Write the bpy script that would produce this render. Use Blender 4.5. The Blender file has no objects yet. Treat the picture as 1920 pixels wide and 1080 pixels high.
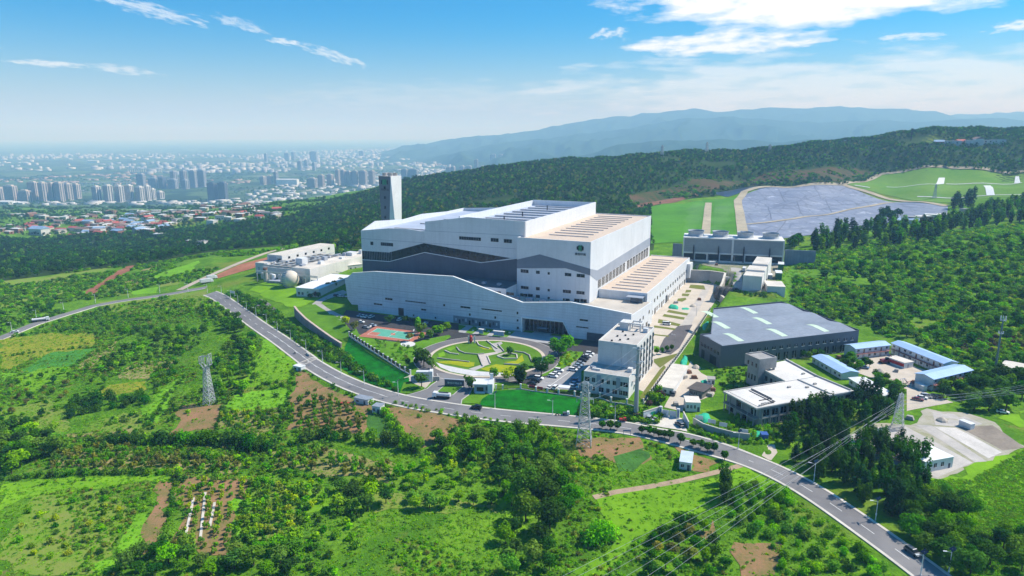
import bpy, bmesh, math, random
import numpy as np
from mathutils import Vector, Matrix, noise
from mathutils.geometry import delaunay_2d_cdt
random.seed(11); rng = np.random.default_rng(11)
sc = bpy.context.scene; COL = sc.collection
R = math.radians
# ---------------------------------------------------------------- camera
CAMZ = 112.0; PITCH = R(12.6); FPX = 1280.0
cam = bpy.data.cameras.new('camera'); cam.sensor_width = 36.0; cam.lens = FPX/1920*36
cam.clip_start = 1.0; cam.clip_end = 90000.0
cam_o = bpy.data.objects.new('camera', cam); COL.objects.link(cam_o)
cam_o.location = (0, 0, CAMZ); cam_o.rotation_euler = (math.pi/2-PITCH, 0, 0); sc.camera = cam_o
# ---------------------------------------------------------------- light
SUN_EL, SUN_AZ = R(48), R(74)      # azimuth clockwise from +Y
sun = bpy.data.lights.new('sun', 'SUN'); sun.energy = 5.0; sun.angle = R(.5); sun.color = (1, .95, .86)
sun_o = bpy.data.objects.new('sun', sun); COL.objects.link(sun_o)
sdir = Vector((math.sin(SUN_AZ)*math.cos(SUN_EL), math.cos(SUN_AZ)*math.cos(SUN_EL), math.sin(SUN_EL)))
sun_o.rotation_euler = sdir.to_track_quat('Z', 'Y').to_euler()
W = bpy.data.worlds.new('World'); sc.world = W; W.use_nodes = True
sc.view_settings.view_transform = 'Standard'; sc.view_settings.look = 'None'
sc.view_settings.exposure = 0.4; sc.view_settings.gamma = 1; sc.view_settings.use_curve_mapping = False
sc.render.engine = 'CYCLES'
sc.cycles.use_denoising = True
try: sc.cycles.denoiser = 'OPENIMAGEDENOISE'
except Exception: pass
sc.cycles.max_bounces = 6; sc.cycles.diffuse_bounces = 3; sc.cycles.glossy_bounces = 2
sc.cycles.transmission_bounces = 2; sc.cycles.volume_bounces = 1; sc.cycles.transparent_max_bounces = 4
sc.cycles.caustics_reflective = False; sc.cycles.caustics_refractive = False

class NT:
    """tiny node helper"""
    def __init__(s, tree): s.t = tree
    def n(s, typ, inp=None, **kw):
        nd = s.t.nodes.new(typ)
        for k, v in kw.items(): setattr(nd, k, v)
        for k, v in (inp or {}).items():
            if isinstance(v, bpy.types.NodeSocket): s.t.links.new(v, nd.inputs[k])
            else: nd.inputs[k].default_value = v
        return nd
    def math(s, op, a, b=0.0, c=0.0, clamp=False):
        nd = s.n('ShaderNodeMath', {0: a, 1: b, 2: c}, operation=op); nd.use_clamp = clamp; return nd.outputs[0]
    def mix(s, f, a, b, mode='MIX'):
        nd = s.n('ShaderNodeMix', data_type='RGBA', blend_type=mode)
        for i, v in ((0, f), (6, a), (7, b)):
            if isinstance(v, bpy.types.NodeSocket): s.t.links.new(v, nd.inputs[i])
            else: nd.inputs[i].default_value = (v if i == 0 or len(v) == 4 else (*v, 1))
        return nd.outputs[2]
    def ramp(s, f, lo, hi):
        return s.n('ShaderNodeMapRange', {0: f, 1: lo, 2: hi}).outputs[0]
    def noise(s, vec, scale, detail=3.0, rough=.55, out='Fac'):
        return s.n('ShaderNodeTexNoise', {'Vector': vec, 'Scale': scale, 'Detail': detail, 'Roughness': rough}).outputs[out]

def build_world():
    t = W.node_tree; t.nodes.clear(); N = NT(t)
    out = N.n('ShaderNodeOutputWorld'); bg = N.n('ShaderNodeBackground')
    sky = N.n('ShaderNodeTexSky', sky_type='NISHITA')
    sky.sun_disc = False; sky.sun_elevation = SUN_EL; sky.sun_rotation = SUN_AZ
    sky.altitude = 500; sky.air_density = 1.0; sky.dust_density = 1.6; sky.ozone_density = 4.0
    d = N.n('ShaderNodeTexCoord').outputs['Generated']
    sep = N.n('ShaderNodeSeparateXYZ', {0: d}); z = N.math('MAXIMUM', sep.outputs[2], .02)
    # project the view direction on a flat cloud deck
    px = N.math('DIVIDE', sep.outputs[0], N.math('ADD', z, .05)); py = N.math('DIVIDE', sep.outputs[1], N.math('ADD', z, .05))
    az = N.math('ARCTAN2', sep.outputs[0], sep.outputs[1])
    v = N.n('ShaderNodeCombineXYZ', {0: N.math('MULTIPLY', az, 6.0), 1: N.math('MULTIPLY', sep.outputs[2], 22.0), 2: 0.0}).outputs[0]
    wob = N.noise(v, 1.6, 5, .6, 'Color')
    def cloud(caz, cel, saz, sel, tilt, dens, scale, edge=.45):
        """one cloud bank centred at azimuth / elevation (degrees)"""
        a = N.math('SUBTRACT', az, R(caz)); e = N.math('SUBTRACT', N.math('ARCSINE', sep.outputs[2]), R(cel))
        e2 = N.math('SUBTRACT', e, N.math('MULTIPLY', a, tilt))
        q = N.math('ADD', N.math('POWER', N.math('ABSOLUTE', N.math('DIVIDE', a, R(saz))), 2.0),
                   N.math('POWER', N.math('ABSOLUTE', N.math('DIVIDE', e2, R(sel))), 2.0))
        w = N.n('ShaderNodeCombineXYZ', {0: N.math('MULTIPLY', a, 1.0), 1: N.math('MULTIPLY', e2, saz/sel*.55), 2: caz*.37}).outputs[0]
        n = N.noise(w, scale*4.0, 8, .6)
        m = N.math('SUBTRACT', N.math('SUBTRACT', N.math('MULTIPLY', n, 2.6), .42), N.math('MULTIPLY', q, .5))
        return N.math('MULTIPLY', N.ramp(m, edge-.05, edge+.5), dens)
    banks = [cloud(*c) for c in CLOUDS]
    tot = banks[0]
    for b in banks[1:]: tot = N.math('MAXIMUM', tot, b)
    tint = N.mix(N.n('ShaderNodeMapRange', {0: sep.outputs[2], 1: -.01, 2: .17}, interpolation_type='SMOOTHSTEP').outputs[0], SKY_LOW, SKY_TINT); col = N.mix(1.0, sky.outputs[0], tint, 'MULTIPLY')
    cl = N.mix(tot, col, CLOUD_COL)
    t.links.new(cl, bg.inputs[0]); bg.inputs[1].default_value = SKY_STR
    t.links.new(bg.outputs[0], out.inputs[0])
SKY_TINT = (.03, .72, 1.2); SKY_LOW = (1.12, 1.02, 1.0); CLOUD_COL = (8.6, 9.0, 9.4); SKY_STR = .1
# azimuth, elevation, half width, half height (deg), tilt, density, noise scale
CLOUDS = [(23, 10.0, 12.5, 1.9, .02, .97, 2.6, .22), (31, 10.5, 7, 1.3, 0, .9, 3, .24), (16.3, 7.0, 6.6, .85, .03, .9, 4, .32), (7.6, 7.8, 1.5, .4, .1, .6, 20, .43), (29, 6.7, 2.2, .3, .0, .55, 16, .43), (36, 7.0, 2.8, .45, .08, .75, 14, .42),
          (-27, 8.7, 4.6, .5, -.2, .5, 16, .48), (-20.6, 8.0, 2.0, .42, -.25, .42, 18, .48), (-13.9, 6.0, 2.5, .42, -.28, .5, 18, .48), (-17.4, 6.9, 1.5, .25, -.1, .6, 20, .44), (-33, 4.7, 2.2, .25, -.02, .6, 16, .43), (-28.6, 4.5, 2.4, .3, -.08, .45, 16, .43), (-36.5, 5.5, 1.2, .3, 0, .4, 16, .44),
          (27, 3.2, 24, 2.6, .0, .5, 3, .30), (-5, 3.0, 14, 1.2, 0, .15, 5, .4)]
build_world()

# ---------------------------------------------------------------- picture <-> place
cP, sP = math.cos(PITCH), math.sin(PITCH)
def ray(px, py):
    a = (px-960)/FPX; b = (py-540)/FPX
    return (a, cP-b*sP, -sP-b*cP)
def pz(px, py, z=0.0):
    r = ray(px, py); t = (z-CAMZ)/r[2]; return Vector((r[0]*t, r[1]*t, z))
def proj(x, y, z):
    z = z-CAMZ; dep = y*cP-z*sP; up = y*sP+z*cP
    return 960+FPX*x/dep, 540-FPX*up/dep
YAW = R(24.75); E1 = (math.cos(YAW), -math.sin(YAW)); E2 = (math.sin(YAW), math.cos(YAW))
def on_t(px, py, t):            # vertical plane parallel to the plant's front
    r = ray(px, py); k = t/(r[0]*E2[0]+r[1]*E2[1])
    return (k*(r[0]*E1[0]+r[1]*E1[1]), CAMZ+k*r[2])
def on_s(px, py, s):            # vertical plane parallel to the plant's right side
    r = ray(px, py); k = s/(r[0]*E1[0]+r[1]*E1[1])
    return (k*(r[0]*E2[0]+r[1]*E2[1]), CAMZ+k*r[2])
def stw(s, t, z=0.0): return Vector((s*E1[0]+t*E2[0], s*E1[1]+t*E2[1], z))

# ---------------------------------------------------------------- terrain heights
CP = [(-300,1080,-14),(0,1080,-12),(480,1080,-10),(960,1080,-9),(1440,1080,-7),(1920,1080,-5),(2300,1080,-4),(-300,1600,-15),(0,1600,-14),(960,1600,-12),(1920,1600,-7),
 (-300,900,-15),(0,900,-13),(480,900,-9),(960,900,-6),(1920,900,-3),(0,760,-15),(250,760,-11),(480,760,-7),(700,780,-3.5),(960,830,-3.5),
 (-300,634,-18),(0,634,-14),(180,574,-13),(330,548,-9),(395,549,-6),(504,620,-5),(571,665,-4.5),(700,735,-2.5),(830,765,-1.2),(1000,785,-1.2),(1200,808,-1.8),(1400,865,-2.8),(1560,940,-3.5),(1750,1080,-5),
 (-300,520,-22),(0,520,-18),(200,505,-14),(420,475,-5),(-300,495,-40),(0,495,-37),(200,480,-40),(380,455,-38),(500,440,-24),(560,450,-15),(640,450,0),
 (-300,450,-61),(0,450,-61),(240,440,-61),(-300,410,-80),(0,410,-80),(300,405,-75),(420,412,-42),(-300,390,-126),(0,390,-126),(300,392,-126),(480,385,-120),
 (500,520,1),(570,530,1),(480,490,0),(540,475,2),(600,465,3),
 (640,375,-25),(730,355,0),(830,335,27),(1000,310,51),(1240,292,70),(1500,277,87),(1700,262,104),(1920,250,116),(2200,245,120),
 (700,420,4),(1000,380,20),(1250,370,20),(1280,335,41),(1100,340,38),(850,380,12),
 (1300,440,12),(1300,400,16),(1320,375,20),(1390,440,12),(1480,445,12.5),(1400,360,25),(1580,345,34),(1750,390,19),(1640,330,42),(1900,325,49),(1900,365,32),(2200,330,55),
 (1530,460,15),(1900,470,19),(1700,520,9),(1900,620,5),(1600,560,6),(1750,620,2),(2200,600,8),(2200,450,24),
 (1370,700,-1),(1700,700,-1),(1600,650,-1),(1800,760,-1.5),(1700,840,-2),(1900,800,-1.5),(1920,700,0),(2200,760,-1),
 (1290,488,10),(1470,497,10),(1370,510,9.5),(1430,550,8),(1480,570,5)]
WP = []
for px in (-500, 0, 300, 600): 
    for d in (3300, 4600, 7000, 14000, 40000): WP.append(((px-960)/FPX*d, d, -205))
for u in (-.08, .1, .3, .5, .8):
    for d, z in ((2300, -40), (3200, -170), (5000, -205), (14000, -205), (40000, -205)): WP.append((u*d, d, z))
def build_tps():
    P = [pz(*c) for c in CP]+[Vector(w) for w in WP]
    A = np.array([(p.x/p.y*1.6, math.log(p.y)) for p in P]); z = np.array([p.z for p in P])
    n = len(A); d2 = ((A[:, None]-A[None])**2).sum(-1)
    K = .5*d2*np.log(d2+1e-12)+np.eye(n)*2e-3
    Q = np.c_[np.ones(n), A]; M = np.block([[K, Q], [Q.T, np.zeros((3, 3))]])
    return A, np.linalg.solve(M, np.r_[z, 0, 0, 0])
TA, TW = build_tps()
# the levelled plant platform: polygon at z = 0
PLAT = [tuple(pz(x, y, 0))[:2] for x, y in [(640,598),(655,626),(770,704),(812,722),(925,720),(1090,752),(1205,771),(1250,722),(1340,582),(1356,562),(1363,546),(1364,534.5),(1330,529.5),(1296,526.5)]]+[tuple(stw(-94, 560))[:2], tuple(stw(-300, 560))[:2], tuple(stw(-320, 470))[:2], tuple(stw(-312, 372))[:2]]
YARD = [tuple(pz(x, y, -1))[:2] for x, y in [(1290,690),(1240,775),(1290,815),(1425,830),(1640,760),(1740,770),(1850,710),(1650,628),(1480,640),(1345,640)]]
UPPER = [tuple(pz(x, y, 9.5))[:2] for x, y in [(1272,486),(1272,504),(1330,506),(1372,514),(1408,540),(1452,552),(1478,497),(1470,484)]]
def poly_sd(X, Y, poly):
    """signed distance (inside positive) to a polygon"""
    d = np.full(X.shape, 1e18); ins = np.zeros(X.shape, bool); n = len(poly)
    for i in range(n):
        ax, ay = poly[i]; bx, by = poly[(i+1) % n]
        ex, ey = bx-ax, by-ay; L = ex*ex+ey*ey+1e-9
        t = np.clip(((X-ax)*ex+(Y-ay)*ey)/L, 0, 1)
        d = np.minimum(d, (X-ax-t*ex)**2+(Y-ay-t*ey)**2)
        c = ((ay > Y) != (by > Y)) & (X < (bx-ax)*(Y-ay)/((by-ay) if by != ay else 1e-9)+ax)
        ins ^= c
    d = np.sqrt(d); return np.where(ins, d, -d)
def terr_np(X, Y):
    X = np.asarray(X, float); Y = np.asarray(Y, float); sh = X.shape; X = X.ravel(); Y = np.maximum(Y.ravel(), 40.0)
    Z = np.empty(X.shape); a = X/Y*1.6; b = np.log(Y)
    for i in range(0, len(X), 20000):
        s = slice(i, i+20000)
        d2 = (a[s, None]-TA[None, :, 0])**2+(b[s, None]-TA[None, :, 1])**2
        Z[s] = (.5*d2*np.log(d2+1e-12))@TW[:-3]+TW[-3]+TW[-2]*a[s]+TW[-1]*b[s]
    near = Y < 900
    if near.any():
        xn, yn = X[near], Y[near]; zn = Z[near]
        for poly, zz, fall in ((YARD, -1.0, 10.0), (UPPER, 9.5, 5.0), (PLAT, 0.0, 5.0)):
            w = np.clip(1+poly_sd(xn, yn, poly)/fall, 0, 1); w = w*w*(3-2*w); zn = zn*(1-w)+zz*w
        Z[near] = zn
    far = Y > 650                               # gentle natural unevenness away from the built ground
    if far.any():
        k = np.clip((Y[far]-650)/500, 0, 1)*np.clip((3200-Y[far])/800, 0, 1)
        Z[far] += k*(5*np.sin(X[far]*.021+Y[far]*.008)*np.sin(Y[far]*.017)+3*np.sin(X[far]*.05+1)*np.sin(Y[far]*.043-X[far]*.02))
    return Z.reshape(sh)
def terr(x, y): return float(terr_np(np.array([x]), np.array([y]))[0])
def G(px, py, top=None):
    """the ground point seen at a pixel"""
    r = np.array(ray(px, py)); ts = np.geomspace(70, 30000, 900)
    z = terr_np(r[0]*ts, r[1]*ts); below = CAMZ+r[2]*ts < z
    if not below.any(): return Vector((r[0]*9000, r[1]*9000, 0))
    i = int(np.argmax(below)); lo, hi = ts[max(i-1, 0)], ts[i]
    ts = np.linspace(lo, hi, 24); z = terr_np(r[0]*ts, r[1]*ts); j = int(np.argmax(CAMZ+r[2]*ts <= z))
    t = ts[j]; return Vector((r[0]*t, r[1]*t, float(z[j])))
# ---------------------------------------------------------------- materials
MATS = {}
def mat(name, col, rough=.75, var=.12, scale=.35, metal=0.0, spec=.3, col2=None, streak=None, bump=0.0, obj_rand=0.0, trans=0.0, grime=0.0):
    """painted / mineral surface: two tones mixed by world-space noise, optional fine relief"""
    if name in MATS: return MATS[name]
    m = bpy.data.materials.new(name); m.use_nodes = True; t = m.node_tree; t.nodes.clear(); N = NT(t)
    out = N.n('ShaderNodeOutputMaterial'); b = N.n('ShaderNodeBsdfPrincipled', {'Roughness': rough, 'Metallic': metal, 'Specular IOR Level': spec})
    pos = N.n('ShaderNodeNewGeometry').outputs['Position']
    n1 = N.noise(pos, scale, 4, .6); n2 = N.noise(pos, scale*7, 3, .6)
    c2 = col2 or tuple(c*(1-var*2.2) for c in col); c1 = col if col2 else tuple(min(1, c*(1+var)) for c in col)
    f = N.ramp(N.math('ADD', N.math('MULTIPLY', n1, .7), N.math('MULTIPLY', n2, .3)), .36, .64)
    c = N.mix(f, c1, c2)
    if streak:                                     # ribs / boards along a direction
        sep = N.n('ShaderNodeSeparateXYZ', {0: pos})
        w = N.math('FRACT', N.math('MULTIPLY', N.math('ADD', N.math('MULTIPLY', sep.outputs[0], streak[0]), N.math('ADD', N.math('MULTIPLY', sep.outputs[1], streak[1]), N.math('MULTIPLY', sep.outputs[2], streak[2]))), 1.0))
        c = N.mix(N.math('MULTIPLY', N.math('GREATER_THAN', w, .86), .35), c, tuple(x*.55 for x in col))
    if grime:                                      # faint rain streaks and sheet seams
        gv = N.n('ShaderNodeVectorMath', {0: pos, 1: (.55, .55, .035)}, operation='MULTIPLY').outputs[0]
        c = N.mix(N.math('MULTIPLY', N.ramp(N.noise(gv, 1.0, 4, .65), .45, .75), grime), c, tuple(x*.62 for x in col))
        sx = N.n('ShaderNodeSeparateXYZ', {0: pos}); seam = lambda k, w: N.math('LESS_THAN', N.math('FRACT', k), w)
        c = N.mix(N.math('MULTIPLY', N.math('MAXIMUM', seam(N.math('MULTIPLY', sx.outputs[2], .42), .035), seam(N.math('ADD', N.math('MULTIPLY', sx.outputs[0], .12), N.math('MULTIPLY', sx.outputs[1], -.12)), .025)), grime*.9), c, tuple(x*.6 for x in col))
    if obj_rand:
        rnd = N.n('ShaderNodeObjectInfo').outputs['Random']
        h = N.n('ShaderNodeHueSaturation', {'Hue': N.math('ADD', .5-obj_rand*.12, N.math('MULTIPLY', rnd, obj_rand*.24)), 'Value': N.math('ADD', 1-obj_rand, N.math('MULTIPLY', N.math('FRACT', N.math('MULTIPLY', rnd, 7.31)), obj_rand*2)), 'Color': c})
        c = h.outputs[0]
    t.links.new(c, b.inputs['Base Color'])
    if rough >= .95: b.inputs['Specular IOR Level'].default_value = .03
    if bump:
        bp = N.n('ShaderNodeBump', {'Height': n2, 'Strength': bump, 'Distance': .3}); t.links.new(bp.outputs[0], b.inputs['Normal'])
    sh = b.outputs[0]
    if trans:
        tr = N.n('ShaderNodeBsdfTranslucent', {0: c}); mx = N.n('ShaderNodeMixShader', {0: trans}); t.links.new(sh, mx.inputs[1]); t.links.new(tr.outputs[0], mx.inputs[2]); sh = mx.outputs[0]
    t.links.new(sh, out.inputs[0]); MATS[name] = m; return m
def terrain_mat():
    m = bpy.data.materials.new('meadow_ground'); m.use_nodes = True; t = m.node_tree; t.nodes.clear(); N = NT(t)
    out = N.n('ShaderNodeOutputMaterial'); b = N.n('ShaderNodeBsdfPrincipled', {'Roughness': .95, 'Specular IOR Level': .02})
    pos = N.n('ShaderNodeNewGeometry').outputs['Position']
    big = N.noise(pos, .012, 5, .6); mid = N.noise(pos, .07, 5, .65); fine = N.noise(pos, .6, 4, .7)
    g = N.mix(N.ramp(mid, .38, .62), (.075, .19, .012), (.15, .30, .018))
    g = N.mix(N.ramp(fine, .45, .75), g, (.05, .125, .012))
    g = N.mix(N.ramp(big, .55, .68), g, (.19, .22, .04))
    g = N.mix(N.math('MULTIPLY', N.ramp(N.noise(pos, .045, 4, .7), .62, .72), .6), g, (.28, .17, .075))
    # valley plain: patchwork of fields, woods and built-up ground
    sep = N.n('ShaderNodeSeparateXYZ', {0: pos}); far = N.ramp(sep.outputs[2], -95, -150)
    vor = N.n('ShaderNodeTexVoronoi', {'Vector': pos, 'Scale': .0052}, distance='CHEBYCHEV')
    vc = N.n('ShaderNodeSeparateColor', {0: vor.outputs['Color']})
    p = N.mix(vc.outputs[0], (.03, .065, .02), (.10, .16, .05)); p = N.mix(N.ramp(vc.outputs[1], .62, .8), p, (.015, .04, .014))
    p = N.mix(N.math('MULTIPLY', N.ramp(N.noise(pos, .0016, 4, .7), .5, .62), N.ramp(N.noise(pos, .02, 3, .7), .5, .6)), p, (.42, .4, .38))
    p = N.mix(N.ramp(fine, .4, .9), p, (.03, .05, .03))
    g = N.mix(far, g, p)
    t.links.new(g, b.inputs['Base Color'])
    bp = N.n('ShaderNodeBump', {'Height': N.math('ADD', fine, N.math('MULTIPLY', mid, 2.0)), 'Strength': .7, 'Distance': .8}); t.links.new(bp.outputs[0], b.inputs['Normal'])
    t.links.new(b.outputs[0], out.inputs[0]); return m

# ---------------------------------------------------------------- object helpers
class MB:
    """collects polygons; build() links them as ONE mesh object"""
    def __init__(s): s.v = []; s.f = []; s.mi = []; s.sm = []; s.cur = 0; s.smooth = False
    def face(s, pts):
        i = len(s.v); s.v += [tuple(p) for p in pts]; s.f.append(tuple(range(i, i+len(pts)))); s.mi.append(s.cur); s.sm.append(s.smooth); return s
    def box(s, x0, x1, y0, y1, z0, z1, taper=0.0):
        a = taper; b = [(x0, y0, z0), (x1, y0, z0), (x1, y1, z0), (x0, y1, z0), (x0+a, y0+a, z1), (x1-a, y0+a, z1), (x1-a, y1-a, z1), (x0+a, y1-a, z1)]
        return s.mesh(b, [(3, 2, 1, 0), (4, 5, 6, 7), (0, 1, 5, 4), (1, 2, 6, 5), (2, 3, 7, 6), (3, 0, 4, 7)])
    def mesh(s, v, f):
        i = len(s.v); s.v += [tuple(p) for p in v]
        for q in f: s.f.append(tuple(i+k for k in q)); s.mi.append(s.cur); s.sm.append(s.smooth)
        return s
    def prism(s, poly, z0, z1, cap=True):
        """z0 / z1: numbers or one height per corner"""
        n = len(poly); za = z0 if hasattr(z0, '__len__') else [z0]*n; zb = z1 if hasattr(z1, '__len__') else [z1]*n
        ar = sum(poly[i][0]*poly[(i+1) % n][1]-poly[(i+1) % n][0]*poly[i][1] for i in range(n))
        idx = list(range(n)) if ar > 0 else list(range(n))[::-1]
        v = [(poly[i][0], poly[i][1], za[i]) for i in idx]+[(poly[i][0], poly[i][1], zb[i]) for i in idx]
        f = [(i, (i+1) % n, n+(i+1) % n, n+i) for i in range(n)]
        if cap: f += [tuple(range(n, 2*n)), tuple(range(n-1, -1, -1))]
        return s.mesh(v, f)
    def wall(s, prof, y0, y1):
        """outline in x-z extruded from y0 to y1 (upright slab with a shaped outline)"""
        n = len(prof); v = [(x, y0, z) for x, z in prof]+[(x, y1, z) for x, z in prof]
        ar = sum(prof[i][0]*prof[(i+1) % n][1]-prof[(i+1) % n][0]*prof[i][1] for i in range(n))
        f = [(i, (i+1) % n, n+(i+1) % n, n+i) for i in range(n)]+[tuple(range(n-1, -1, -1)), tuple(range(n, 2*n))]
        if ar > 0: f = [q[::-1] for q in f]
        return s.mesh(v, f)
    def wallx(s, prof, x0, x1):
        """outline in y-z extruded along x"""
        n = len(prof); v = [(x0, y, z) for y, z in prof]+[(x1, y, z) for y, z in prof]
        ar = sum(prof[i][0]*prof[(i+1) % n][1]-prof[(i+1) % n][0]*prof[i][1] for i in range(n))
        f = [(i, (i+1) % n, n+(i+1) % n, n+i) for i in range(n)]+[tuple(range(n-1, -1, -1)), tuple(range(n, 2*n))]
        if ar < 0: f = [q[::-1] for q in f]
        return s.mesh(v, f)
    def tube(s, p, q, r0, r1=None, n=6, cap=True):
        r1 = r0 if r1 is None else r1; p = Vector(p); q = Vector(q); d = (q-p)
        if d.length < 1e-6: return s
        d.normalize(); a = d.orthogonal().normalized(); b = d.cross(a)
        v = [p+(a*math.cos(k*2*math.pi/n)+b*math.sin(k*2*math.pi/n))*r0 for k in range(n)]+[q+(a*math.cos(k*2*math.pi/n)+b*math.sin(k*2*math.pi/n))*r1 for k in range(n)]
        f = [(k, (k+1) % n, n+(k+1) % n, n+k) for k in range(n)]
        if cap: f += [tuple(range(n-1, -1, -1)), tuple(range(n, 2*n))]
        return s.mesh(v, f)
    def lathe(s, prof, n=16, cx=0, cy=0):
        v = [(cx+r*math.cos(k*2*math.pi/n), cy+r*math.sin(k*2*math.pi/n), z) for r, z in prof for k in range(n)]
        f = [(j*n+k, j*n+(k+1) % n, (j+1)*n+(k+1) % n, (j+1)*n+k) for j in range(len(prof)-1) for k in range(n)]
        if prof[-1][0] > 1e-3: f.append(tuple((len(prof)-1)*n+k for k in range(n)))
        return s.mesh(v, f)
    def xf(s, M):
        M = M if isinstance(M, Matrix) else Matrix(M); s.v = [tuple(M @ Vector(p)) for p in s.v]; return s
    def me(s, name, mats):
        me = bpy.data.meshes.new(name); me.from_pydata(s.v, [], s.f)
        for m in (mats if isinstance(mats, (list, tuple)) else [mats]): me.materials.append(m)
        if any(s.mi): me.polygons.foreach_set('material_index', s.mi)
        if any(s.sm): me.polygons.foreach_set('use_smooth', s.sm)
        me.update(); return me
    def build(s, name, mats, parent=None, loc=None, rz=None, **kw):
        return link(name, s.me(name, mats), parent, loc, rz, **kw)
def link(name, data, parent=None, loc=None, rz=None, label=None, cat=None, group=None, kind=None):
    o = bpy.data.objects.new(name, data); COL.objects.link(o)
    if parent: o.parent = parent
    if loc is not None: o.location = loc
    if rz is not None: o.rotation_euler = (0, 0, rz)
    return tag(o, label, cat, group, kind)
def tag(o, label=None, cat=None, group=None, kind=None):
    for k, v in (('label', label), ('category', cat), ('group', group), ('kind', kind)):
        if v: o[k] = v
    return o
def thing(name, label, cat, loc=(0, 0, 0), rz=0.0, group=None): return link(name, None, None, loc, rz, label, cat, group)
KIDS = {}
def dup(root, loc, rz=0.0, label=None, group=None, scale=None, tilt=None):
    """copy a thing with its parts and sub-parts (shared meshes)"""
    r = root.copy(); COL.objects.link(r); r.location = loc; r.rotation_euler = (tilt[0], tilt[1], rz) if tilt else (0, 0, rz)
    if scale is not None: r.scale = (scale,)*3 if not hasattr(scale, '__len__') else scale
    if label: r['label'] = label
    if group: r['group'] = group
    if root.name not in KIDS: KIDS[root.name] = [(c, list(c.children)) for c in root.children]
    for c, gs in KIDS[root.name]:
        d = c.copy(); COL.objects.link(d); d.parent = r
        for g in gs: e = g.copy(); COL.objects.link(e); e.parent = d
    return r
def first_or_dup(cache, key, maker, loc, rz, label, group=None, scale=None):
    if key not in cache:
        cache[key] = o = maker(); o.location = loc; o.rotation_euler = (0, 0, rz); o['label'] = label
        if scale is not None: o.scale = (scale,)*3 if not hasattr(scale, '__len__') else scale
        if group: o['group'] = group
        return o
    return dup(cache[key], loc, rz, label, group, scale)
def resample(pts, step):
    """2-D polyline -> points about step apart"""
    out = [pts[0]]
    for a, b in zip(pts, pts[1:]):
        n = max(1, int(math.hypot(b[0]-a[0], b[1]-a[1])/step))
        out += [(a[0]+(b[0]-a[0])*i/n, a[1]+(b[1]-a[1])*i/n) for i in range(1, n+1)]
    return out
def sheet(name, poly, m, off=.05, step=4.0, kind='structure', zfix=None, **kw):
    """a polygon (world x, y) draped on the terrain as a fine sheet"""
    ring = resample(list(poly)+[poly[0]], step)[:-1]
    A = np.array(ring); lo, hi = A.min(0), A.max(0)
    gx, gy = np.meshgrid(np.arange(lo[0], hi[0], step), np.arange(lo[1], hi[1], step)); gx = gx.ravel(); gy = gy.ravel()
    k = poly_sd(gx, gy, ring) > step*.35
    V = [Vector(p) for p in ring]+[Vector((x, y)) for x, y in zip(gx[k], gy[k])]
    n = len(ring); v, e, f, *_ = delaunay_2d_cdt(V, [(i, (i+1) % n) for i in range(n)], [], 1, 1e-4)
    z = terr_np(np.array([p.x for p in v]), np.array([p.y for p in v])) if zfix is None else np.full(len(v), zfix)
    b = MB(); b.v = [(p.x, p.y, zz+off) for p, zz in zip(v, z)]
    b.f = [tuple(q) if (v[q[1]]-v[q[0]]).cross(v[q[2]]-v[q[0]]) > 0 else tuple(q)[::-1] for q in f]; b.mi = [0]*len(b.f); b.sm = [True]*len(b.f)
    return b.build(name, m, kind=kind, **kw)
def gp(*pts):
    """pixel polygon -> world x, y on the ground"""
    return [tuple(G(x, y))[:2] for x, y in pts]
def ribbon(name, line, w, m, off=.06, step=3.0, h=0.0, side=0.0, **kw):
    """strip of width w along a world polyline, draped; h > 0 gives it height (kerb, wall)"""
    P = resample(line, step); b = MB(); L = []
    for i, p in enumerate(P):
        a = P[max(i-1, 0)]; c = P[min(i+1, len(P)-1)]; d = Vector((c[0]-a[0], c[1]-a[1])).normalized(); nx, ny = -d.y, d.x
        L.append(((p[0]+nx*(side+w/2), p[1]+ny*(side+w/2)), (p[0]+nx*(side-w/2), p[1]+ny*(side-w/2))))
    A = np.array([q for pr in L for q in pr]); z = terr_np(A[:, 0], A[:, 1])+off
    for i in range(len(L)):
        b.v += [(*L[i][0], z[2*i]+h), (*L[i][1], z[2*i+1]+h)]
    for i in range(len(L)-1):
        b.f.append((2*i, 2*i+1, 2*i+3, 2*i+2))
    if h:
        k = len(b.v); b.v += [(x, y, zz-h-.3) for x, y, zz in b.v[:k]]
        for i in range(len(L)-1):
            b.f += [(2*i, 2*i+2, k+2*i+2, k+2*i), (2*i+1, k+2*i+1, k+2*i+3, 2*i+3)]
        b.f += [(0, k, k+1, 1), (k-2, k-1, 2*k-1, 2*k-2)]
    b.mi = [0]*len(b.f); b.sm = [False]*len(b.f)
    return b.build(name, m, **kw)
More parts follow.
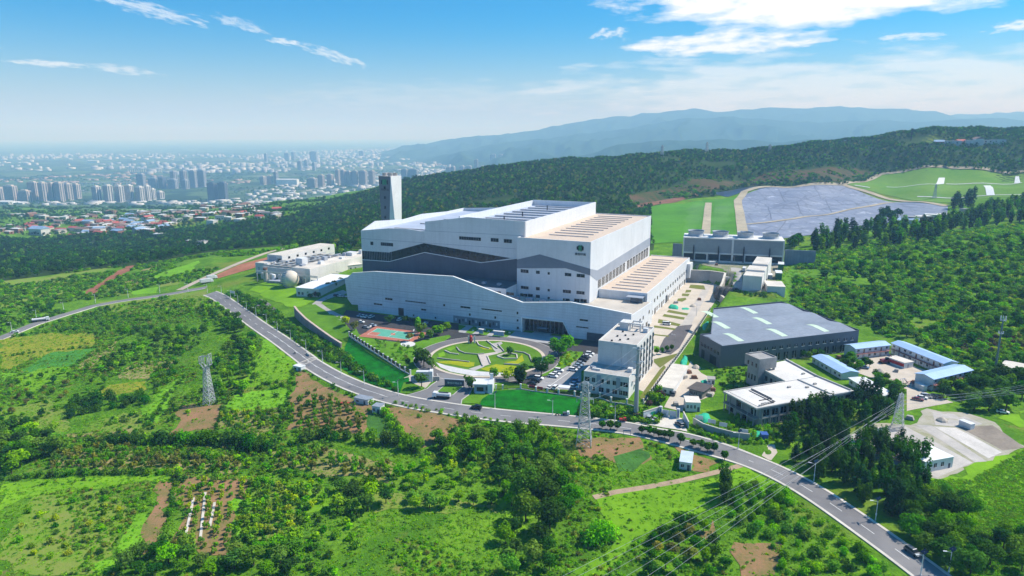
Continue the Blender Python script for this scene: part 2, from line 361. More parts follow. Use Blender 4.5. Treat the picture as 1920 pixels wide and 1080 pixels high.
# ---------------------------------------------------------------- the ground sheet
def build_terrain():
    us = np.concatenate([np.linspace(-1.35, -.85, 20)[:-1], np.linspace(-.85, .85, 290), np.linspace(.85, 1.35, 20)[1:]])
    ys = np.concatenate([np.geomspace(50, 1400, 330), np.geomspace(1400, 60000, 130)[1:]])
    U, Yg = np.meshgrid(us, ys); X = U*Yg; Z = terr_np(X, Yg)
    nr, nc = X.shape; me = bpy.data.meshes.new('ground')
    v = np.stack([X, Yg, Z], -1).reshape(-1, 3)
    i = np.arange(nr*nc).reshape(nr, nc); q = np.stack([i[:-1, :-1], i[:-1, 1:], i[1:, 1:], i[1:, :-1]], -1).reshape(-1, 4)
    me.vertices.add(len(v)); me.vertices.foreach_set('co', v.ravel()); me.loops.add(q.size); me.loops.foreach_set('vertex_index', q.ravel())
    me.polygons.add(len(q)); me.polygons.foreach_set('loop_start', np.arange(0, q.size, 4)); me.polygons.foreach_set('loop_total', np.full(len(q), 4))
    me.polygons.foreach_set('use_smooth', np.ones(len(q), bool)); me.update(); me.validate(); me.materials.append(terrain_mat())
    link('ground', me, kind='structure')
build_terrain()
HAZE_D = 1.4e-4
def build_haze():
    b = MB().box(-30000, 30000, -1500, 62000, -260, 720)
    m = bpy.data.materials.new('haze_air'); m.use_nodes = True; t = m.node_tree; t.nodes.clear(); N = NT(t)
    o = N.n('ShaderNodeOutputMaterial'); v = N.n('ShaderNodeVolumePrincipled', {'Color': (.33, .62, 1.0, 1), 'Absorption Color': (1, 1, 1, 1), 'Density': HAZE_D, 'Anisotropy': .0, 'Density Attribute': ''})
    t.links.new(v.outputs[0], o.inputs['Volume'])
    b.build('haze', m, label='pale blue summer haze over the plain and far hills', cat='haze', kind='stuff')
build_haze()
# ---------------------------------------------------------------- shared materials
WHITE = mat('white_panel', (.68, .69, .71), .55, .04, .05, grime=.3); WHITER = mat('white_render', (.66, .65, .63), .8, .05, .1, grime=.35)
SCREEN = mat('grey_screen_panel', (.66, .70, .77), .45, .06, .06, grime=.3, streak=(0, 0, .62)); CLAD = mat('slate_cladding', (.085, .10, .135), .5, .08, .1, grime=.4)
CLADL = mat('grey_cladding', (.33, .36, .42), .55, .05, .1); BEIGE = mat('beige_roof', (.62, .49, .38), .9, .07, .09, col2=(.52, .42, .34), grime=.3)
GLASS = mat('dark_glass', (.010, .014, .020), .2, .3, .4, spec=.35); GLASSB = mat('blue_glass', (.05, .09, .13), .15, .3, .4, spec=.6)
ROOFB = mat('blue_grey_roof', (.40, .45, .55), .6, .06, .08); STRIP = mat('rooflight_strip', (.58, .53, .50), .5, .05, .3); DARK = mat('dark_metal', (.03, .03, .035), .5, .2, 1)
CONC = mat('concrete', (.40, .38, .355), .9, .10, .12, bump=.2); CONCL = mat('pale_concrete', (.62, .57, .50), .9, .10, .09, bump=.15); TRIM = mat('white_trim', (.8, .8, .8), .5, .02, .2)
GALV = mat('galvanised_steel', (.46, .48, .50), .45, .08, .6, metal=.5); GREENM = mat('green_emblem', (.02, .26, .10), .5, .05, 1); BLACKM = mat('black_emblem', (.012, .02, .025), .5, .05, 1)
ASPH = mat('asphalt', (.15, .145, .15), .9, .10, .028, bump=.2, col2=(.235, .225, .225)); ASPHD = mat('dark_asphalt', (.045, .045, .05), .9, .12, .08, bump=.15)
PAINT = mat('road_paint', (.72, .72, .70), .7, .08, 1.2); KERB = mat('kerb_stone', (.5, .48, .45), .85, .06, .4); BRICKR = mat('red_brown_stone', (.36, .27, .24), .9, .12, .3, bump=.3)
LAWN = mat('mown_lawn', (.12, .27, .02), .95, .2, .12, bump=.5, col2=(.08, .19, .014)); LAWND = mat('deep_green_net_grass', (.012, .20, .014), .95, .2, .22, bump=.8, col2=(.008, .085, .008))
FLOW = mat('yellow_groundcover', (.36, .36, .012), .95, .15, .3, bump=.5, col2=(.22, .29, .015)); SOIL = mat('red_soil', (.33, .18, .10), .95, .15, .16, bump=.6, col2=(.17, .16, .05))
BLUE = mat('blue_sheet_roof', (.36, .52, .78), .5, .05, .2, streak=(.35, .35, 0)); CONT = mat('white_container', (.66, .67, .68), .55, .06, .4)
NETG = mat('green_dust_net', (.02, .42, .26), .8, .15, .3, bump=.4); REDM = mat('red_paint', (.5, .03, .025), .5, .1, 1); RUST = mat('rust_brown', (.22, .11, .07), .85, .15, .5)
def ZR(x0, y0, k): return lambda *p: [(x0+a/k, y0+b/k) for a, b in p]
Z3 = ZR(620, 480, 4.0); Z7 = ZR(660, 660, 9.0); Z8 = ZR(860, 680, 8.0); ZA = ZR(640, 480, 7.7125); ZE = ZR(860, 560, 7.7125); ZF = ZR(1080, 480, 6.75); ZB = ZR(900, 350, 4.0)
ZH1 = ZR(660, 370, 7.2); ZH2 = ZR(840, 370, 6.857); ZH3 = ZR(840, 490, 6.857); ZG4 = ZR(980, 560, 4.0); ZAD = ZR(1090, 580, 5.4); ZW = ZR(1280, 560, 4.0); ZY = ZR(1540, 580, 4.0)
ZL = ZR(380, 440, 4.5); ZT = ZR(460, 450, 8.0); ZC = ZR(1260, 420, 7.2); ZS = ZR(940, 720, 3.0); ZQ = ZR(1440, 760, 3.375); ZM = ZR(400, 640, 3.375); ZN = ZR(0, 480, 3.0854); ZO = ZR(0, 780, 3.4286); ZP = ZR(1180, 180, 2.5946); ZV = ZR(0, 260, 4.0); ZCI = ZR(440, 240, 3.6923)
def ozs(px, py, z):
    p = pz(px, py, z); return p.x*E1[0]+p.y*E1[1], p.x*E2[0]+p.y*E2[1]
# ---------------------------------------------------------------- the waste-to-energy plant: one building
S0, T0 = -94.5, 351.6
plant = thing('plant_building', 'huge white industrial hall with dark wavy glass band and beige stepped roofs', 'industrial building', stw(S0, T0), -YAW)
def PB(name, mb, m, parent=None, **kw):
    return mb.xf(Matrix.Translation((-S0, -T0, 0))).build(name, m, parent or plant, **kw)
def roof_strips(parent, a0, a1, b0, b1, n, z, h=.6, w=.7, m=STRIP):
    """n raised rooflight strips; a / b = near and far strip ends as (s, t)"""
    for i in range(n):
        f = i/(n-1); p = [a0[k]+(b0[k]-a0[k])*f for k in (0, 1)]; q = [a1[k]+(b1[k]-a1[k])*f for k in (0, 1)]
        PB('rooflight', MB().box(p[0], q[0], p[1]-w/2, p[1]+w/2, z, z+h), [m], parent)
def win_t(parent, t, quads, m=GLASS, name='window', d=.12, bars=True):
    """windows on a wall facing the camera: (s0, s1, z0, z1)"""
    for a, b, c, e in quads:
        w = MB().box(a, b, t-d, t+.2, c, e)
        if bars and b-a > 2.2:
            w.cur = 1; n = int((b-a)/1.7)
            for k in range(1, n): w.box(a+(b-a)*k/n-.06, a+(b-a)*k/n+.06, t-d-.05, t, c, e)
        PB(name, w, [m, CLADL], parent)
def px_t(t, rects):
    out = []
    for (x0, y0), (x1, y1) in rects:
        a = on_t(x0, y0, t); b = on_t(x1, y1, t); out.append((a[0], b[0], min(a[1], b[1]), max(a[1], b[1])))
    return out
# turbine block with the emblem
SB, SL0, TB = -125.5, -173.6, 384.0
blk = MB(); blk.box(SL0, SB, TB, 534.5, 0, 49.3); blk.box(SL0, SB, TB, TB+.6, 49.3, 50.2).box(SL0, SB, 533.9, 534.5, 49.3, 50.2).box(SB-.6, SB, TB+.6, 533.9, 49.3, 50.2).box(SL0, SL0+.6, TB+.6, 533.9, 49.3, 50.2)
block = PB('turbine_block', blk, WHITE)
PB('roof', MB().box(SL0+.6, SB-.6, TB+.6, 533.9, 49.3, 49.5), BEIGE, block)
A = [ozs(*p, 49.5) for p in ZB((520, 362), (805, 385), (885, 222), (1130, 240))]
roof_strips(block, A[0], A[1], A[2], A[3], 11, 49.5)
PB('cladding_band', MB().wall([(SL0, 36.1), (-158.2, 40.5), (SB, 34.1), (SB, 30.1), (-141.2, 33.2), (SL0, 30.5)], TB-.12, TB+.1), CLADL if 0 else mat('mid_grey_cladding', (.16, .185, .23), .5, .06, .1), block)
PB('cladding_band', MB().wallx([(384, 34.1), (398, 30.6), (534.4, 33.0), (534.4, 26.5), (398, 24.2), (384, 30.1)], SB-.1, SB+.12), CLADL, block)  # same band as the front; sunlight on this side put into a paler grey
win_t(block, TB, [(-171,-165.7,28.1,30.2),(-160.6,-158.1,28.2,30.1),(-152.8,-151.4,28.3,29.8),(-141.5,-137.4,28.4,30.3),(-133.9,-128.8,28.4,30.4),(-170.8,-165.6,17.7,19.5),(-160.5,-158,17.7,19.7),(-152.7,-151.3,17.7,19.2),(-142.6,-137.4,17.8,19.7),(-133.8,-128.7,17.9,19.8),(-171.3,-166.4,12.9,14.6),(-165.9,-162.6,12.9,14.8),(-160.5,-157.9,12.9,14.7),(-152.6,-151.2,12.9,14.1),(-142.5,-141.4,12.9,14.2),(-140.9,-138.2,12.9,14.3),(-135.1,-131.7,12.9,14.8),(-131.2,-127.2,13,15)])
for i in range(16):
    t0 = 400.2+i*7.95+(3.2 if i > 7 else 0)
    if t0+6.4 > 534: break
    z1 = 24.0+(t0-398)/136*2.0
    lv = MB().box(SB-.1, SB+.1, t0, t0+6.2, 18.9, z1); lv.cur = 1
    for k in range(5): lv.box(SB+.1, SB+.2, t0, t0+6.2, 19.4+k*1.05, 19.7+k*1.05)
    PB('louvre', lv, [mat('dark_louvre', (.07, .065, .06), .7, .1, .5), CONC], block)
# emblem and lettering on the block
def emblem(parent, s, t, z, w, h, ax='t', mats=(BLACKM, GREENM)):
    for k, (hh, g) in enumerate([(.55, 0), (.8, 0), (1.0, 1), (.72, 1), (1.0, 1), (.8, 0), (.55, 0)]):
        x = s-w/2+w*k/7
        PB('emblem_bar', MB().wall([(x, z-h/2*hh+(.15 if k % 2 else 0)), (x+w/7*.74, z-h/2*hh-(.0 if k < 3 else .2)), (x+w/7*.74, z+h/2*hh), (x, z+h/2*hh-(.3 if k < 3 else 0))], t-.35, t+.05), mats[g], parent)
emblem(block, -132.0, TB, 46.2, 4.4, 3.8)
def lettering(name, body, size, m, parent, loc, rot, align='CENTER'):
    c = bpy.data.curves.new(name, 'FONT'); c.body = body; c.size = size; c.extrude = .08; c.align_x = align; c.materials.append(m); c.resolution_u = 2
    o = bpy.data.objects.new(name, c); COL.objects.link(o); dg = bpy.context.evaluated_depsgraph_get(); me = bpy.data.meshes.new_from_object(o.evaluated_get(dg)); bpy.data.objects.remove(o)
    if not me.materials: me.materials.append(m)
    o = link(name, me, parent, loc); o.rotation_euler = rot; return o
lettering('lettering', '康恒环境', 1.75, BLACKM, block, (-131.9-S0, TB-.15-T0, 41.8), (math.pi/2, 0, 0))
# boiler hall behind, with the wavy glazing
HT = 390.0
hall = MB(); hall.wall([(-297.2, 0), (-297.2, 46.6), (-273.2, 49.5), (-257.5, 49.8), (-247.5, 49.0), (-244, 49.3), (-244, 55.6), (-211.7, 60.2), (-170.8, 59.5), (-170.8, 0)], HT, HT+.9)
hall.wallx([(HT+.9, 0), (HT+.9, 46.7), (406.8, 51.4), (444, 48.7), (470, 50.1), (509.6, 48.2), (540, 48.4), (540, 0)], -297.2, -296.2)
hall.wall([(-296.2, 0), (-296.2, 48.3), (-262, 50.2), (-226.5, 50.5), (-226.5, 0)], 539.2, 540)
hall.box(-296.2, -226.5, HT+.9, 539.2, 0, 45.8); hall.box(-226.5, -171.6, HT+.9, 532, 0, 54.2)
hall.box(-171.6, -170.6, HT+.9, 532.6, 0, 59.3).box(-226.5, -225.6, 405, 532.6, 54.2, 58.6).box(-225.6, -171.6, 531.8, 532.6, 54.2, 59.0)
hallo = PB('boiler_hall', hall, WHITE)
PB('roof', MB().box(-296.2, -226.5, HT+.9, 539.2, 45.8, 46.0), ROOFB, hallo); PB('roof', MB().box(-225.6, -171.6, HT+.9, 531.8, 54.2, 54.4), ROOFB, hallo)
for i in range(9):
    t = 400+i*15.2; PB('rooflight', MB().box(-219, -180, t-.55, t+.55, 54.4, 55.6), STRIP, hallo)
    PB('roof_vent', MB().box(-179.2, -177.4, t-1, t+1, 54.4, 56.2).tube((-178.3, t, 56.2), (-178.3, t, 57.2), .35), WHITE, hallo)
for t in (421, 452, 500): PB('vent_pipe', MB().tube((-200, t, 54.4), (-200, t, 58.3), .45, n=8), DARK, hallo)
for k in range(10): PB('roof_duct', MB().tube((-174.6-(k % 2)*1.6, 408+k*12, 54.4), (-174.6-(k % 2)*1.6, 408+k*12, 57.6), .3, n=6), GALV, hallo)
for k in range(4): PB('rooflight', MB().box(-284+k*3, -232, 412+k*30, 413+k*30, 46, 46.9), STRIP, hallo)
glz = [(-296.9, 32.1), (-274, 32.5), (-245.4, 40.9), (-226.7, 39.3), (-180.5, 35.45), (-201.8, 31.0), (-226.8, 33.2), (-244.7, 34.7), (-273.7, 26.2), (-296.9, 25.8)]
g = PB('glazing_band', MB().wall(glz, HT-.08, HT+.2), GLASS, hallo)
def band_z(s, pts):
    for (a, za), (b, zb) in zip(pts, pts[1:]):
        if min(a, b) <= s <= max(a, b): return za+(zb-za)*(s-a)/(b-a)
    return pts[-1][1]
for k in range(17): 
    s = -295+k*1.45; PB('mullion', MB().box(s-.07, s+.07, HT-.2, HT-.05, band_z(s, glz[9:6:-1]) if s > -296.8 else 25.8, band_z(s, glz[:3])), CLADL, hallo)
low = [(-296.9, 25.8), (-273.7, 26.2), (-244.7, 34.7), (-226.8, 33.2), (-201.8, 31.0), (-175.0, 35.9)]
PB('slate_cladding', MB().wall(low+[(-171.2, 36.2), (-171.2, 11), (-296.9, 11)], HT-.3, HT+.2), CLAD, hallo)
for (a, za), (b, zb) in zip(low, low[1:]): PB('cladding_trim', MB().wall([(a, za-.18), (b, zb-.18), (b, zb+.22), (a, za+.22)], HT-.75, HT-.3), TRIM, hallo)
for pts in ([(-297.2, 40.9), (-244, 41.2), (-177, 41.7)], [(-244, 49.4), (-211, 49.9), (-172, 50.4)]):
    for (a, za), (b, zb) in zip(pts, pts[1:]): PB('panel_joint', MB().wall([(a, za-.12), (b, zb-.12), (b, zb+.12), (a, za+.12)], HT-.05, HT+.1), CLADL, hallo)
win_t(hallo, HT, [(-289.3, -287, 36.8, 39.2), (-280.6, -270.4, 37, 39.3), (-218, -202, 45.2, 47.3), (-194.8, -189.3, 45.3, 47.6), (-185.5, -179.9, 45.2, 47.5)])
# middle block between the screen and the hall
mid = MB().box(-277, -173.8, 368, HT-.3, 0, 20.4); mido = PB('middle_block', mid, WHITE); PB('roof', MB().box(-276.4, -173.9, 368.6, HT-.4, 20.4, 20.7), mat('dark_roof_felt', (.12, .125, .14), .9, .1, .2), mido)
win_t(mido, 368, px_t(368, [ZH3((585, 380), (678, 425)), ZH3((750, 395), (845, 440))])+[(-230, -226, 15.5, 17.3)])
for k in range(5): PB('roof_unit', MB().box(-225+k*10.5, -222.5+k*10.5, 374, 376.5, 20.7, 21.9), CLADL, mido)
# front annex: folded screen wall with the entrance
AT = T0
out_px = [(671.8, 583.7), (671, 571.4), (659.5, 570.8), (651.7, 560.4), (646.5, 524), (660, 512.5), (703, 509.8), (849, 519), (980, 568), (1070, 567.5), (1189, 590.4)]
prof = [on_t(*p, AT) for p in out_px]; prof[0] = (prof[0][0], 0); prof[-1] = (-91, prof[-1][1])
e = [on_t(*p, AT) for p in ((978.7, 595), (1055.9, 602.8), (1071.4, 634), (978.7, 622))]
prof += [(-91, 0), (e[2][0], 0), e[1], e[0], (e[0][0], 0)]
annex = PB('front_screen', MB().wall(prof, AT, AT+.9), SCREEN)
top = prof[4:11]
for (a, za), (b, zb) in zip(top[1:], top[2:]): PB('screen_coping', MB().wall([(a, za-.1), (b, zb-.1), (b, zb+.35), (a, za+.35)], AT-.15, AT+1.05), TRIM, annex)
for z in (4.2, 8.4, 12.2, 16.2): PB('panel_joint', MB().box(prof[1][0]+1, e[0][0]-1 if z < 9 else (-160 if z < 16 else -175), AT-.03, AT+.1, z-.09, z+.09), CLADL, annex)
body = MB().box(-273.0, -205, AT+.9, 367.9, 0, 22.6).box(-205, -176, AT+.9, 367.9, 0, 17).box(-176, -91.02, AT+3.9, TB-.3, 0, 12.8).box(-125.2, -91.02, TB-.3, 401.4, 0, 12.8)
body.box(-176, -132.6+7.4-.02, AT+.9, AT+3.9, 9.2, 12.8).box(e[2][0]+.6, -91.02, AT+.9, AT+3.9, 0, 12.8).box(-176, e[0][0]-.2, AT+.9, AT+3.9, 0, 9.2)
bo = PB('annex_body', body, WHITE)
PB('roof', MB().box(-175.9, -91.6, AT+.9, 383.6, 12.8, 12.98).box(-125.2, -91.6, 383.6, 401.3, 12.8, 12.98), mat('pale_roof_deck', (.50, .45, .39), .9, .08, .1), bo); PB('roof', MB().box(-272.9, -205.1, AT+.95, 367.8, 22.6, 22.8), CONCL, bo)
PB('side_parapet', MB().wallx([(AT+.9, 12.8), (AT+.9, 16.6), (390, 14.2), (401.3, 13.6), (401.3, 12.8)], -91.6, -91.0), WHITE, bo)
for k in range(6): PB('screen_brace', MB().tube((-262+k*12, AT+1, 25.0), (-262+k*12, AT+6, 22.8), .18), TRIM, bo)
for k in range(3): PB('roof_unit', MB().box(-172+k*9, -168+k*9, 374, 377, 12.98, 14.6), CLADL, bo)
win_t(annex, AT, px_t(AT, [ZA((635, 603), (740, 642)), ZA((472, 680), (592, 715)), ZA((925, 640), (1222, 690)), ZA((1155, 760), (1228, 792)), ZA((1475, 693), (1500, 725)), ZA((1037, 843), (1055, 872)), ZA((1352, 880), (1371, 908)),
      ZE((28, 105), (168, 145)), ZE((330, 138), (625, 190)), ZE((150, 213), (174, 248)), ZE((518, 255), (541, 291)), ZE((840, 188), (862, 226)), ZE((842, 297), (864, 330)), ZE((843, 405), (870, 440)), ZE((1752, 292), (1870, 330)), ZE((1700, 395), (1875, 432))]))
PB('loading_door', MB().box(*px_t(AT, [ZA((825, 765), (905, 868))])[0][:2], AT-.1, AT+.2, .1, 5.2), mat('brown_shutter', (.06, .045, .045), .6, .1, .5, streak=(0, 0, 2)), annex)
q = px_t(AT, [(Z3((920, 455))[0]), (Z3((1270, 540))[0])] and [(Z3((920, 455))[0], Z3((1270, 545))[0])])[0]
front = PB('ground_floor_panel', MB().box(q[0], q[1], AT-.1, AT+.2, .1, 4.6), mat('mid_grey_panel', (.22, .25, .29), .5, .1, .2), annex)
for i, s in enumerate(np.linspace(q[0]+1.5, q[1]-2.5, 13)): PB('door', MB().box(s, s+(1.2 if i % 3 else .8), AT-.2, AT-.05, .1 if i % 3 == 1 else 1.6, 2.6 if i % 3 == 1 else 3.2+.4*(i % 2)), [WHITE, GLASS, CLAD][i % 3], annex)
# entrance recess
ent = PB('entrance_glazing', MB().box(e[0][0]+.3, e[2][0]-.2, AT+3.2, AT+3.7, .3, e[0][1]), GLASS, annex)
for k in range(12):
    s = e[0][0]+1+k*(e[2][0]-e[0][0]-2)/11; PB('mullion', MB().box(s-.09, s+.09, AT+3.0, AT+3.2, .3, 8.0), CLADL, annex)
for a, b in ((e[3], e[0]), (e[0], e[1]), (e[1], e[2])):
    d = .45; PB('entrance_frame', MB().wall([(a[0]-d, max(a[1], 0)), (a[0]+d, max(a[1], 0)+.02), (b[0]+d, max(b[1], .02)), (b[0]-d, max(b[1], 0))], AT-.7, AT+3.0) if abs(a[0]-b[0]) < 5 else MB().wall([(a[0], a[1]-.3), (b[0], b[1]-.3), (b[0], b[1]+.4), (a[0], a[1]+.4)], AT-.72, AT+3.0), TRIM, annex)
PB('door_canopy', MB().box(e[0][0]+9, e[0][0]+15.5, AT+.8, AT+3.0, 2.9, 3.2), CLADL, annex); PB('door', MB().box(e[0][0]+9.6, e[0][0]+14.8, AT+2.9, AT+3.1, .1, 2.8), BLACKM, annex); PB('door_step', MB().box(e[0][0]+7, e[0][0]+18, AT-1.2, AT+2.8, 0.02, .3), CONC, annex)
PB('garage_door', MB().box(*[on_t(*p, AT)[0] for p in ZG4((482, 245), (610, 300))], AT-.1, AT+.15, .1, 4.4), CLAD, annex)
# low hall with two rows of windows on the sunny side
lowh = MB().box(-125.2, S0, 401.5, 539, 0, 17.6); lowh.box(-125.2, S0, 401.5, 402.1, 17.6, 18.3).box(-125.2, S0, 538.4, 539, 17.6, 18.3).box(S0-.6, S0, 402.1, 538.4, 17.6, 18.3)
lowo = PB('low_hall', lowh, WHITE); PB('roof', MB().box(-125.1, S0-.6, 402.1, 538.4, 17.6, 17.75), BEIGE, lowo)
A = [ozs(*p, 17.8) for p in ZB((990, 757), (1205, 783), (1290, 545), (1460, 552))]; roof_strips(lowo, A[0], A[1], A[2], A[3], 13, 17.75, .6, .8)
PB('stair_bay', MB().box(S0, S0+2.6, 528, 538.8, 4.0, 15), WHITE, lowo)
def side_win(t0, t1, z0, z1, m=GLASS, s=S0, name='window'): PB(name, MB().box(s-.1, s+.1, t0, t1, z0, z1), m, lowo)
for i in range(16): side_win(404.5+i*8.0, 407.3+i*8.0, 8.4, 10.6)
for i in range(20): side_win(403+i*6.5, 405.2+i*6.5+(1.6 if i % 3 == 0 else 0), .1 if i % 3 == 0 else 1.4, 3.9)
PB('roller_door', MB().box(S0-.1, S0+.16, 455, 460, .1, 5.2), BLACKM, lowo)
for a, b, c, d in ((356, 358, 8, 10), (370, 373, 8, 10), (378, 380, 8, 10), (362, 366, .1, 4), (374, 378, .1, 4), (386, 390, .1, 4), (392, 394.5, 8, 10)): side_win(a, b, c, d, s=-91)
PB('glass_lobby', MB().box(-103.5, -96, 396.2, 401.4, 12.98, 16.2), GLASSB, lowo); PB('lobby_canopy', MB().box(-106, -95.8, 395, 401.45, 16.2, 16.5), CLADL, lowo)
# ---------------------------------------------------------------- stack
def make_stack():
    c = py3(731.5, 640); zt = 75.5; zb = terr(c[0], c[1])-1
    t = thing('chimney_stack', 'tall faceted pale flue tower with dark front face behind the plant', 'chimney', (c[0], c[1], zb), -YAW+R(-7))
    H = zt-zb; hw = 7.4; hb = 8.7; ch = 5.6
    top = [(-hw, -hw), (hw, -hw), (hw, hw), (-hw, hw)]
    b8 = [(-hb+ch*.9, -hb), (hb-ch, -hb), (hb, -hb+ch), (hb, hb-ch), (hb-ch, hb), (-hb+ch, hb), (-hb, hb-ch), (-hb, -hb+ch)]
    T = [(x, y, H) for x, y in top]; B = [(x, y, 0) for x, y in b8]
    f = MB(); f.face([B[0], B[1], T[1], T[0]]); f.build('dark_face', mat('stack_slate', (.16, .17, .20), .7, .06, .1), t)
    f = MB(); f.face([B[2], B[3], T[2], T[1]]).face([B[4], B[5], T[3], T[2]]).face([B[6], B[7], T[0], T[3]]).face([B[1], B[2], T[1]]).face([B[3], B[4], T[2]]).face([B[5], B[6], T[3]]).face([B[7], B[0], T[0]]).face(T)
    f.build('shaft', mat('stack_concrete', (.74, .72, .71), .8, .05, .06), t)
    for k, z in enumerate((58, 49, 40, 31, 22, 13)):
        y = -(hb+(hw-hb)*z/H); MB().box(-1.1-.1*k, 1.1-.1*k, y-.15, y+.3, z-1.3, z+1.3).build('window', GLASS, t)
    for k, (hh, g) in enumerate([(3.6, 0), (5.4, 1), (4.2, 1), (5.4, 1), (3.6, 0)]): MB().box(-4.2+k*1.7, -3.0+k*1.7, -hw-.35, -hw+.2, H-5.5-hh/2, H-5.5+hh/2).build('emblem_bar', (BLACKM, GREENM)[g], t)
    o = lettering('lettering', '康恒环境', 2.4, BLACKM, t, (0, -hw-.25, H-13.2), (math.pi/2, 0, 0))
    for x, y in ((-3.6, -3), (3.4, -3.2), (-3.2, 3.4), (3.6, 3.2)): MB().tube((x, y, H), (x, y, H+2.6), 2.1, n=14).build('flue', mat('flue_steel', (.42, .38, .35), .5, .1, .3, metal=.4), t)
    r = MB()
    for k in range(9): r.tube((-hw+.3+k*1.78, -hw+.3, H), (-hw+.3+k*1.78, -hw+.3, H+1.3), .06, n=4)
    r.tube((-hw+.3, -hw+.3, H+1.3), (hw-.3, -hw+.3, H+1.3), .06, n=4).tube((hw-.3, -hw+.3, H+1.3), (hw-.3, hw-.3, H+1.3), .06, n=4); r.build('guard_rail', GALV, t)
def py3(px, Y): return ((px-960)/FPX*(Y*cP-(70-CAMZ)*sP), Y)
make_stack()
# ---------------------------------------------------------------- generic blocks on a ground frame
def frame_thing(name, label, cat, a, b, z, group=None):
    """thing whose local x axis runs from world point a to b"""
    return thing(name, label, cat, (a[0], a[1], z), math.atan2(b[1]-a[1], b[0]-a[0]), group), math.hypot(b[0]-a[0], b[1]-a[1])
def win_row(parent, face, at, xs, z0, z1, w, m=GLASS, name='window', frame=None, mesh={}):
    """windows along a wall: face 'y' (facing -y at y=at), 'Y' (facing +y), 'x' / 'X' likewise"""
    for x in xs:
        b = MB(); s = -1 if face in 'yx' else 1
        k = (face, round(w, 2), round(z1-z0, 2), m.name)
        if k not in mesh:
            if face in 'yY':
                b.box(-w/2, w/2, -.08, .08, 0, z1-z0); b.cur = 1; b.box(-w/2-.1, w/2+.1, s*.08-.06, s*.08+.06, -.16, 0); b.box(-.04, .04, s*.08-.03, s*.08+.03, 0, z1-z0)
            else:
                b.box(-.08, .08, -w/2, w/2, 0, z1-z0); b.cur = 1; b.box(s*.08-.06, s*.08+.06, -w/2-.1, w/2+.1, -.16, 0); b.box(s*.08-.03, s*.08+.03, -.04, .04, 0, z1-z0)
            mesh[k] = b.me('window', [m, TRIM])
        link(name, mesh[k], parent, (x, at, z0) if face in 'yY' else (at, x, z0))
def parapet(b, x0, x1, y0, y1, z, h=.7, w=.3):
    b.box(x0, x1, y0, y0+w, z, z+h).box(x0, x1, y1-w, y1, z, z+h).box(x0, x0+w, y0+w, y1-w, z, z+h).box(x1-w, x1, y0+w, y1-w, z, z+h)
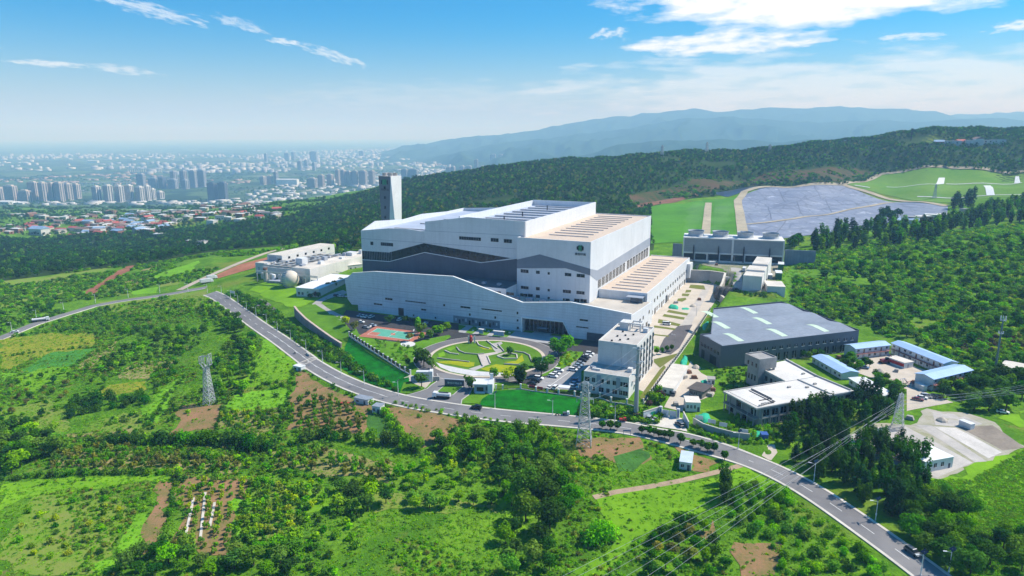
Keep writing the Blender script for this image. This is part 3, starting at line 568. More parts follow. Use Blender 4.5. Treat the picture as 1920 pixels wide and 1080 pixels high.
# ---------------------------------------------------------------- admin building
def make_admin():
    s1, t0 = ozs(1178, 748.5, 0); s0 = ozs(1087, 742, 0)[0]; u0, v0 = ozs(1121, 639, 20.5); u1, v1 = ozs(1195.5, 646.7, 20.5); u2, v2 = ozs(1226, 614, 20.5)
    L = s1-s0; o = stw(s0, t0); t = thing('admin_building', 'white office block with flat beige roof and dark window stacks beside the car park', 'office building', o, -YAW)
    ux0, ux1, uy0, uy1 = u0-s0, max(u1, u2)-s0, (v0+v1)/2-t0, v2-t0
    b = MB().box(0, L, 0, uy0-.02, 0, 9.4); parapet(b, 0, L, 0, uy0-.02, 9.4, .6); base = b.build('lower_wing', WHITER, t)
    MB().box(.3, L-.3, .3, uy0-.1, 9.4, 9.5).build('roof', mat('grey_roof_deck', (.42, .40, .38), .9, .1, .2), base)
    b = MB().box(ux0, ux1, uy0, uy1, 0, 19.8); parapet(b, ux0, ux1, uy0, uy1, 19.8, .8); up = b.build('upper_block', WHITER, t)
    MB().box(ux0+.3, ux1-.3, uy0+.3, uy1-.3, 19.8, 19.95).build('roof', mat('beige_roof_deck', (.50, .46, .42), .9, .08, .2), up)
    xm = (ux0+ux1)/2
    for z in (16.2, 12.6, 9.9): win_row(up, 'y', uy0, [xm], z, z+1.9 if z > 10 else z+.9, 2.1)
    MB().box(xm-1.9, xm+1.9, uy0-.25, uy0+.1, 9.6, 19.6).build('bay_panel', WHITER, up)
    n = 6; dk = mat('dark_bay', (.05, .052, .06), .5, .1, .4)
    for i in range(n):
        y = uy0+1.6+i*(uy1-uy0-3.4)/(n-1)
        MB().box(ux1-.1, ux1+.16, y-.9, y+.9, 1.2, 18.6).build('bay_panel', dk, up)
        for k in range(5): MB().box(ux1+.16, ux1+.5, y-.7, y+.7, 2.6+k*3.5, 4.2+k*3.5).build('window', GLASSB, up)
    # roof structures
    rx, ry = ux0+3.2, uy1-8
    MB().box(rx, rx+4.2, ry, ry+6, 19.95, 23.6).build('stair_head', WHITER, up)
    f = MB()
    for x, y in ((rx+5, ry+.5), (rx+10, ry+.5), (rx+5, ry+5.5), (rx+10, ry+5.5)): f.box(x-.3, x+.3, y-.3, y+.3, 19.95, 23)
    f.box(rx+4.5, rx+10.5, ry+.1, ry+.7, 23, 23.6).box(rx+4.5, rx+10.5, ry+5.3, ry+5.9, 23, 23.6).box(rx+9.9, rx+10.5, ry+.7, ry+5.3, 23, 23.6).box(rx+4.5, rx+5.1, ry+.7, ry+5.3, 23, 23.6); f.build('roof_frame', WHITER, up)
    MB().box(ux1-3.2, ux1-1, uy1-9, uy1-6.8, 19.95, 22).build('water_tank', CONT, up)
    for i in range(7): MB().box(ux0+5+(i*3.1) % 9, ux0+5.8+(i*3.1) % 9, uy0+3+i*2.7, uy0+3.7+i*2.7, 19.95, 20.6).build('roof_vent', DARK, up)
    MB().tube((rx+2, ry+2, 23.6), (rx+2, ry+2, 28), .06, n=4).build('lightning_rod', GALV, up)
    for z in (5.4, 1.4): 
        xs = np.array([.08, .22, .40, .55, .70, .83, .93])*L
        for i, x in enumerate(xs): win_row(base, 'y', 0, [x], z, z+2.0, 2.1 if i % 2 == 0 else 1.4)
    for x in (.34*L, .77*L): MB().box(x-.9, x+.9, -.3, .1, 3.4, 9).build('bay_panel', CLADL, base)
    MB().box(L*.12, L*.3, 4, 5, 9.5, 10.4).build('roof_unit', WHITER, base); MB().box(L-3, L-1, uy0-6, uy0-3.5, 9.5, 11.2).build('roof_unit', WHITER, base)
    for k, y in enumerate((6, 10, 14)): MB().box(L, L+1.4, y-1.2, y+1.2, 3.5 if k % 2 else 6.4, 3.7 if k % 2 else 6.6).build('balcony', CONC, base)
    MB().box(L*.05+s0*0, L*.05+2.4, uy0-8, uy0-7, 9.5, 10.5).build('roof_unit', CLADL, base)
make_admin()
# ---------------------------------------------------------------- grey warehouse
def make_warehouse():
    z0, z1 = -1.0, 11.0
    P = [pz(x, y, z1) for x, y in [(1352.5, 647.5), (1611, 618), (1466, 565), (1337.5, 577.5), (1332.5, 624), (1312.5, 626)]]
    a, b = P[0], P[1]; t, L = frame_thing('grey_warehouse', 'long dark grey warehouse with blue-grey roof and pale green rooflight strips', 'warehouse', a, b, z0)
    th = -t.rotation_euler.z; M2 = lambda p: ((p.x-a.x)*math.cos(th)-(p.y-a.y)*math.sin(th), (p.x-a.x)*math.sin(th)+(p.y-a.y)*math.cos(th))
    Q = [M2(p) for p in P]; H = z1-z0
    wall = MB().prism(Q, 0, H-.9); n = len(Q)
    for i in range(n):
        p, q = Vector(Q[i]), Vector(Q[(i+1) % n]); d = (q-p).normalized(); nn = Vector((-d.y, d.x))*.35
        wall.prism([p, q, q+nn, p+nn], H-.9, H+.0 if i != 0 else H-.4)
    w = wall.build('wall', mat('grey_ribbed_cladding', (.105, .115, .14), .5, .06, .1, streak=(.8, .8, 0)), t)
    # shallow saw-tooth roof planes
    cx = sum(q[0] for q in Q)/n; cy = sum(q[1] for q in Q)/n; RQ = [(cx+(x-cx)*.985, cy+(y-cy)*.985) for x, y in Q]
    depth = max(q[1] for q in Q)
    def zr(y): f = (y/depth*3) % 1.0; return H-.85+1.2*(f/.62 if f < .62 else (1-f)/.38)
    ring = resample(RQ+[RQ[0]], 2.5)[:-1]; A = np.array(ring); lo, hi = A.min(0), A.max(0)
    gx, gy = np.meshgrid(np.arange(lo[0], hi[0], 4), np.arange(lo[1], hi[1], depth/3/12)); gx = gx.ravel(); gy = gy.ravel(); k = poly_sd(gx, gy, ring) > .8
    V = [Vector(p) for p in ring]+[Vector(p) for p in zip(gx[k], gy[k])]; v, e, f, *_ = delaunay_2d_cdt(V, [(i, (i+1) % len(ring)) for i in range(len(ring))], [], 1, 1e-4)
    mb = MB(); mb.v = [(p.x, p.y, zr(p.y)) for p in v]; mb.f = [tuple(q) if (v[q[1]]-v[q[0]]).cross(v[q[2]]-v[q[0]]) > 0 else tuple(q)[::-1] for q in f]; mb.mi = [0]*len(f); mb.sm = [False]*len(f)
    mb.build('roof', mat('warehouse_roof', (.25, .28, .335), .55, .10, .06, grime=.5, streak=(.5, .12, 0)), t)
    lm = mat('pale_rooflight', (.56, .70, .52), .5, .06, .3)
    for r in range(3):
        for c in range(3):
            x = 13+c*27+r*8; y = depth*(r+.18)/3; 
            mb = MB()
            for j in range(6):
                y0, y1 = y+j*depth/3*.62/6, y+(j+1)*depth/3*.62/6; mb.face([(x, y0, zr(y0)+.06), (x+3.6, y0, zr(y0)+.06), (x+3.6, y1, zr(y1)+.06), (x, y1, zr(y1)+.06)])
            if r == 0 or x < Q[1][0]-10-r*10: mb.build('rooflight', lm, t)
    win_row(t, 'y', 0, [18+i*4.6 for i in range(15)], 6.6, 8.2, 2.0); win_row(t, 'y', 0, [19+i*5.2 for i in range(13)], .6, 4.6, 2.6)
    # left wall windows
    d = Vector(Q[5])-Vector(Q[0]); LL = d.length; e = thing
    for i in range(6):
        p = Vector(Q[0])+d*(.12+.15*i); o = MB().box(-.9, .9, -.1, .1, 6.4, 8).build('window', GLASS, t, (p.x, p.y, 0), math.atan2(d.y, d.x))
    for f_ in (.25, .4, .8):
        p = Vector(Q[0])+d*f_; MB().box(-1.4, 1.4, -.14, .14, .1, 4.6).build('door', BLACKM, t, (p.x, p.y, 0), math.atan2(d.y, d.x))
    MB().box(17, 21, -1.8, 0, 4.9, 5.2).build('door_canopy', CLADL, t)
make_warehouse()
# ---------------------------------------------------------------- unfinished L-shaped office
def make_office():
    z0 = -1.0; ZT_ = 7.4
    P = [pz(x, y, ZT_) for x, y in ZW((580, 815), (1275, 690), (775, 455), (655, 540), (800, 635), (355, 685))]
    a, b = P[0], P[1]; t, L = frame_thing('concrete_office', 'unfinished grey concrete L-shaped office with bright flat roofs and a rooftop cube', 'office building', a, b, z0)
    th = -t.rotation_euler.z; M2 = lambda p: ((p.x-a.x)*math.cos(th)-(p.y-a.y)*math.sin(th), (p.x-a.x)*math.sin(th)+(p.y-a.y)*math.cos(th))
    Q = [M2(p) for p in P]; D = Q[5][1]; H = ZT_-z0; rw = Q[1][0]
    x0 = Q[4][0]; yb = Q[2][1]
    wallm = mat('raw_concrete', (.33, .32, .31), .9, .12, .25, bump=.2)
    front = [(0, 0), (rw, 0), (rw, D), (0, D)]
    b1 = MB().prism(front, 0, H-.5); w1 = b1.build('front_wing', wallm, t)
    wing = [(x0, D+.02), (rw, D+.02), (Q[2][0], yb), (Q[3][0]-1.5, yb-2)]
    b2 = MB().prism(wing, 0, H-.5); w2 = b2.build('rear_wing', wallm, t)
    roofm = mat('white_roof_membrane', (.66, .63, .59), .8, .08, .12)
    r = MB().box(.4, x0+7, .4, D-.4, H-.5, H-.3); r.build('roof', roofm, w1); r = MB().box(x0+7.6, rw-.4, .4, D-.4, H-.5, H-.32); r.build('roof', roofm, w1)
    MB().prism([(x0+.5, D+.1), (rw-.8, D+.1), (Q[2][0]-.8, yb-.5), (Q[3][0]-.6, yb-2.4)], H-.5, H-.33).build('roof', roofm, w2)
    p = MB(); p.box(-2.2, rw+.3, -.5, .35, H-.5, H+.1).box(-2.2, -1.8, .35, D, H-.5, H+.1).box(-1.8, x0, D-.35, D, H-.5, H+.1).box(rw-.1, rw+.3, .35, D, H-.5, H+.3).box(x0+7, x0+7.6, .35, D-.35, H-.5, H+.2)
    p.box(-1.8, 0, .35, D-.35, H-.5, H-.25); p.build('roof_edge', mat('pale_cornice', (.52, .50, .47), .9, .08, .3), w1)
    k = MB().prism([(rw-.3, D), (rw+.3, D), (Q[2][0]+.3, yb), (Q[2][0]-.3, yb)], H-.5, H+.4).prism([(x0, D), (x0+.5, D), (Q[3][0]-1, yb-2), (Q[3][0]-1.5, yb-2)], H-.5, H+.3); k.build('roof_edge', mat('pale_cornice', (.52, .50, .47)), w2)
    # rooftop cube on short posts
    cx, cy = Q[3][0]-.5, yb-1.0
    c = MB().box(cx-5.5, cx+4.5, cy-8.4, cy+1.2, H+.9, H+5.4); parapet(c, cx-5.5, cx+4.5, cy-8.4, cy+1.2, H+5.4, .5, .4); cube = c.build('rooftop_cube', wallm, w2)
    s = MB().box(cx-5.5, cx-1, cy-8.4, cy-1, 0, H+.9)
    for x, y in ((cx+3.6, cy-7.8), (cx+3.6, cy+.5), (cx, cy-7.8)): s.box(x-.4, x+.4, y-.4, y+.4, H-.5, H+.9)
    s.build('stair_tower', wallm, w2)
    for i in range(3): MB().box(cx-5.6, cx-5.4, cy-7+i*2.6, cy-6.1+i*2.6, H+1.6, H+3.4).build('window', GLASS, w2)
    for i in range(4): MB().box(cx-5.62, cx-5.42, cy-6.8+i*2, cy-6.0+i*2, 3.5, 6.0).build('window', GLASS, w2)
    win_row(w1, 'y', 0, [3.4+i*4.3 for i in range(11)], 4.2, 6.9, 2.8); win_row(w1, 'y', 0, [2.0+i*1.9 for i in range(16)], .6, 2.9, .9)
    for i in range(12): MB().box(1.05+i*4.3, 1.4+i*4.3, -.35, .05, .1, H-.5).build('pier', wallm, w1)
    MB().box(-.1, rw, -.3, 0, 3.3, 3.7).build('floor_band', wallm, w1)
    # open left end: balcony frame
    g = MB()
    for y in np.linspace(1, D-1, 6): g.box(-2.1, -1.75, y-.18, y+.18, 0, H-.5)
    g.box(-2.2, 0, .3, D-.3, 3.4, 3.75); g.build('balcony_frame', wallm, w1)
    rl = MB()
    for y in np.linspace(1, D-1, 24): rl.box(-2.14, -2.06, y-.03, y+.03, 3.75, 4.8)
    rl.box(-2.16, -2.04, .6, D-.6, 4.75, 4.85); rl.build('railing', DARK, w1)
    for i in range(4): MB().box(-.12, .05, 2+i*4.4, 4.6+i*4.4, .2 if i % 2 else 4, 2.8 if i % 2 else 6.6).build('opening', GLASS, w1)
    d = D/ max(1, 3)
    win_row(w2, 'x', (x0+Q[3][0]-1.5)/2, [], 0, 1, 1)
    for i in range(6):
        f = (i+.5)/6; px = x0+(Q[3][0]-1.5-x0)*f; py = D+(yb-2-D)*f
        for z in (.7, 4.2): MB().box(px-.12, px+.12, py-.7, py+.7, z, z+2.2).build('window', GLASS, w2)
    for x, y in ((x0+3, D*.5), (x0-4, D*.65), (rw-9, D*.6), (rw-4, D*1.2)): MB().box(x, x+1.4, y, y+.9, H-.3, H+.35).build('roof_vent', CONC, w1)
    l = MB()
    for q, w in (((2, D-3), (9, 2)), ((3.5, D-2.5), (10.5, 3)), ((5, D-1.5), (11.5, D*.3))): l.box(min(q[0], w[0]), max(q[0], w[0]), min(q[1], w[1]), min(q[1], w[1])+.5, H-.3, H-.1).box(max(q[0], w[0])-.4, max(q[0], w[0]), min(q[1], w[1]), max(q[1], w[1]), H-.3, H-.1)
    l.build('roof_pipe', DARK, w1)
    for i in range(5): MB().box(1+i*1.3, 1.9+i*1.3, 1.2+i*.2, 2+i*.2, H-.3, H+.3).build('material_stack', CONC, w1)
    return t
make_office()
# ---------------------------------------------------------------- prefab cabins
def prefab(label, a, b, D, H, roofm, storeys=2, z=-1.0, ridge=1.0, group=None, wallm=None, stair=False):
    t, L = frame_thing('prefab_cabin', label, 'prefab building', a, b, z, group)
    w = MB().box(0, L, 0, D, 0, H); w.wallx([(0, H), (D/2, H+ridge), (D, H)], 0, L)
    w.build('wall', wallm or CONT, t)
    r = MB(); e = .5
    for sgn in (0, 1):
        y0, y1 = (-e, D/2) if not sgn else (D/2, D+e); za, zb = (H-e*ridge/(D/2), H+ridge) if not sgn else (H+ridge, H-e*ridge/(D/2))
        r.mesh([(-e, y0, za+.03), (L+e, y0, za+.03), (L+e, y1, zb+.03), (-e, y1, zb+.03), (-e, y0, za+.18), (L+e, y0, za+.18), (L+e, y1, zb+.18), (-e, y1, zb+.18)], [(3, 2, 1, 0), (4, 5, 6, 7), (0, 1, 5, 4), (2, 3, 7, 6), (1, 2, 6, 5), (3, 0, 4, 7)])
    r.build('roof', roofm, t)
    n = max(2, int(L/3.4)); xs = [(i+.5)*L/n for i in range(n)]
    for s in range(storeys):
        win_row(t, 'y', 0, [x for i, x in enumerate(xs) if i % 3 != 1], 1.0+s*2.9, 2.1+s*2.9, 1.3); win_row(t, 'Y', D, [x for i, x in enumerate(xs) if i % 3 != 1], 1.0+s*2.9, 2.1+s*2.9, 1.3)
        for i, x in enumerate(xs):
            if i % 3 == 1: MB().box(x-.45, x+.45, -.08, .05, .05+s*2.9, 2.05+s*2.9).build('door', mat('rust_brown', (0, 0, 0)) if s else CLADL, t)
    if storeys == 2:
        g = MB().box(0, L, -1.2, 0, 2.75, 2.9)
        g.box(0, L, -1.2, -1.14, 3.75, 3.82)
        for x in np.linspace(.1, L-.1, max(3, int(L/3))): g.box(x-.05, x+.05, -1.2, -1.1, 0, 3.8)
        g.build('gallery', mat('gallery_red', (.30, .12, .10), .6, .1, 1), t)
    if stair:
        s = MB()
        for k in range(10): s.box(-1.2, -.05, k*.32, k*.32+.34, 2.8-k*.29, 2.9-k*.29)
        s.build('stair', mat('gallery_red', (0, 0, 0)), t)
    return t
zy = lambda x, y, z=-1.0: pz(*ZY((x, y))[0], z)
prefab('short two-storey prefab with blue roof beside the grey warehouse end', zy(250, 375), zy(505, 345), 7.5, 5.7, BLUE, 2, stair=True)
def prefab_long():
    a = zy(880, 480); b = zy(520, 330); d = (b-a).normalized(); a = a-d*2
    # its camera-side wall runs from the far end towards us
    t = prefab('longest prefab row with blue roof along the far side of the yard', b, a, 8.0, 5.7, BLUE, 2); return t
prefab_long()
prefab('two-storey prefab with blue roof and outside stair facing the cars', zy(830, 612), zy(1120, 540), 8.5, 5.6, BLUE, 2, stair=True)
prefab('single-storey ivy-grown prefab with long blue roof behind the concrete office', zy(152, 528), zy(-40, 402), 6.0, 3.2, BLUE, 1) if 0 else None
def row_prefab(label, na, nb, D, H, m, ridge):
    """camera-side wall from its right end nb to its left end na"""
    return prefab(label, na, nb, D, H, m, 1, ridge=ridge)
row_prefab('single-storey ivy-grown prefab with long blue roof behind the concrete office', zy(-70, 400), zy(150, 528), 8.5, 3.3, BLUE, .9)
row_prefab('white flat-roofed site cabin row between concrete office and sandy yard', zy(205, 562), zy(430, 700), 7.5, 3.0, CONT, .25)
# red-banner site cabin in the middle of the yard
def make_yard_cabin():
    a, b = zy(488, 400), zy(620, 447); t, L = frame_thing('site_cabin', 'white container cabin with red banner wall in the sandy yard', 'cabin', a, b, -1)
    MB().box(0, L, 0, 6, 0, 3).build('wall', CONT, t); MB().box(-.2, L+.2, -.2, 6.2, 3, 3.2).build('roof', CONCL, t); MB().box(.3, L-.3, -.08, .02, .9, 2.5).build('banner', REDM, t)
    win_row(t, 'y', 0, [L*.15, L*.85], .9, 1.9, .01) if 0 else None
    MB().box(L, L+.08, 2, 3, .1, 2.1).build('door', CLADL, t)
make_yard_cabin()
def box_cabin(name, label, a, b, D, H, z=None,  roofm=CONCL, wallm=CONT, wins=2, cat='cabin', over=.2, group=None):
    z = z if z is not None else min(terr(*a[:2]), terr(*b[:2])); t, L = frame_thing(name, label, cat, a, b, z, group)
    MB().box(0, L, 0, D, -.6, H).build('wall', wallm, t); MB().box(-over, L+over, -over, D+over, H, H+.2).build('roof', roofm, t)
    if wins: win_row(t, 'y', 0, [L*(i+.5)/(wins+1) for i in range(wins)], H*.35, H*.72, min(1.2, L/(wins+1)*.5))
    MB().box(L*(wins+.5)/(wins+1)-.45, L*(wins+.5)/(wins+1)+.45, -.08, .04, 0, min(2.1, H*.8)).build('door', CLAD, t)
    return t
# entrance yard sheds
g4 = lambda x, y, z=-1.0: pz(*ZG4((x, y))[0], z)
box_cabin('guard_hut', 'small white concrete hut with dark arched windows by the site gate', g4(1222, 845), g4(1330, 850), 7, 4, -1, CONCL, CONT, 3)
box_cabin('site_shed', 'brown-roofed open shed behind the small white hut', g4(1245, 730), g4(1345, 755), 9, 3.6, -1, mat('brown_felt', (.10, .085, .08), .9, .1, .3), mat('shed_grey', (.22, .2, .19), .8, .15, .3), 2, 'shed', .8)
box_cabin('site_cabin', 'long white flat-roofed cabin row beside the fence and sandy drive', g4(1003, 708), g4(1003, 708)+Vector((E1[0], E1[1], 0))*7.5, 34, 3.2, -1, mat('cabin_roof', (.62, .57, .5), .9, .08, .3), CONT, 2)
box_cabin('site_cabin', 'small pale cabin between green netting and sandy yard', g4(1385, 640), g4(1440, 645), 4, 2.4, -1, CONC, CONT, 1)
# ---------------------------------------------------------------- cooling towers and buildings on the upper level
def make_cooling():
    z = 9.5; a, b = pz(1279, 489, z), pz(1468, 498, z); t, L = frame_thing('cooling_tower', 'row of four mechanical cooling towers with grey louvre walls and white frame', 'cooling tower', a, b, z); D = 26; H = 20
    fr = MB().box(0, L, 0, D, H-.8, H)
    fr.box(0, 1.0, 0, D, 0, H-.8).box(L-1, L, 0, D, 0, H-.8)
    for i in range(1, 8): fr.box(i*L/8-.45, i*L/8+.45, 0, 1, 0, 7.6)
    fr.box(L/2-.8, L/2+.8, -.3, 0, 0, H-.2).box(1, L-1, -.1, 1, 6.8, 8).box(1, L-1, -.3, 1.2, 0, 1.6); fr.build('frame', WHITER, t)
    MB().box(1, L-1, .3, D-.3, 8, H-.8).build('louvre_wall', mat('cooling_louvre', (.27, .295, .32), .6, .08, .1, streak=(0, 0, .8)), t); MB().box(1, L-1, 3, D-.3, 0, 8).build('basin', BLACKM, t)
    for i in range(4):
        x = L*(i+.5)/4; fan = MB().lathe([(7.0, H), (6.2, H+1.5), (6.4, H+3.6), (6.9, H+4.4), (6.5, H+4.4), (6.0, H+3.6), (5.9, H+.4)], 24, x, D*.5); fn = fan.build('fan_ring', mat('fan_ring_grey', (.42, .44, .46), .6, .08, .3), t)
        bl = MB()
        for k in range(6): a_ = k*math.pi/3; bl.mesh([(x, D/2, H+2.4), (x+5.6*math.cos(a_-.12), D/2+5.6*math.sin(a_-.12), H+2.3), (x+5.6*math.cos(a_+.12), D/2+5.6*math.sin(a_+.12), H+2.7)], [(0, 1, 2)])
        bl.tube((x, D/2, H+.2), (x, D/2, H+2.8), .7); bl.build('fan_blade', DARK, fn)
        MB().box(x-1.6, x-.6, -1.2, -.1, 1, 12.5).tube((x-1.1, -.6, 12.5), (x-1.1, -.6, 14), .25).build('riser_pipe', DARK, t)
    MB().box(-8.5, -.5, 6, 7, 0, 13.5).build('screen_wall', mat('blue_grey_sheet', (.20, .235, .29), .6, .08, .2, streak=(.5, .2, 0)), t); MB().box(L+.8, L+24, 3, 4, 0, 12.5).build('screen_wall', MATS['blue_grey_sheet'], t)
make_cooling()
zc = lambda x, y, z: pz(*ZC((x, y))[0], z)
def make_pump_row():
    z = 8.0; a, b = zc(945, 905, z), zc(1200, 928, z); t, L = frame_thing('pump_house', 'white flat-roofed pump house stepping back towards the cooling towers', 'utility building', a, b, z)
    MB().box(0, L, 0, 16, 0, 11).build('wall', WHITER, t); MB().box(0.2, L+.2, 16, 34, 0, 12.2).build('wall', WHITER, t); MB().box(2, L+.6, 34, 66, 0, 13.5).build('wall', WHITER, t)
    for y0, y1, h, x0 in ((0, 16, 11, 0), (16, 34, 12.2, .2), (34, 66, 13.5, 2)): MB().box(x0+.4, L, y0+.4, y1-.4, h, h+.15).build('roof', CONCL, t)
    for y in range(4, 60, 7): MB().box(L-.1+.6, L+.75, y, y+2, 1, 3.4).build('window', GLASS, t)
make_pump_row()
box_cabin('utility_shed', 'low white flat-roofed shed beside the pump house', zc(1280, 968, 7), zc(1520, 980, 7), 18, 7, 6.5, CONCL, WHITER, 0, 'utility building')
for lab, p, q in (('dark green plant container nearer the low white shed', (1395, 780), (1478, 785)), ('pale-topped green container farther from the low white shed', (1425, 655), (1500, 660))):
    t = box_cabin('green_container', lab, zc(*p, 8), zc(*q, 8), 11, 6.5, 8, CONT, mat('deep_green_sheet', (.015, .12, .05), .6, .1, .3), 0, 'container')
box_cabin('utility_shed', 'small grey switch cabin between pump house and green containers', zc(1262, 770, 8), zc(1350, 775, 8), 7, 4.5, 8, CONT, CLADL, 0, 'utility building')
# retaining walls
def slab_wall(name, label, pts, h0, h1, th, m, cap=None, cat='retaining wall', pier=0, z=None):
    b = MB(); P = resample([tuple(p)[:2] for p in pts], 4.0); zs = [(terr(*p) if z is None else z) for p in P]; n = len(P); c = Vector(P[0])
    t = thing(name, label, cat, (c.x, c.y, zs[0]))
    def rel(p): return (p[0]-c.x, p[1]-c.y)
    cp = MB()
    for i in range(n-1):
        p, q = Vector(P[i]), Vector(P[i+1]); d = (q-p).normalized(); nn = Vector((-d.y, d.x))*th
        f = i/(n-1); f2 = (i+1)/(n-1); ha, hb = h0+(h1-h0)*f, h0+(h1-h0)*f2
        za, zb = zs[i]-zs[0], zs[i+1]-zs[0]
        pl = [rel(p), rel(q), rel(q+nn), rel(p+nn)]
        b.prism(pl, [za-1.5, zb-1.5, zb-1.5, za-1.5], [za+ha, zb+hb, zb+hb, za+ha])
        if cap: e = nn*.25; pl = [rel(p-e), rel(q-e), rel(q+nn+e), rel(p+nn+e)]; cp.prism(pl, [za+ha, zb+hb, zb+hb, za+ha], [za+ha+.35, zb+hb+.35, zb+hb+.35, za+ha+.35])
    b.build('wall', m, t)
    if cap: cp.build('coping', cap, t)
    if pier:
        for i in range(0, n, pier): p = rel(P[i]); MB().box(p[0]-.35, p[0]+.35, p[1]-.35, p[1]+.35, zs[i]-zs[0]-1, zs[i]-zs[0]+h0+.6).build('pier', m, t)
    return t
slab_wall('retaining_wall', 'tall concrete retaining wall behind the low hall end', [pz(1268, 527, 0), pz(1300, 529, 0), pz(1330, 530, 0), pz(1357, 534, 0)], 9.4, 9.2, 1.0, CONC, CONCL, z=0)
slab_wall('retaining_wall', 'curved sloping concrete wall between service road and upper utility yard', [pz(1357, 534, 0), pz(1352, 548, 0), pz(1343, 562, 0), pz(1362, 575, 0), pz(1400, 585, 0)], 9.0, 3.0, 1.0, CONC, CONCL, z=0)
for k in range(4):
    c = zc(640+k*62, 1035+k*6, 0); t = thing('concrete_pipe', 'large dark pipe ring lying by the service road, '+['nearest the concrete wall end', 'second from the concrete wall end', 'third from the concrete wall end', 'closest to the grey warehouse'][k], 'pipe', (c.x, c.y, 0.2), -YAW+R(58))
    b = MB(); n = 18
    for i in range(n):
        a0, a1 = i*2*math.pi/n, (i+1)*2*math.pi/n
        for r0, r1, y in ((5.0, 4.3, -1.6), (4.3, 5.0, 1.6)): b.face([(r0*math.cos(a0), y, 5+r0*math.sin(a0)), (r0*math.cos(a1), y, 5+r0*math.sin(a1)), (r1*math.cos(a1), y, 5+r1*math.sin(a1)), (r1*math.cos(a0), y, 5+r1*math.sin(a0))])
        b.face([(5*math.cos(a0), -1.6, 5+5*math.sin(a0)), (5*math.cos(a0), 1.6, 5+5*math.sin(a0)), (5*math.cos(a1), 1.6, 5+5*math.sin(a1)), (5*math.cos(a1), -1.6, 5+5*math.sin(a1))][::-1]).face([(4.3*math.cos(a0), -1.6, 5+4.3*math.sin(a0)), (4.3*math.cos(a1), -1.6, 5+4.3*math.sin(a1)), (4.3*math.cos(a1), 1.6, 5+4.3*math.sin(a1)), (4.3*math.cos(a0), 1.6, 5+4.3*math.sin(a0))][::-1])
    b.build('ring', mat('weathered_pipe', (.12, .11, .10), .9, .2, .3), t)
rw = [G(*p) for p in ZL((775, 690), (800, 720), (870, 780), (980, 850), (1080, 910), (1165, 955))]
slab_wall('retaining_wall', 'long curved brown stone retaining wall above the left roadside bank', rw, 6.6, 2.4, .8, BRICKR, mat('pink_coping', (.55, .42, .36), .9, .08, .4))
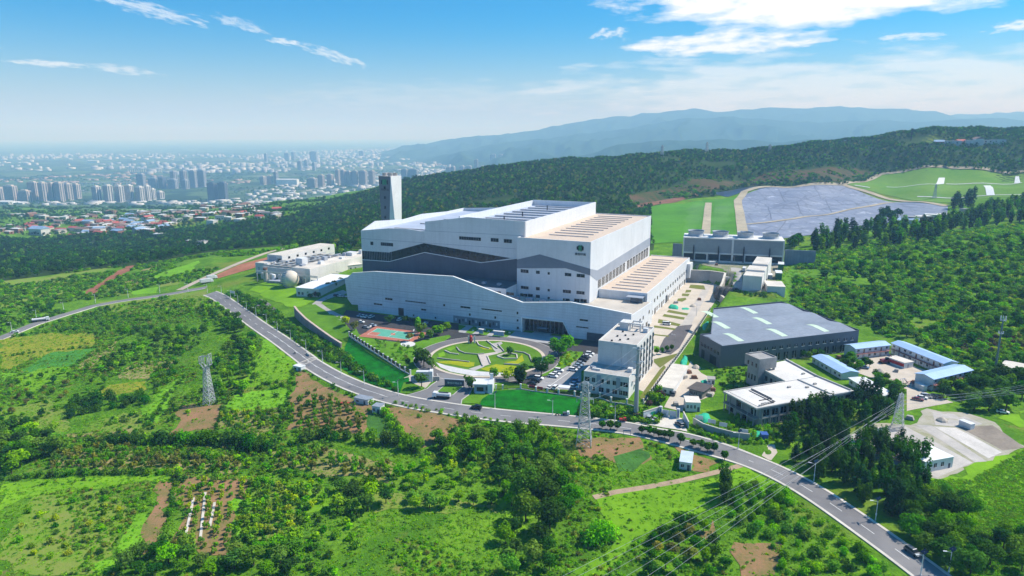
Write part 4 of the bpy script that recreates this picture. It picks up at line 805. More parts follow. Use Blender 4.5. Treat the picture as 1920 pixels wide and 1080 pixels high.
# ---------------------------------------------------------------- water treatment complex on the left
def make_treatment():
    z = 1.5; o = pz(*ZT((160, 500))[0], z); t = thing('treatment_works', 'white water treatment tanks with flat roofs, pipework and railings left of the plant', 'treatment works', o, -YAW)
    loc = lambda x, y, zz: (lambda p: ((p.x-o.x)*math.cos(YAW)-(p.y-o.y)*math.sin(YAW), (p.x-o.x)*math.sin(YAW)+(p.y-o.y)*math.cos(YAW)))(pz(*ZT((x, y))[0], zz))
    a = loc(430, 500, z); b = loc(960, 565, z); c = loc(1280, 565, z); dd = 46
    m = MB().box(0, a[0], a[1]*0, 40, 0, 9).box(a[0], b[0], -7.0, 62, 0, 8.2).box(b[0], c[0]+2, -14, 78, 0, 11.5); m.build('tank_wall', WHITER, t)
    MB().box(.4, a[0]-.4, .4, 39.6, 9, 9.2).build('roof', CONCL, t); MB().box(b[0]+.4, c[0]+1.6, -13.6, 77.6, 11.5, 11.7).build('roof', CONCL, t)
    MB().box(a[0]+.4, b[0]-.4, -6.6, 61.6, 8.2, 8.35).build('roof', mat('tank_deck', (.34, .32, .30), .9, .15, .2), t)
    for k in range(9): MB().box(a[0]+1, b[0]-1, -5+k*7.2, -4.2+k*7.2, 8.35, 9.6).build('walkway', CONCL, t)
    for k in range(4): MB().tube((a[0]+2+k*8, -6, 10.2), (a[0]+2+k*8, 60, 10.2), .3, n=6).build('pipe', GALV, t)
    for (x, y) in ((b[0]-14, 6), (b[0]+4, 46)): MB().box(x, x+6.5, y, y+6.5, 8.35, 14.5).build('penthouse', WHITE, t)
    ho = loc(400, 322, 9.5); W_, DD = 15, 62
    h = MB().box(ho[0]-1, ho[0]+W_, ho[1]-4, ho[1]+DD, 0, 14.5); h.build('blower_hall', WHITER, t); MB().box(ho[0]-.8, ho[0]+W_-.2, ho[1]-3.8, ho[1]+DD-.2, 14.5, 14.7).build('roof', CONCL, t)
    for k in range(6): MB().box(ho[0]+W_-.1, ho[0]+W_+.1, ho[1]+3+k*10, ho[1]+5.4+k*10, 11, 12.8).build('window', GLASS, t)
    MB().box(ho[0]+1, ho[0]+9, ho[1]-4.15, ho[1]-3.9, 9, 13.4).build('roller_door', CLADL, t); MB().box(ho[0]+10, ho[0]+14, ho[1]-4.12, ho[1]-3.9, 9.5, 12).build('window', GLASS, t)
    for k in range(4): MB().box(3+k*3.4, 4.6+k*3.4, -.1, .1, 2, 5.6).build('window', GLASS if k == 3 else CLADL, t)
    for k in range(7): MB().box(b[0]+1+k*3.4, b[0]+2.6+k*3.4, -14.1, -13.9, .2, 3.4).build('door', CLAD if k % 3 == 0 else CLADL, t)
    for k in range(14): x, y, s = a[0]+2+(k*7.3) % (b[0]-a[0]-6), -4+(k*13.7) % 58, 1.2+(k % 3)*.7; MB().box(x, x+s*1.6, y, y+s, 8.35, 9.2+s*.8).build('equipment_box', [WHITE, CLADL, GALV][k % 3], t)
    for k in range(5): MB().lathe([(1.6, 0), (1.6, 4.2), (.3, 4.8)], 12, a[0]+6+k*4.4, -12-(k % 2)*2).build('tank', WHITE if k % 2 else GALV, t)
    for k in range(6): MB().tube((c[0]+3, -10+k*5, 2+k*.5), (c[0]+9, -10+k*5, 2+k*.5), .3, n=6).build('pipe', GALV, t)
    for k in range(6): MB().box(b[0]+2+(k % 2)*7, b[0]+5+(k % 2)*7, -8+k*13, -4+k*13, 11.7, 13+(k % 3)).build('roof_unit', WHITE if k % 2 else CLADL, t)
    f = MB(); x0, x1, y = a[0]+8, c[0]+14, -20
    for x in np.linspace(x0, x1, 6): f.box(x-.25, x+.25, y-.25, y+.25, -1, 8)
    for zz in (7.2, 8): f.box(x0, x1, y-.7, y-.4, zz-.2, zz+.1).box(x0, x1, y+.4, y+.7, zz-.2, zz+.1)
    f.build('pipe_bridge', GALV, t)
    return t
make_treatment()
def make_dome():
    c = pz(541, 538, 1.0); t = thing('gas_dome', 'cream spherical gas holder with grey ladder side on the grass mound', 'gas holder', (c.x, c.y+5, .6)); r = 6.6; pr = [(r*math.sin(a), 5.4-r*math.cos(a)) for a in np.linspace(.62, math.pi, 15)]
    b = MB(); b.smooth = True; b.lathe(pr, 28); b.build('shell', mat('cream_membrane', (.62, .55, .46), .6, .04, .2), t)
    MB().lathe([(4.2, -.8), (4.4, .3), (4.0, .5)], 24).build('base_ring', CONC, t)
    k = MB()
    for a in np.linspace(-2.6, -1.9, 5):
        for e in np.linspace(.7, 2.7, 9): k.box(r*1.01*math.sin(e)*math.cos(a)-.3, r*1.01*math.sin(e)*math.cos(a)+.3, r*1.01*math.sin(e)*math.sin(a)-.3, r*1.01*math.sin(e)*math.sin(a)+.3, 5.4-r*1.01*math.cos(e)-.3, 5.4-r*1.01*math.cos(e)+.3)
    k.build('ballast_net', CLADL, t)
make_dome()
def make_silo():
    c = pz(*ZT((312, 612))[0], 1); t = thing('flare_tower', 'slim pale concrete cylinder with rusty cap left of the gas holder', 'silo', (c.x, c.y, .5)); MB().lathe([(1.7, 0), (1.6, 9.5)], 14).build('shaft', CONC, t); MB().lathe([(1.75, 9.5), (1.75, 10.8), (.2, 11)], 14).build('cap', RUST, t)
    a = pz(*ZT((335, 630))[0], 1); box_cabin('pump_pit', 'low grey tank cover beside the pale cylinder on the grass', a, a+Vector((11, -3.2, 0)), 7, 1.0, .9, CLADL, CONC, 0, 'tank')
make_silo()
def make_shed():
    a, b = pz(*ZT((768, 832))[0], 0), pz(*ZT((1105, 860))[0], 0); t, L = frame_thing('white_shed', 'low white shed with big plain white roof behind three round trees', 'shed', a, b, 0); D = 46
    MB().box(0, L, 0, D, -1, 5.6).build('wall', WHITER, t); b_ = MB().mesh([(-.4, -.4, 5.6), (L+.4, -.4, 5.6), (L+.4, D, 6.6), (-.4, D, 6.6), (-.4, -.4, 6.0), (L+.4, -.4, 6.0), (L+.4, D, 7.0), (-.4, D, 7.0)], [(3, 2, 1, 0), (4, 5, 6, 7), (0, 1, 5, 4), (1, 2, 6, 5), (2, 3, 7, 6), (3, 0, 4, 7)]); b_.build('roof', mat('white_sheet_roof', (.74, .74, .76), .5, .03, .2), t)
    win_row(t, 'y', 0, [2.2, 5.2], .8, 2.8, 1.5)
    c, d = pz(*ZT((1480, 500))[0], 2), pz(*ZT((1760, 470))[0], 2); box_cabin('utility_shed', 'white flat cabin between treatment works and plant hall', c, d, 16, 7, 1, CONCL, WHITER, 3, 'utility building')
make_shed()
# ---------------------------------------------------------------- gatehouse, gate walls, pavilion boards
def make_gate():
    a, b = pz(*Z8((232, 462))[0], 0), pz(*Z8((490, 470))[0], 0); t, L = frame_thing('gatehouse', 'grey and white gatehouse with raised roof fin at the plant entrance', 'gatehouse', a, b, 0)
    MB().box(0, L, 0, 6.5, 0, 4.2).build('wall', CLADL, t); MB().box(L-1.6, L+.6, -.6, 7, 0, 4.8).build('end_wall', WHITE, t); MB().box(-.5, L-1.6, -.5, 7, 4.2, 4.6).build('roof', WHITE, t); MB().box(L-1.2, L+.2, 5.8, 6.4, 4.8, 7.5).build('fin', WHITE, t)
    MB().box(1.2, 4.2, -.1, .1, 1.2, 3).build('window', GLASS, t); MB().box(5.2, 6.6, -.1, .1, 1.6, 3.4).build('window', GLASSB, t); MB().box(.6, 4.8, -.9, 0, .2, .9).build('counter', WHITE, t)
    a, b = pz(*Z7((1563, 575))[0], 0), pz(*Z3((1000, 985))[0], 0); t, L = frame_thing('name_wall', 'long dark slate sign wall with pale lettering at the plant entrance', 'sign wall', a, b, 0)
    MB().box(0, L, 0, .8, -.3, 3.3).build('wall', CLAD, t); MB().box(-.2, L+.1, -.1, .9, 3.3, 3.5).build('coping', CLADL, t); lettering('lettering', '康恒环境能源', 1.15, CONT, t, (L*.52, -.06, 1.3), (math.pi/2, 0, 0))
    a, b = pz(*Z7((1085, 500))[0], 0), pz(*Z7((1330, 500))[0], 0); t, L = frame_thing('portal_wall', 'white framed portal wall with grey panel behind a small tree at the gate', 'gate wall', a, b, 0)
    MB().box(0, L, 0, 2.6, 4.2, 4.8).box(-.2, .3, 0, 2.6, 0, 4.2).box(L-.6, L+.9, -.6, 3.0, 0, 5.2).build('frame', WHITE, t); MB().box(.3, L-.6, .8, 1.3, 0, 4.2).build('panel', SCREEN, t); MB().box(L+1, L+4, .6, 1.4, 0, 2.2).build('side_block', CONC, t); MB().box(-2.6, -.3, .5, 1.6, 0, 2.2).build('side_block', CLADL, t)
    for lab, p, q in (('small blue glass notice shelter on the lawn strip before the plant', (295, 512), (352, 520)), ('wide blue glass notice shelter on the lawn strip before the plant', (505, 540), (655, 555))):
        a, b = pz(*ZE(p)[0], 0), pz(*ZE(q)[0], 0); t, L = frame_thing('notice_board', lab, 'notice board', a, b, 0)
        MB().box(0, L, 0, .35, .5, 3).build('panel', mat('pale_blue_panel', (.25, .45, .60), .3, .1, .5), t); MB().box(-.3, L+.3, -.6, 1, 3, 3.2).build('canopy', CONT, t)
        for x in (0.1, L/2, L-.1): MB().box(x-.1, x+.1, -.05, .4, 0, 3).build('post', GALV, t)
make_gate()
# perimeter fence: white posts, dark rails on a low plinth
def make_fence(label, line, step, group=None, h=2.5, endz=0.0, post=.34):
    P = resample([tuple(p)[:2] for p in line], step); c = P[0]; t = thing('perimeter_fence', label, 'fence', (c[0], c[1], endz)); m = mat('fence_rail', (.018, .02, .028), .5, .1, 1)
    pm = None
    for i, p in enumerate(P):
        if pm is None: pm = MB().box(-post, post, -post, post, -.8, h).box(-post-.08, post+.08, -post-.08, post+.08, h, h+.18).me('post', WHITER)
        a = math.atan2(P[min(i+1, len(P)-1)][1]-P[max(i-1, 0)][1], P[min(i+1, len(P)-1)][0]-P[max(i-1, 0)][0])
        link('post', pm, t, (p[0]-c[0], p[1]-c[1], 0), a)
        if i < len(P)-1:
            q = P[i+1]; L = math.hypot(q[0]-p[0], q[1]-p[1]); a = math.atan2(q[1]-p[1], q[0]-p[0]); b = MB().box(post, L-post, -.04, .04, 1.95, 2.05).box(post, L-post, -.04, .04, .75, .85); n = max(6, int(L/.28))
            for k in range(n): x = post+(L-2*post)*(k+.5)/n; b.box(x-.05, x+.05, -.03, .03, .5, h-.1)
            b.build('rail_panel', m, t, (p[0]-c[0], p[1]-c[1], 0), a); MB().box(post, L-post, -.18, .18, -.8, .45).build('plinth', WHITER, t, (p[0]-c[0], p[1]-c[1], 0), a)
make_fence('white-posted black railing down the grass bank left of the court', [pz(*p, 0) for p in Z3((140, 600), (230, 660), (330, 725), (430, 790), (520, 850), (598, 892))], 4.6)
make_fence('white-posted black railing along the lawn in front of the car park', [pz(*p, 0) for p in Z8((560, 415), (660, 415), (930, 400), (1160, 440), (1500, 480), (1740, 510), (1840, 530))], 5.2)
make_fence('white-posted railing hidden by weeds in front of the admin building', [pz(*p, 0) for p in ZAD((80, 905), (190, 900), (300, 945), (460, 965), (560, 990))], 5.0)
make_fence('long railing on a plinth beside the right service road', [pz(*p, 0) for p in ZG4((905, 790), (1000, 665), (1180, 420), (1300, 250), (1405, 90))], 3.4, h=2.2, post=.2)
# ---------------------------------------------------------------- roads, yards, lawns, fields
MEAD = mat('bright_meadow', (.19, .38, .016), .95, .25, .06, bump=.6, col2=(.11, .25, .012)); WEED = mat('weedy_grass', (.14, .27, .018), .95, .25, .08, bump=.6, col2=(.22, .24, .06))
SAND = mat('sandy_concrete', (.56, .49, .41), .95, .08, .1, bump=.2, col2=(.46, .40, .33)); SLAB = mat('old_concrete_slab', (.52, .48, .44), .95, .12, .12, bump=.2, col2=(.38, .355, .33)); SLABB = mat('brown_slab', (.27, .23, .19), .95, .12, .15, bump=.2)
def fuzzy(poly, a=1.3, step=3.5):
    P = resample(list(poly)+[poly[0]], step)[:-1]; return [(x+rng.normal(0, a*.6)+a*math.sin(i*.7), y+rng.normal(0, a*.6)+a*math.cos(i*.9)) for i, (x, y) in enumerate(P)]
OFFF, OFFP, OFFR, OFFM = .10, .14, .18, .20
up = ZL((60, 490), (150, 510), (240, 570), (420, 690), (560, 785), (720, 880), (860, 985), (990, 1080))+ZM((600, 95), (700, 150), (810, 215), (960, 275), (1170, 345), (1300, 372), (1560, 410), (1890, 450))+ZS((300, 182), (640, 212), (800, 240), (1000, 265), (1100, 315), (1400, 385))+ZQ((0, 350), (250, 460), (430, 570), (700, 750), (900, 890), (1150, 1070), (1560, 1370))
lo_ = ZL((60, 503), (200, 600), (380, 750), (560, 880), (700, 985), (800, 1060))+ZM((600, 175), (700, 235), (870, 320), (1080, 385), (1260, 430), (1560, 475), (1890, 510))+ZS((420, 240), (700, 270), (800, 295), (1000, 345), (1200, 400), (1330, 440))+ZQ((0, 445), (170, 540), (360, 680), (620, 870), (720, 940), (880, 1065), (1200, 1330))
UP = gp(*up); LO = gp(*lo_)
def even(line, n):
    d = np.r_[0, np.cumsum([math.hypot(b[0]-a[0], b[1]-a[1]) for a, b in zip(line, line[1:])])]; t = np.linspace(0, d[-1], n); A = np.array(line)
    return np.c_[np.interp(t, d, A[:, 0]), np.interp(t, d, A[:, 1])]
def smooth(A, k=3):
    for _ in range(k): B = A.copy(); B[1:-1] = (A[:-2]+2*A[1:-1]+A[2:])/4; A = B
    return A
NU = 150; UPE = smooth(even(UP, NU), 6); mid_ = []
for p in UPE:
    q = min(((math.hypot(a[0]+(b[0]-a[0])*f-p[0], a[1]+(b[1]-a[1])*f-p[1]), (a[0]+(b[0]-a[0])*f, a[1]+(b[1]-a[1])*f)) for a, b in zip(LO, LO[1:]) for f in (0, .25, .5, .75, 1)))[1]
    mid_.append(((p[0]+q[0])/2, (p[1]+q[1])/2))
ROAD = [tuple(p) for p in smooth(np.array(mid_), 8)]
ribbon('main_road', ROAD, 8.6, ASPH, off=OFFR, step=2.5, kind='structure')
for sd, nm in ((4.75, 'road_shoulder'), (-4.75, 'road_shoulder')): ribbon(nm, ROAD, .95, CONCL, off=OFFR-.03, step=2.5, h=.14, side=sd, kind='structure')
def dashes(line, ln, gap, w, side, off=OFFM, name='lane_marking', m=PAINT):
    P = resample(line, 1.0); b = MB(); i = 0; 
    while i+ln < len(P):
        for k in range(i, i+ln):
            p, q = Vector(P[k]), Vector(P[k+1]); d = (q-p).normalized(); n = Vector((-d.y, d.x)); 
            b.face([(*(p+n*(side-w/2)), terr(*(p+n*side))+off), (*(q+n*(side-w/2)), terr(*(q+n*side))+off), (*(q+n*(side+w/2)), terr(*(q+n*side))+off), (*(p+n*(side+w/2)), terr(*(p+n*side))+off)][::1])
        i += ln+gap
    if b.f: b.build(name, m, kind='structure')
dashes(ROAD, 4, 6, .22, 0)
dashes([p for p in ROAD if p[0] < -24 and p[0] > -150], 40, 0, .22, .3, off=OFFM+.01)
for c in gp((604, 655), (655, 690), (700, 712)):
    pass
WR = gp(*ZN((1195, 182), (1090, 200), (1020, 214), (880, 236), (760, 252), (680, 264), (540, 290), (360, 345), (200, 395), (80, 445), (0, 478)))+[(-520, 380)]
ribbon('west_road', WR, 7.5, ASPH, off=OFFR, step=4, kind='structure'); ribbon('road_shoulder', WR, .7, CONCL, off=OFFR-.03, step=4, h=.12, side=4.1, kind='structure')
DR = gp((336, 544), (382, 522), (421, 505), (476, 483), (524, 468), (560, 458)); ribbon('dirt_road', DR, 6.5, mat('pale_dirt', (.48, .40, .32), .95, .1, .1, bump=.3), off=OFFP, step=4, kind='structure')
sheet('red_earth_bank', gp(*ZL((100, 350), (330, 248), (590, 182), (640, 190), (580, 222), (455, 275), (400, 295), (130, 372))), mat('red_earth', (.40, .17, .10), .95, .15, .06, bump=.5), off=.3)
FP = gp(*ZS((1400, 440), (1330, 465), (1200, 500), (1000, 548), (830, 580), (640, 610), (520, 640))); ribbon('dirt_path', FP, 2.6, mat('tan_path', (.42, .31, .21), .95, .12, .2), off=OFFP, step=3, kind='structure')
# plant interior (levelled, z = 0)
def flat(name, pts, m, z=.06, **kw): return sheet(name, [tuple(pz(*p, 0))[:2] for p in pts], m, off=z, step=8, zfix=0.0, **kw)
RC = (-13.0, 336.5)
def circ(r, n=72, a0=0, a1=2*math.pi): return [(RC[0]+r*math.cos(a0+(a1-a0)*i/n), RC[1]+r*math.sin(a0+(a1-a0)*i/n)) for i in range(n)]
def annulus(name, r0, r1, z, m):
    b = MB(); A, B = circ(r0), circ(r1); n = len(A)
    for i in range(n): b.face([(*A[i], z), (*A[(i+1) % n], z), (*B[(i+1) % n], z), (*B[i], z)][::-1])
    return b.build(name, m, kind='structure')
apron = [tuple(stw(-281, 349))[:2], tuple(stw(-91, 352))[:2], tuple(stw(-90, 300))[:2], tuple(pz(1100, 690, 0))[:2], tuple(pz(1020, 722, 0))[:2], tuple(pz(880, 712, 0))[:2], tuple(pz(815, 700, 0))[:2], tuple(pz(790, 664, 0))[:2], tuple(pz(660, 622, 0))[:2], tuple(pz(640, 596, 0))[:2]]
sheet('plant_forecourt', apron, ASPHD, off=.04, step=8, zfix=0.0)
flat('lawn', [(656, 622), (668, 616), (676, 633), (770, 645), (800, 636), (842, 628), (846, 632), (806, 655), (794, 668), (797, 690), (812, 697), (822, 712), (800, 716), (770, 703)], LAWN, .09)
flat('lawn', ZE((1370, 880), (1440, 850), (1580, 760), (1800, 770), (1770, 870), (1620, 990), (1500, 1060), (1330, 1100), (1180, 1130), (1300, 1010)), LAWN, .09)
flat('lawn', [(905, 714), (985, 722), (1022, 712), (1040, 722), (985, 732), (925, 730)], LAWN, .09)
flat('paved_plaza', ZE((0, 366), (180, 390), (600, 430), (830, 470), (1620, 568), (1660, 600), (1600, 690), (1330, 655), (690, 568), (0, 486)), mat('grey_paving', (.36, .36, .37), .9, .06, .3), .08)
for q in (((0, 378), (110, 397), (10, 465), (0, 465)), ((95, 490), (215, 402), (320, 425), (190, 512)), ((285, 522), (390, 430), (515, 450), (400, 532)), ((475, 545), (610, 450), (815, 477), (690, 562)), ((1620, 680), (1690, 592), (1800, 602), (1720, 682))): flat('lawn', ZE(*q), LAWN, .12)
gate_px = [(747, 743), (771, 739), (788, 734), (801, 729), (817, 716.5), (822, 709), (818, 700), (850, 700), (900, 714), (886, 728), (880, 740), (866, 750), (864, 763), (800, 754)]
sheet('gate_road', gp(*gate_px), ASPH, off=.155, step=3)
sheet('lawn', gp((817.5, 737), (835, 722.5), (868, 726), (850, 741), (837.5, 745)), LAWN, off=.24, step=3)
ribbon('kerb', gp((817.5, 737), (835, 722.5), (868, 726), (850, 741), (837.5, 745), (817.5, 737)), .3, KERB, off=.2, step=3, h=.14, kind='structure')
ribbon('kerb', gp((757, 743), (771, 739.5), (788, 734.5), (801, 729.5), (818, 716.5), (822.5, 709), (819, 701)), .35, KERB, off=.15, step=3, h=.14, kind='structure')
ribbon('kerb', gp((864, 761), (866, 750), (880, 740), (886, 728)), .35, KERB, off=.15, step=3, h=.14, kind='structure')
annulus('ring_road', 30.4, 37.2, .1, mat('ring_asphalt', (.15, .14, .145), .9, .1, .1)); annulus('ring_kerb', 28.6, 30.4, .22, mat('cream_paving', (.55, .47, .38), .9, .06, .3)); annulus('kerb', 37.2, 37.6, .16, KERB)
sheet('garden_lawn', circ(28.6, 64), mat('garden_grass', (.11, .23, .02), .95, .2, .1, bump=.4, col2=(.075, .165, .016)), off=.16, step=5, zfix=0)
flat('garden_path', Z3((1195, 662), (1280, 645), (1290, 660), (1245, 682), (1300, 718), (1250, 735), (1222, 705)), CONC, .22); flat('garden_path', Z3((1105, 742), (1245, 722), (1255, 735), (1180, 752), (1195, 815), (1140, 832)), mat('pink_paving', (.50, .44, .40), .9, .06, .3), .24)
flat('garden_path', Z3((1035, 850), (1140, 815), (1155, 832), (1080, 862)), CONC, .22); flat('garden_plaza', Z3((790, 800), (860, 822), (1000, 850), (1120, 868), (1380, 885), (1250, 903), (1060, 900), (900, 870), (820, 835)), mat('pale_stone', (.56, .55, .55), .9, .06, .3), .2)
for q in (((800, 795), (900, 788), (1080, 800), (1075, 828), (1030, 838), (900, 815), (815, 805)), ((1120, 850), (1240, 815), (1380, 828), (1425, 850), (1385, 880), (1200, 872)), ((1300, 800), (1390, 790), (1436, 740), (1450, 788), (1400, 815)), ((1110, 685), (1200, 690), (1215, 705), (1150, 704))): flat('flower_bed', Z3(*q), FLOW, .26)
for q in (((805, 735), (850, 720), (862, 748), (812, 765)), ((860, 700), (920, 680), (940, 690), (900, 715))): flat('flower_bed', Z3(*q), MEAD, .25)
for i, q in enumerate((((945, 690), (965, 717), (1010, 735), (1100, 742), (1150, 738)), ((1095, 645), (1110, 672), (1150, 690), (1190, 700)), ((800, 770), (870, 780), (960, 790), (1040, 800)), ((855, 715), (900, 735), (960, 742)), ((1380, 720), (1450, 730), (1490, 750), (1510, 800)), ((1250, 755), (1330, 730), (1395, 745), (1400, 775), (1300, 775), (1250, 758)), ((1255, 665), (1300, 720)), ((1170, 640), (1250, 700)), ((1300, 815), (1420, 822)), ((1175, 755), (1198, 812)), ((1106, 745), (1140, 830)))):
    P = [tuple(pz(*p, 0))[:2] for p in Z3(*q)]; b = ribbon('garden_wall', P, .5, [CONC, CONCL][i % 2], off=.2, step=2, h=.55); tag(b, ['curved low concrete wall in the round garden', 'curved pale stone edging wall in the round garden'][i % 2], 'garden wall', 'low walls of the round garden')
for q in Z3((1036, 655), (1052, 655), (1080, 655)):
    c = pz(*q, 0); red = abs(q[0]-(620+1052/4)) < 2; t = thing('garden_sculpture', 'red upright sculpture between two white pillars in the round garden' if red else 'slim white pillar beside the red sculpture in the round garden', 'sculpture', (c.x, c.y, .2), 0, None if red else 'white pillars by the red sculpture')
    MB().box(-.5, .5, -.5, .5, 0, .4).build('plinth', CONC, t); (MB().lathe([(.5, .4), (1.1, 1.6), (.7, 2.8), (1.0, 3.6), (.2, 4.6)], 10) if red else MB().box(-.35, .35, -.25, .25, .4, 4.0)).build('figure', REDM if red else WHITER, t)
# car park and service road
flat('car_park', ZG4((35, 645), (150, 600), (320, 515), (470, 415), (565, 415), (565, 470), (440, 545), (440, 690), (40, 668)), mat('car_park_tarmac', (.30, .295, .30), .9, .06, .2), .10)
b = MB()
for i in range(9):
    f = i/8; p = pz(*ZG4((150+330*f, 625-205*f))[0], 0); q = p+Vector((E1[0], E1[1], 0))*5; n = Vector((E2[0], E2[1], 0))*.08
    b.face([p-n, q-n, q+n, p+n]); 
for p, q in (((205, 655), (360, 545)), ((330, 668), (420, 585))):
    p, q = pz(*ZG4(p)[0], 0), pz(*ZG4(q)[0], 0); n = Vector((E1[0], E1[1], 0))*.14; b.face([p-n, p+n, q+n, q-n])
for v in range(len(b.v)): b.v[v] = (b.v[v][0], b.v[v][1], .13)
b.build('parking_line', PAINT, kind='structure')
fl = [tuple(pz(*p, 0))[:2] for p in ZG4((880, 745), (905, 790), (1000, 665), (1180, 420), (1300, 250), (1405, 90))]
sheet('service_apron', [tuple(stw(-95, 356))[:2], tuple(stw(-94.4, 540))[:2], tuple(pz(1350, 536, 0))[:2], tuple(pz(1343, 562, 0))[:2]]+[(x-.6, y) for x, y in fl[::-1]][:-2]+[tuple(pz(1208, 735, 0))[:2], tuple(stw(-90, 300))[:2]], SAND, off=.05, step=8, zfix=0)
flat('service_road', ZG4((1010, 400), (1060, 300), (1165, 205), (1275, 195), (1175, 370), (1110, 420)), mat('service_asphalt', (.11, .10, .105), .9, .1, .1), .1)
flat('service_road', ZF((1330, 870), (1460, 880), (1500, 780), (1620, 560), (1700, 400), (1790, 360), (1760, 345), (1650, 350), (1600, 420), (1480, 640), (1380, 800)), mat('worn_concrete', (.46, .42, .38), .9, .1, .1), .09)
DRYL = mat('dry_lawn', (.17, .17, .055), .95, .2, .15, bump=.5, col2=(.13, .165, .03))
for q in (((1045, 800), (1130, 815), (1325, 865), (1300, 890), (1035, 848)), ((1115, 735), (1380, 780), (1365, 808), (1095, 765)), ((1175, 682), (1425, 730), (1405, 755), (1145, 712)), ((990, 880), (1262, 920), (1252, 940), (985, 905)), ((990, 990), (1180, 1010), (1170, 1025), (985, 1003)), ((1290, 540), (1385, 530), (1400, 550), (1345, 580), (1280, 570)), ((1345, 475), (1440, 480), (1420, 512), (1338, 506)), ((1395, 430), (1460, 432), (1450, 460), (1380, 466)), ((1450, 362), (1620, 375), (1640, 430), (1430, 405))): flat('lawn_patch', ZF(*q), DRYL, .12)
flat('lawn', ZG4((985, 355), (1020, 360), (1030, 380), (1000, 402), (985, 400)), LAWN, .12); flat('lawn', ZG4((985, 455), (1050, 440), (1165, 410), (1140, 440), (1030, 520), (985, 478)), DRYL, .12); flat('verge', ZG4((875, 740), (1030, 530), (1060, 500), (1075, 515), (900, 765)), DRYL, .12)
# sports court
flat('sports_court', [(672, 631), (704, 612), (799, 624), (797, 628), (771, 642)], mat('court_red', (.42, .15, .10), .8, .06, .4), .13)
def court_inner(a): return [tuple(pz(*p, 0)) for p in a]
flat('sports_court', [(689, 627.5), (708, 616), (786, 626.5), (766, 637.5)], mat('court_green', (.10, .36, .26), .8, .06, .4), .16)
for q in ([(678, 629), (690, 622), (714, 624.5), (703, 632)], [(733, 625), (741, 625), (741, 629), (733, 629)], [(770, 630), (778, 625.6), (786, 626.5), (774, 633)]): flat('court_zone', q, MATS['court_red'], .18)
c0 = [pz(*p, 0) for p in [(689, 627.5), (708, 616), (786, 626.5), (766, 637.5)]]; b = MB()
for i in range(4):
    p, q = c0[i], c0[(i+1) % 4]; d = (q-p).normalized(); n = Vector((-d.y, d.x, 0))*.12; b.face([p-n+Vector((0, 0, .2)), q-n+Vector((0, 0, .2)), q+n+Vector((0, 0, .2)), p+n+Vector((0, 0, .2))])
p, q = (c0[0]+c0[3])/2, (c0[1]+c0[2])/2; d = (q-p).normalized(); n = Vector((-d.y, d.x, 0))*.12; b.face([p-n+Vector((0, 0, .2)), q-n+Vector((0, 0, .2)), q+n+Vector((0, 0, .2)), p+n+Vector((0, 0, .2))]); b.build('court_line', PAINT, kind='structure')
flat('round_plaza', [(765+14*math.cos(a)*1.0, 645.5+5*math.sin(a)) for a in np.linspace(0, 2*math.pi, 24)[:-1]], WHITER, .16)
for lab, q in (('basketball hoop at the left end of the court', (692, 622)), ('basketball hoop at the right end of the court', (780, 631))):
    c = pz(*q, 0); s = 1 if q[0] < 700 else -1; t = thing('basketball_hoop', lab, 'basketball hoop', (c.x, c.y, .1), -YAW); MB().tube((0, 0, 0), (0, 0, 3), .12).tube((0, 0, 3), (s*1.3, 0, 3.2), .08).build('post', GALV, t); MB().box(s*1.3-.04, s*1.3+.04, -.9, .9, 2.9, 4).build('backboard', WHITE, t); MB().lathe([(.24, 3.0), (.26, 3.05), (.23, 3.05)], 10, s*1.6, 0).build('ring', REDM, t)
# banks
sheet('grass_bank', gp((648, 648), (655, 632), (690, 662), (735, 688), (768, 706), (770, 716), (757, 717), (750, 737), (720, 727), (690, 718), (655, 700), (640, 690)), LAWND, off=.2, step=4)
sheet('grass_bank', gp((928, 734), (975, 732), (1032, 738), (1090, 750), (1090, 780), (1040, 776), (960, 768), (900, 760), (905, 745)), LAWND, off=.2, step=4)
sheet('grass_bank', gp((868, 757), (872, 750), (884, 740), (912, 737), (926, 735), (905, 748), (897, 758)), LAWN, off=.24, step=3)
sheet('grass_bank', gp((750, 738), (757, 718), (782, 722), (798, 727), (785, 734), (770, 738)), LAWN, off=.24, step=3)
sheet('gate_forecourt', gp((757, 709.5), (768, 703), (806, 714), (812, 714), (800, 727), (796, 729.5), (780, 722)), SAND, off=.25, step=3)
sheet('grass_bank', fuzzy(gp((500, 520), (560, 530), (600, 560), (565, 575), (540, 575), (500, 560), (470, 545))), MEAD, off=.2, step=5); sheet('utility_yard', gp(*ZC((275, 500), (690, 520), (940, 540), (1060, 470), (1480, 520), (1480, 560), (1360, 900), (1200, 950), (930, 910), (820, 830), (700, 690), (690, 610), (275, 590))), mat('utility_ground', (.34, .30, .26), .95, .2, .06, col2=(.16, .19, .08)), off=.2, step=4)
sheet('utility_road', gp(*ZC((790, 590), (930, 600), (950, 900), (830, 830))), CONC, off=.26, step=4)
sheet('stone_apron', gp(*ZL((490, 545), (560, 580), (640, 650), (600, 720), (520, 680), (440, 600))), mat('grey_purple_gravel', (.22, .20, .22), .95, .15, .3, bump=.4), off=.3, step=4)
sheet('grass_bank', gp(*ZL((800, 640), (870, 600), (950, 590), (1180, 720), (1240, 830), (1180, 900), (1050, 850), (900, 740))), LAWN, off=.3, step=4)
ribbon('west_service_road', gp(*ZL((1210, 488), (1080, 520), (990, 560), (960, 585), (1010, 625), (1100, 680), (1200, 715))), 6.0, CONC, off=.2, step=4, kind='structure')
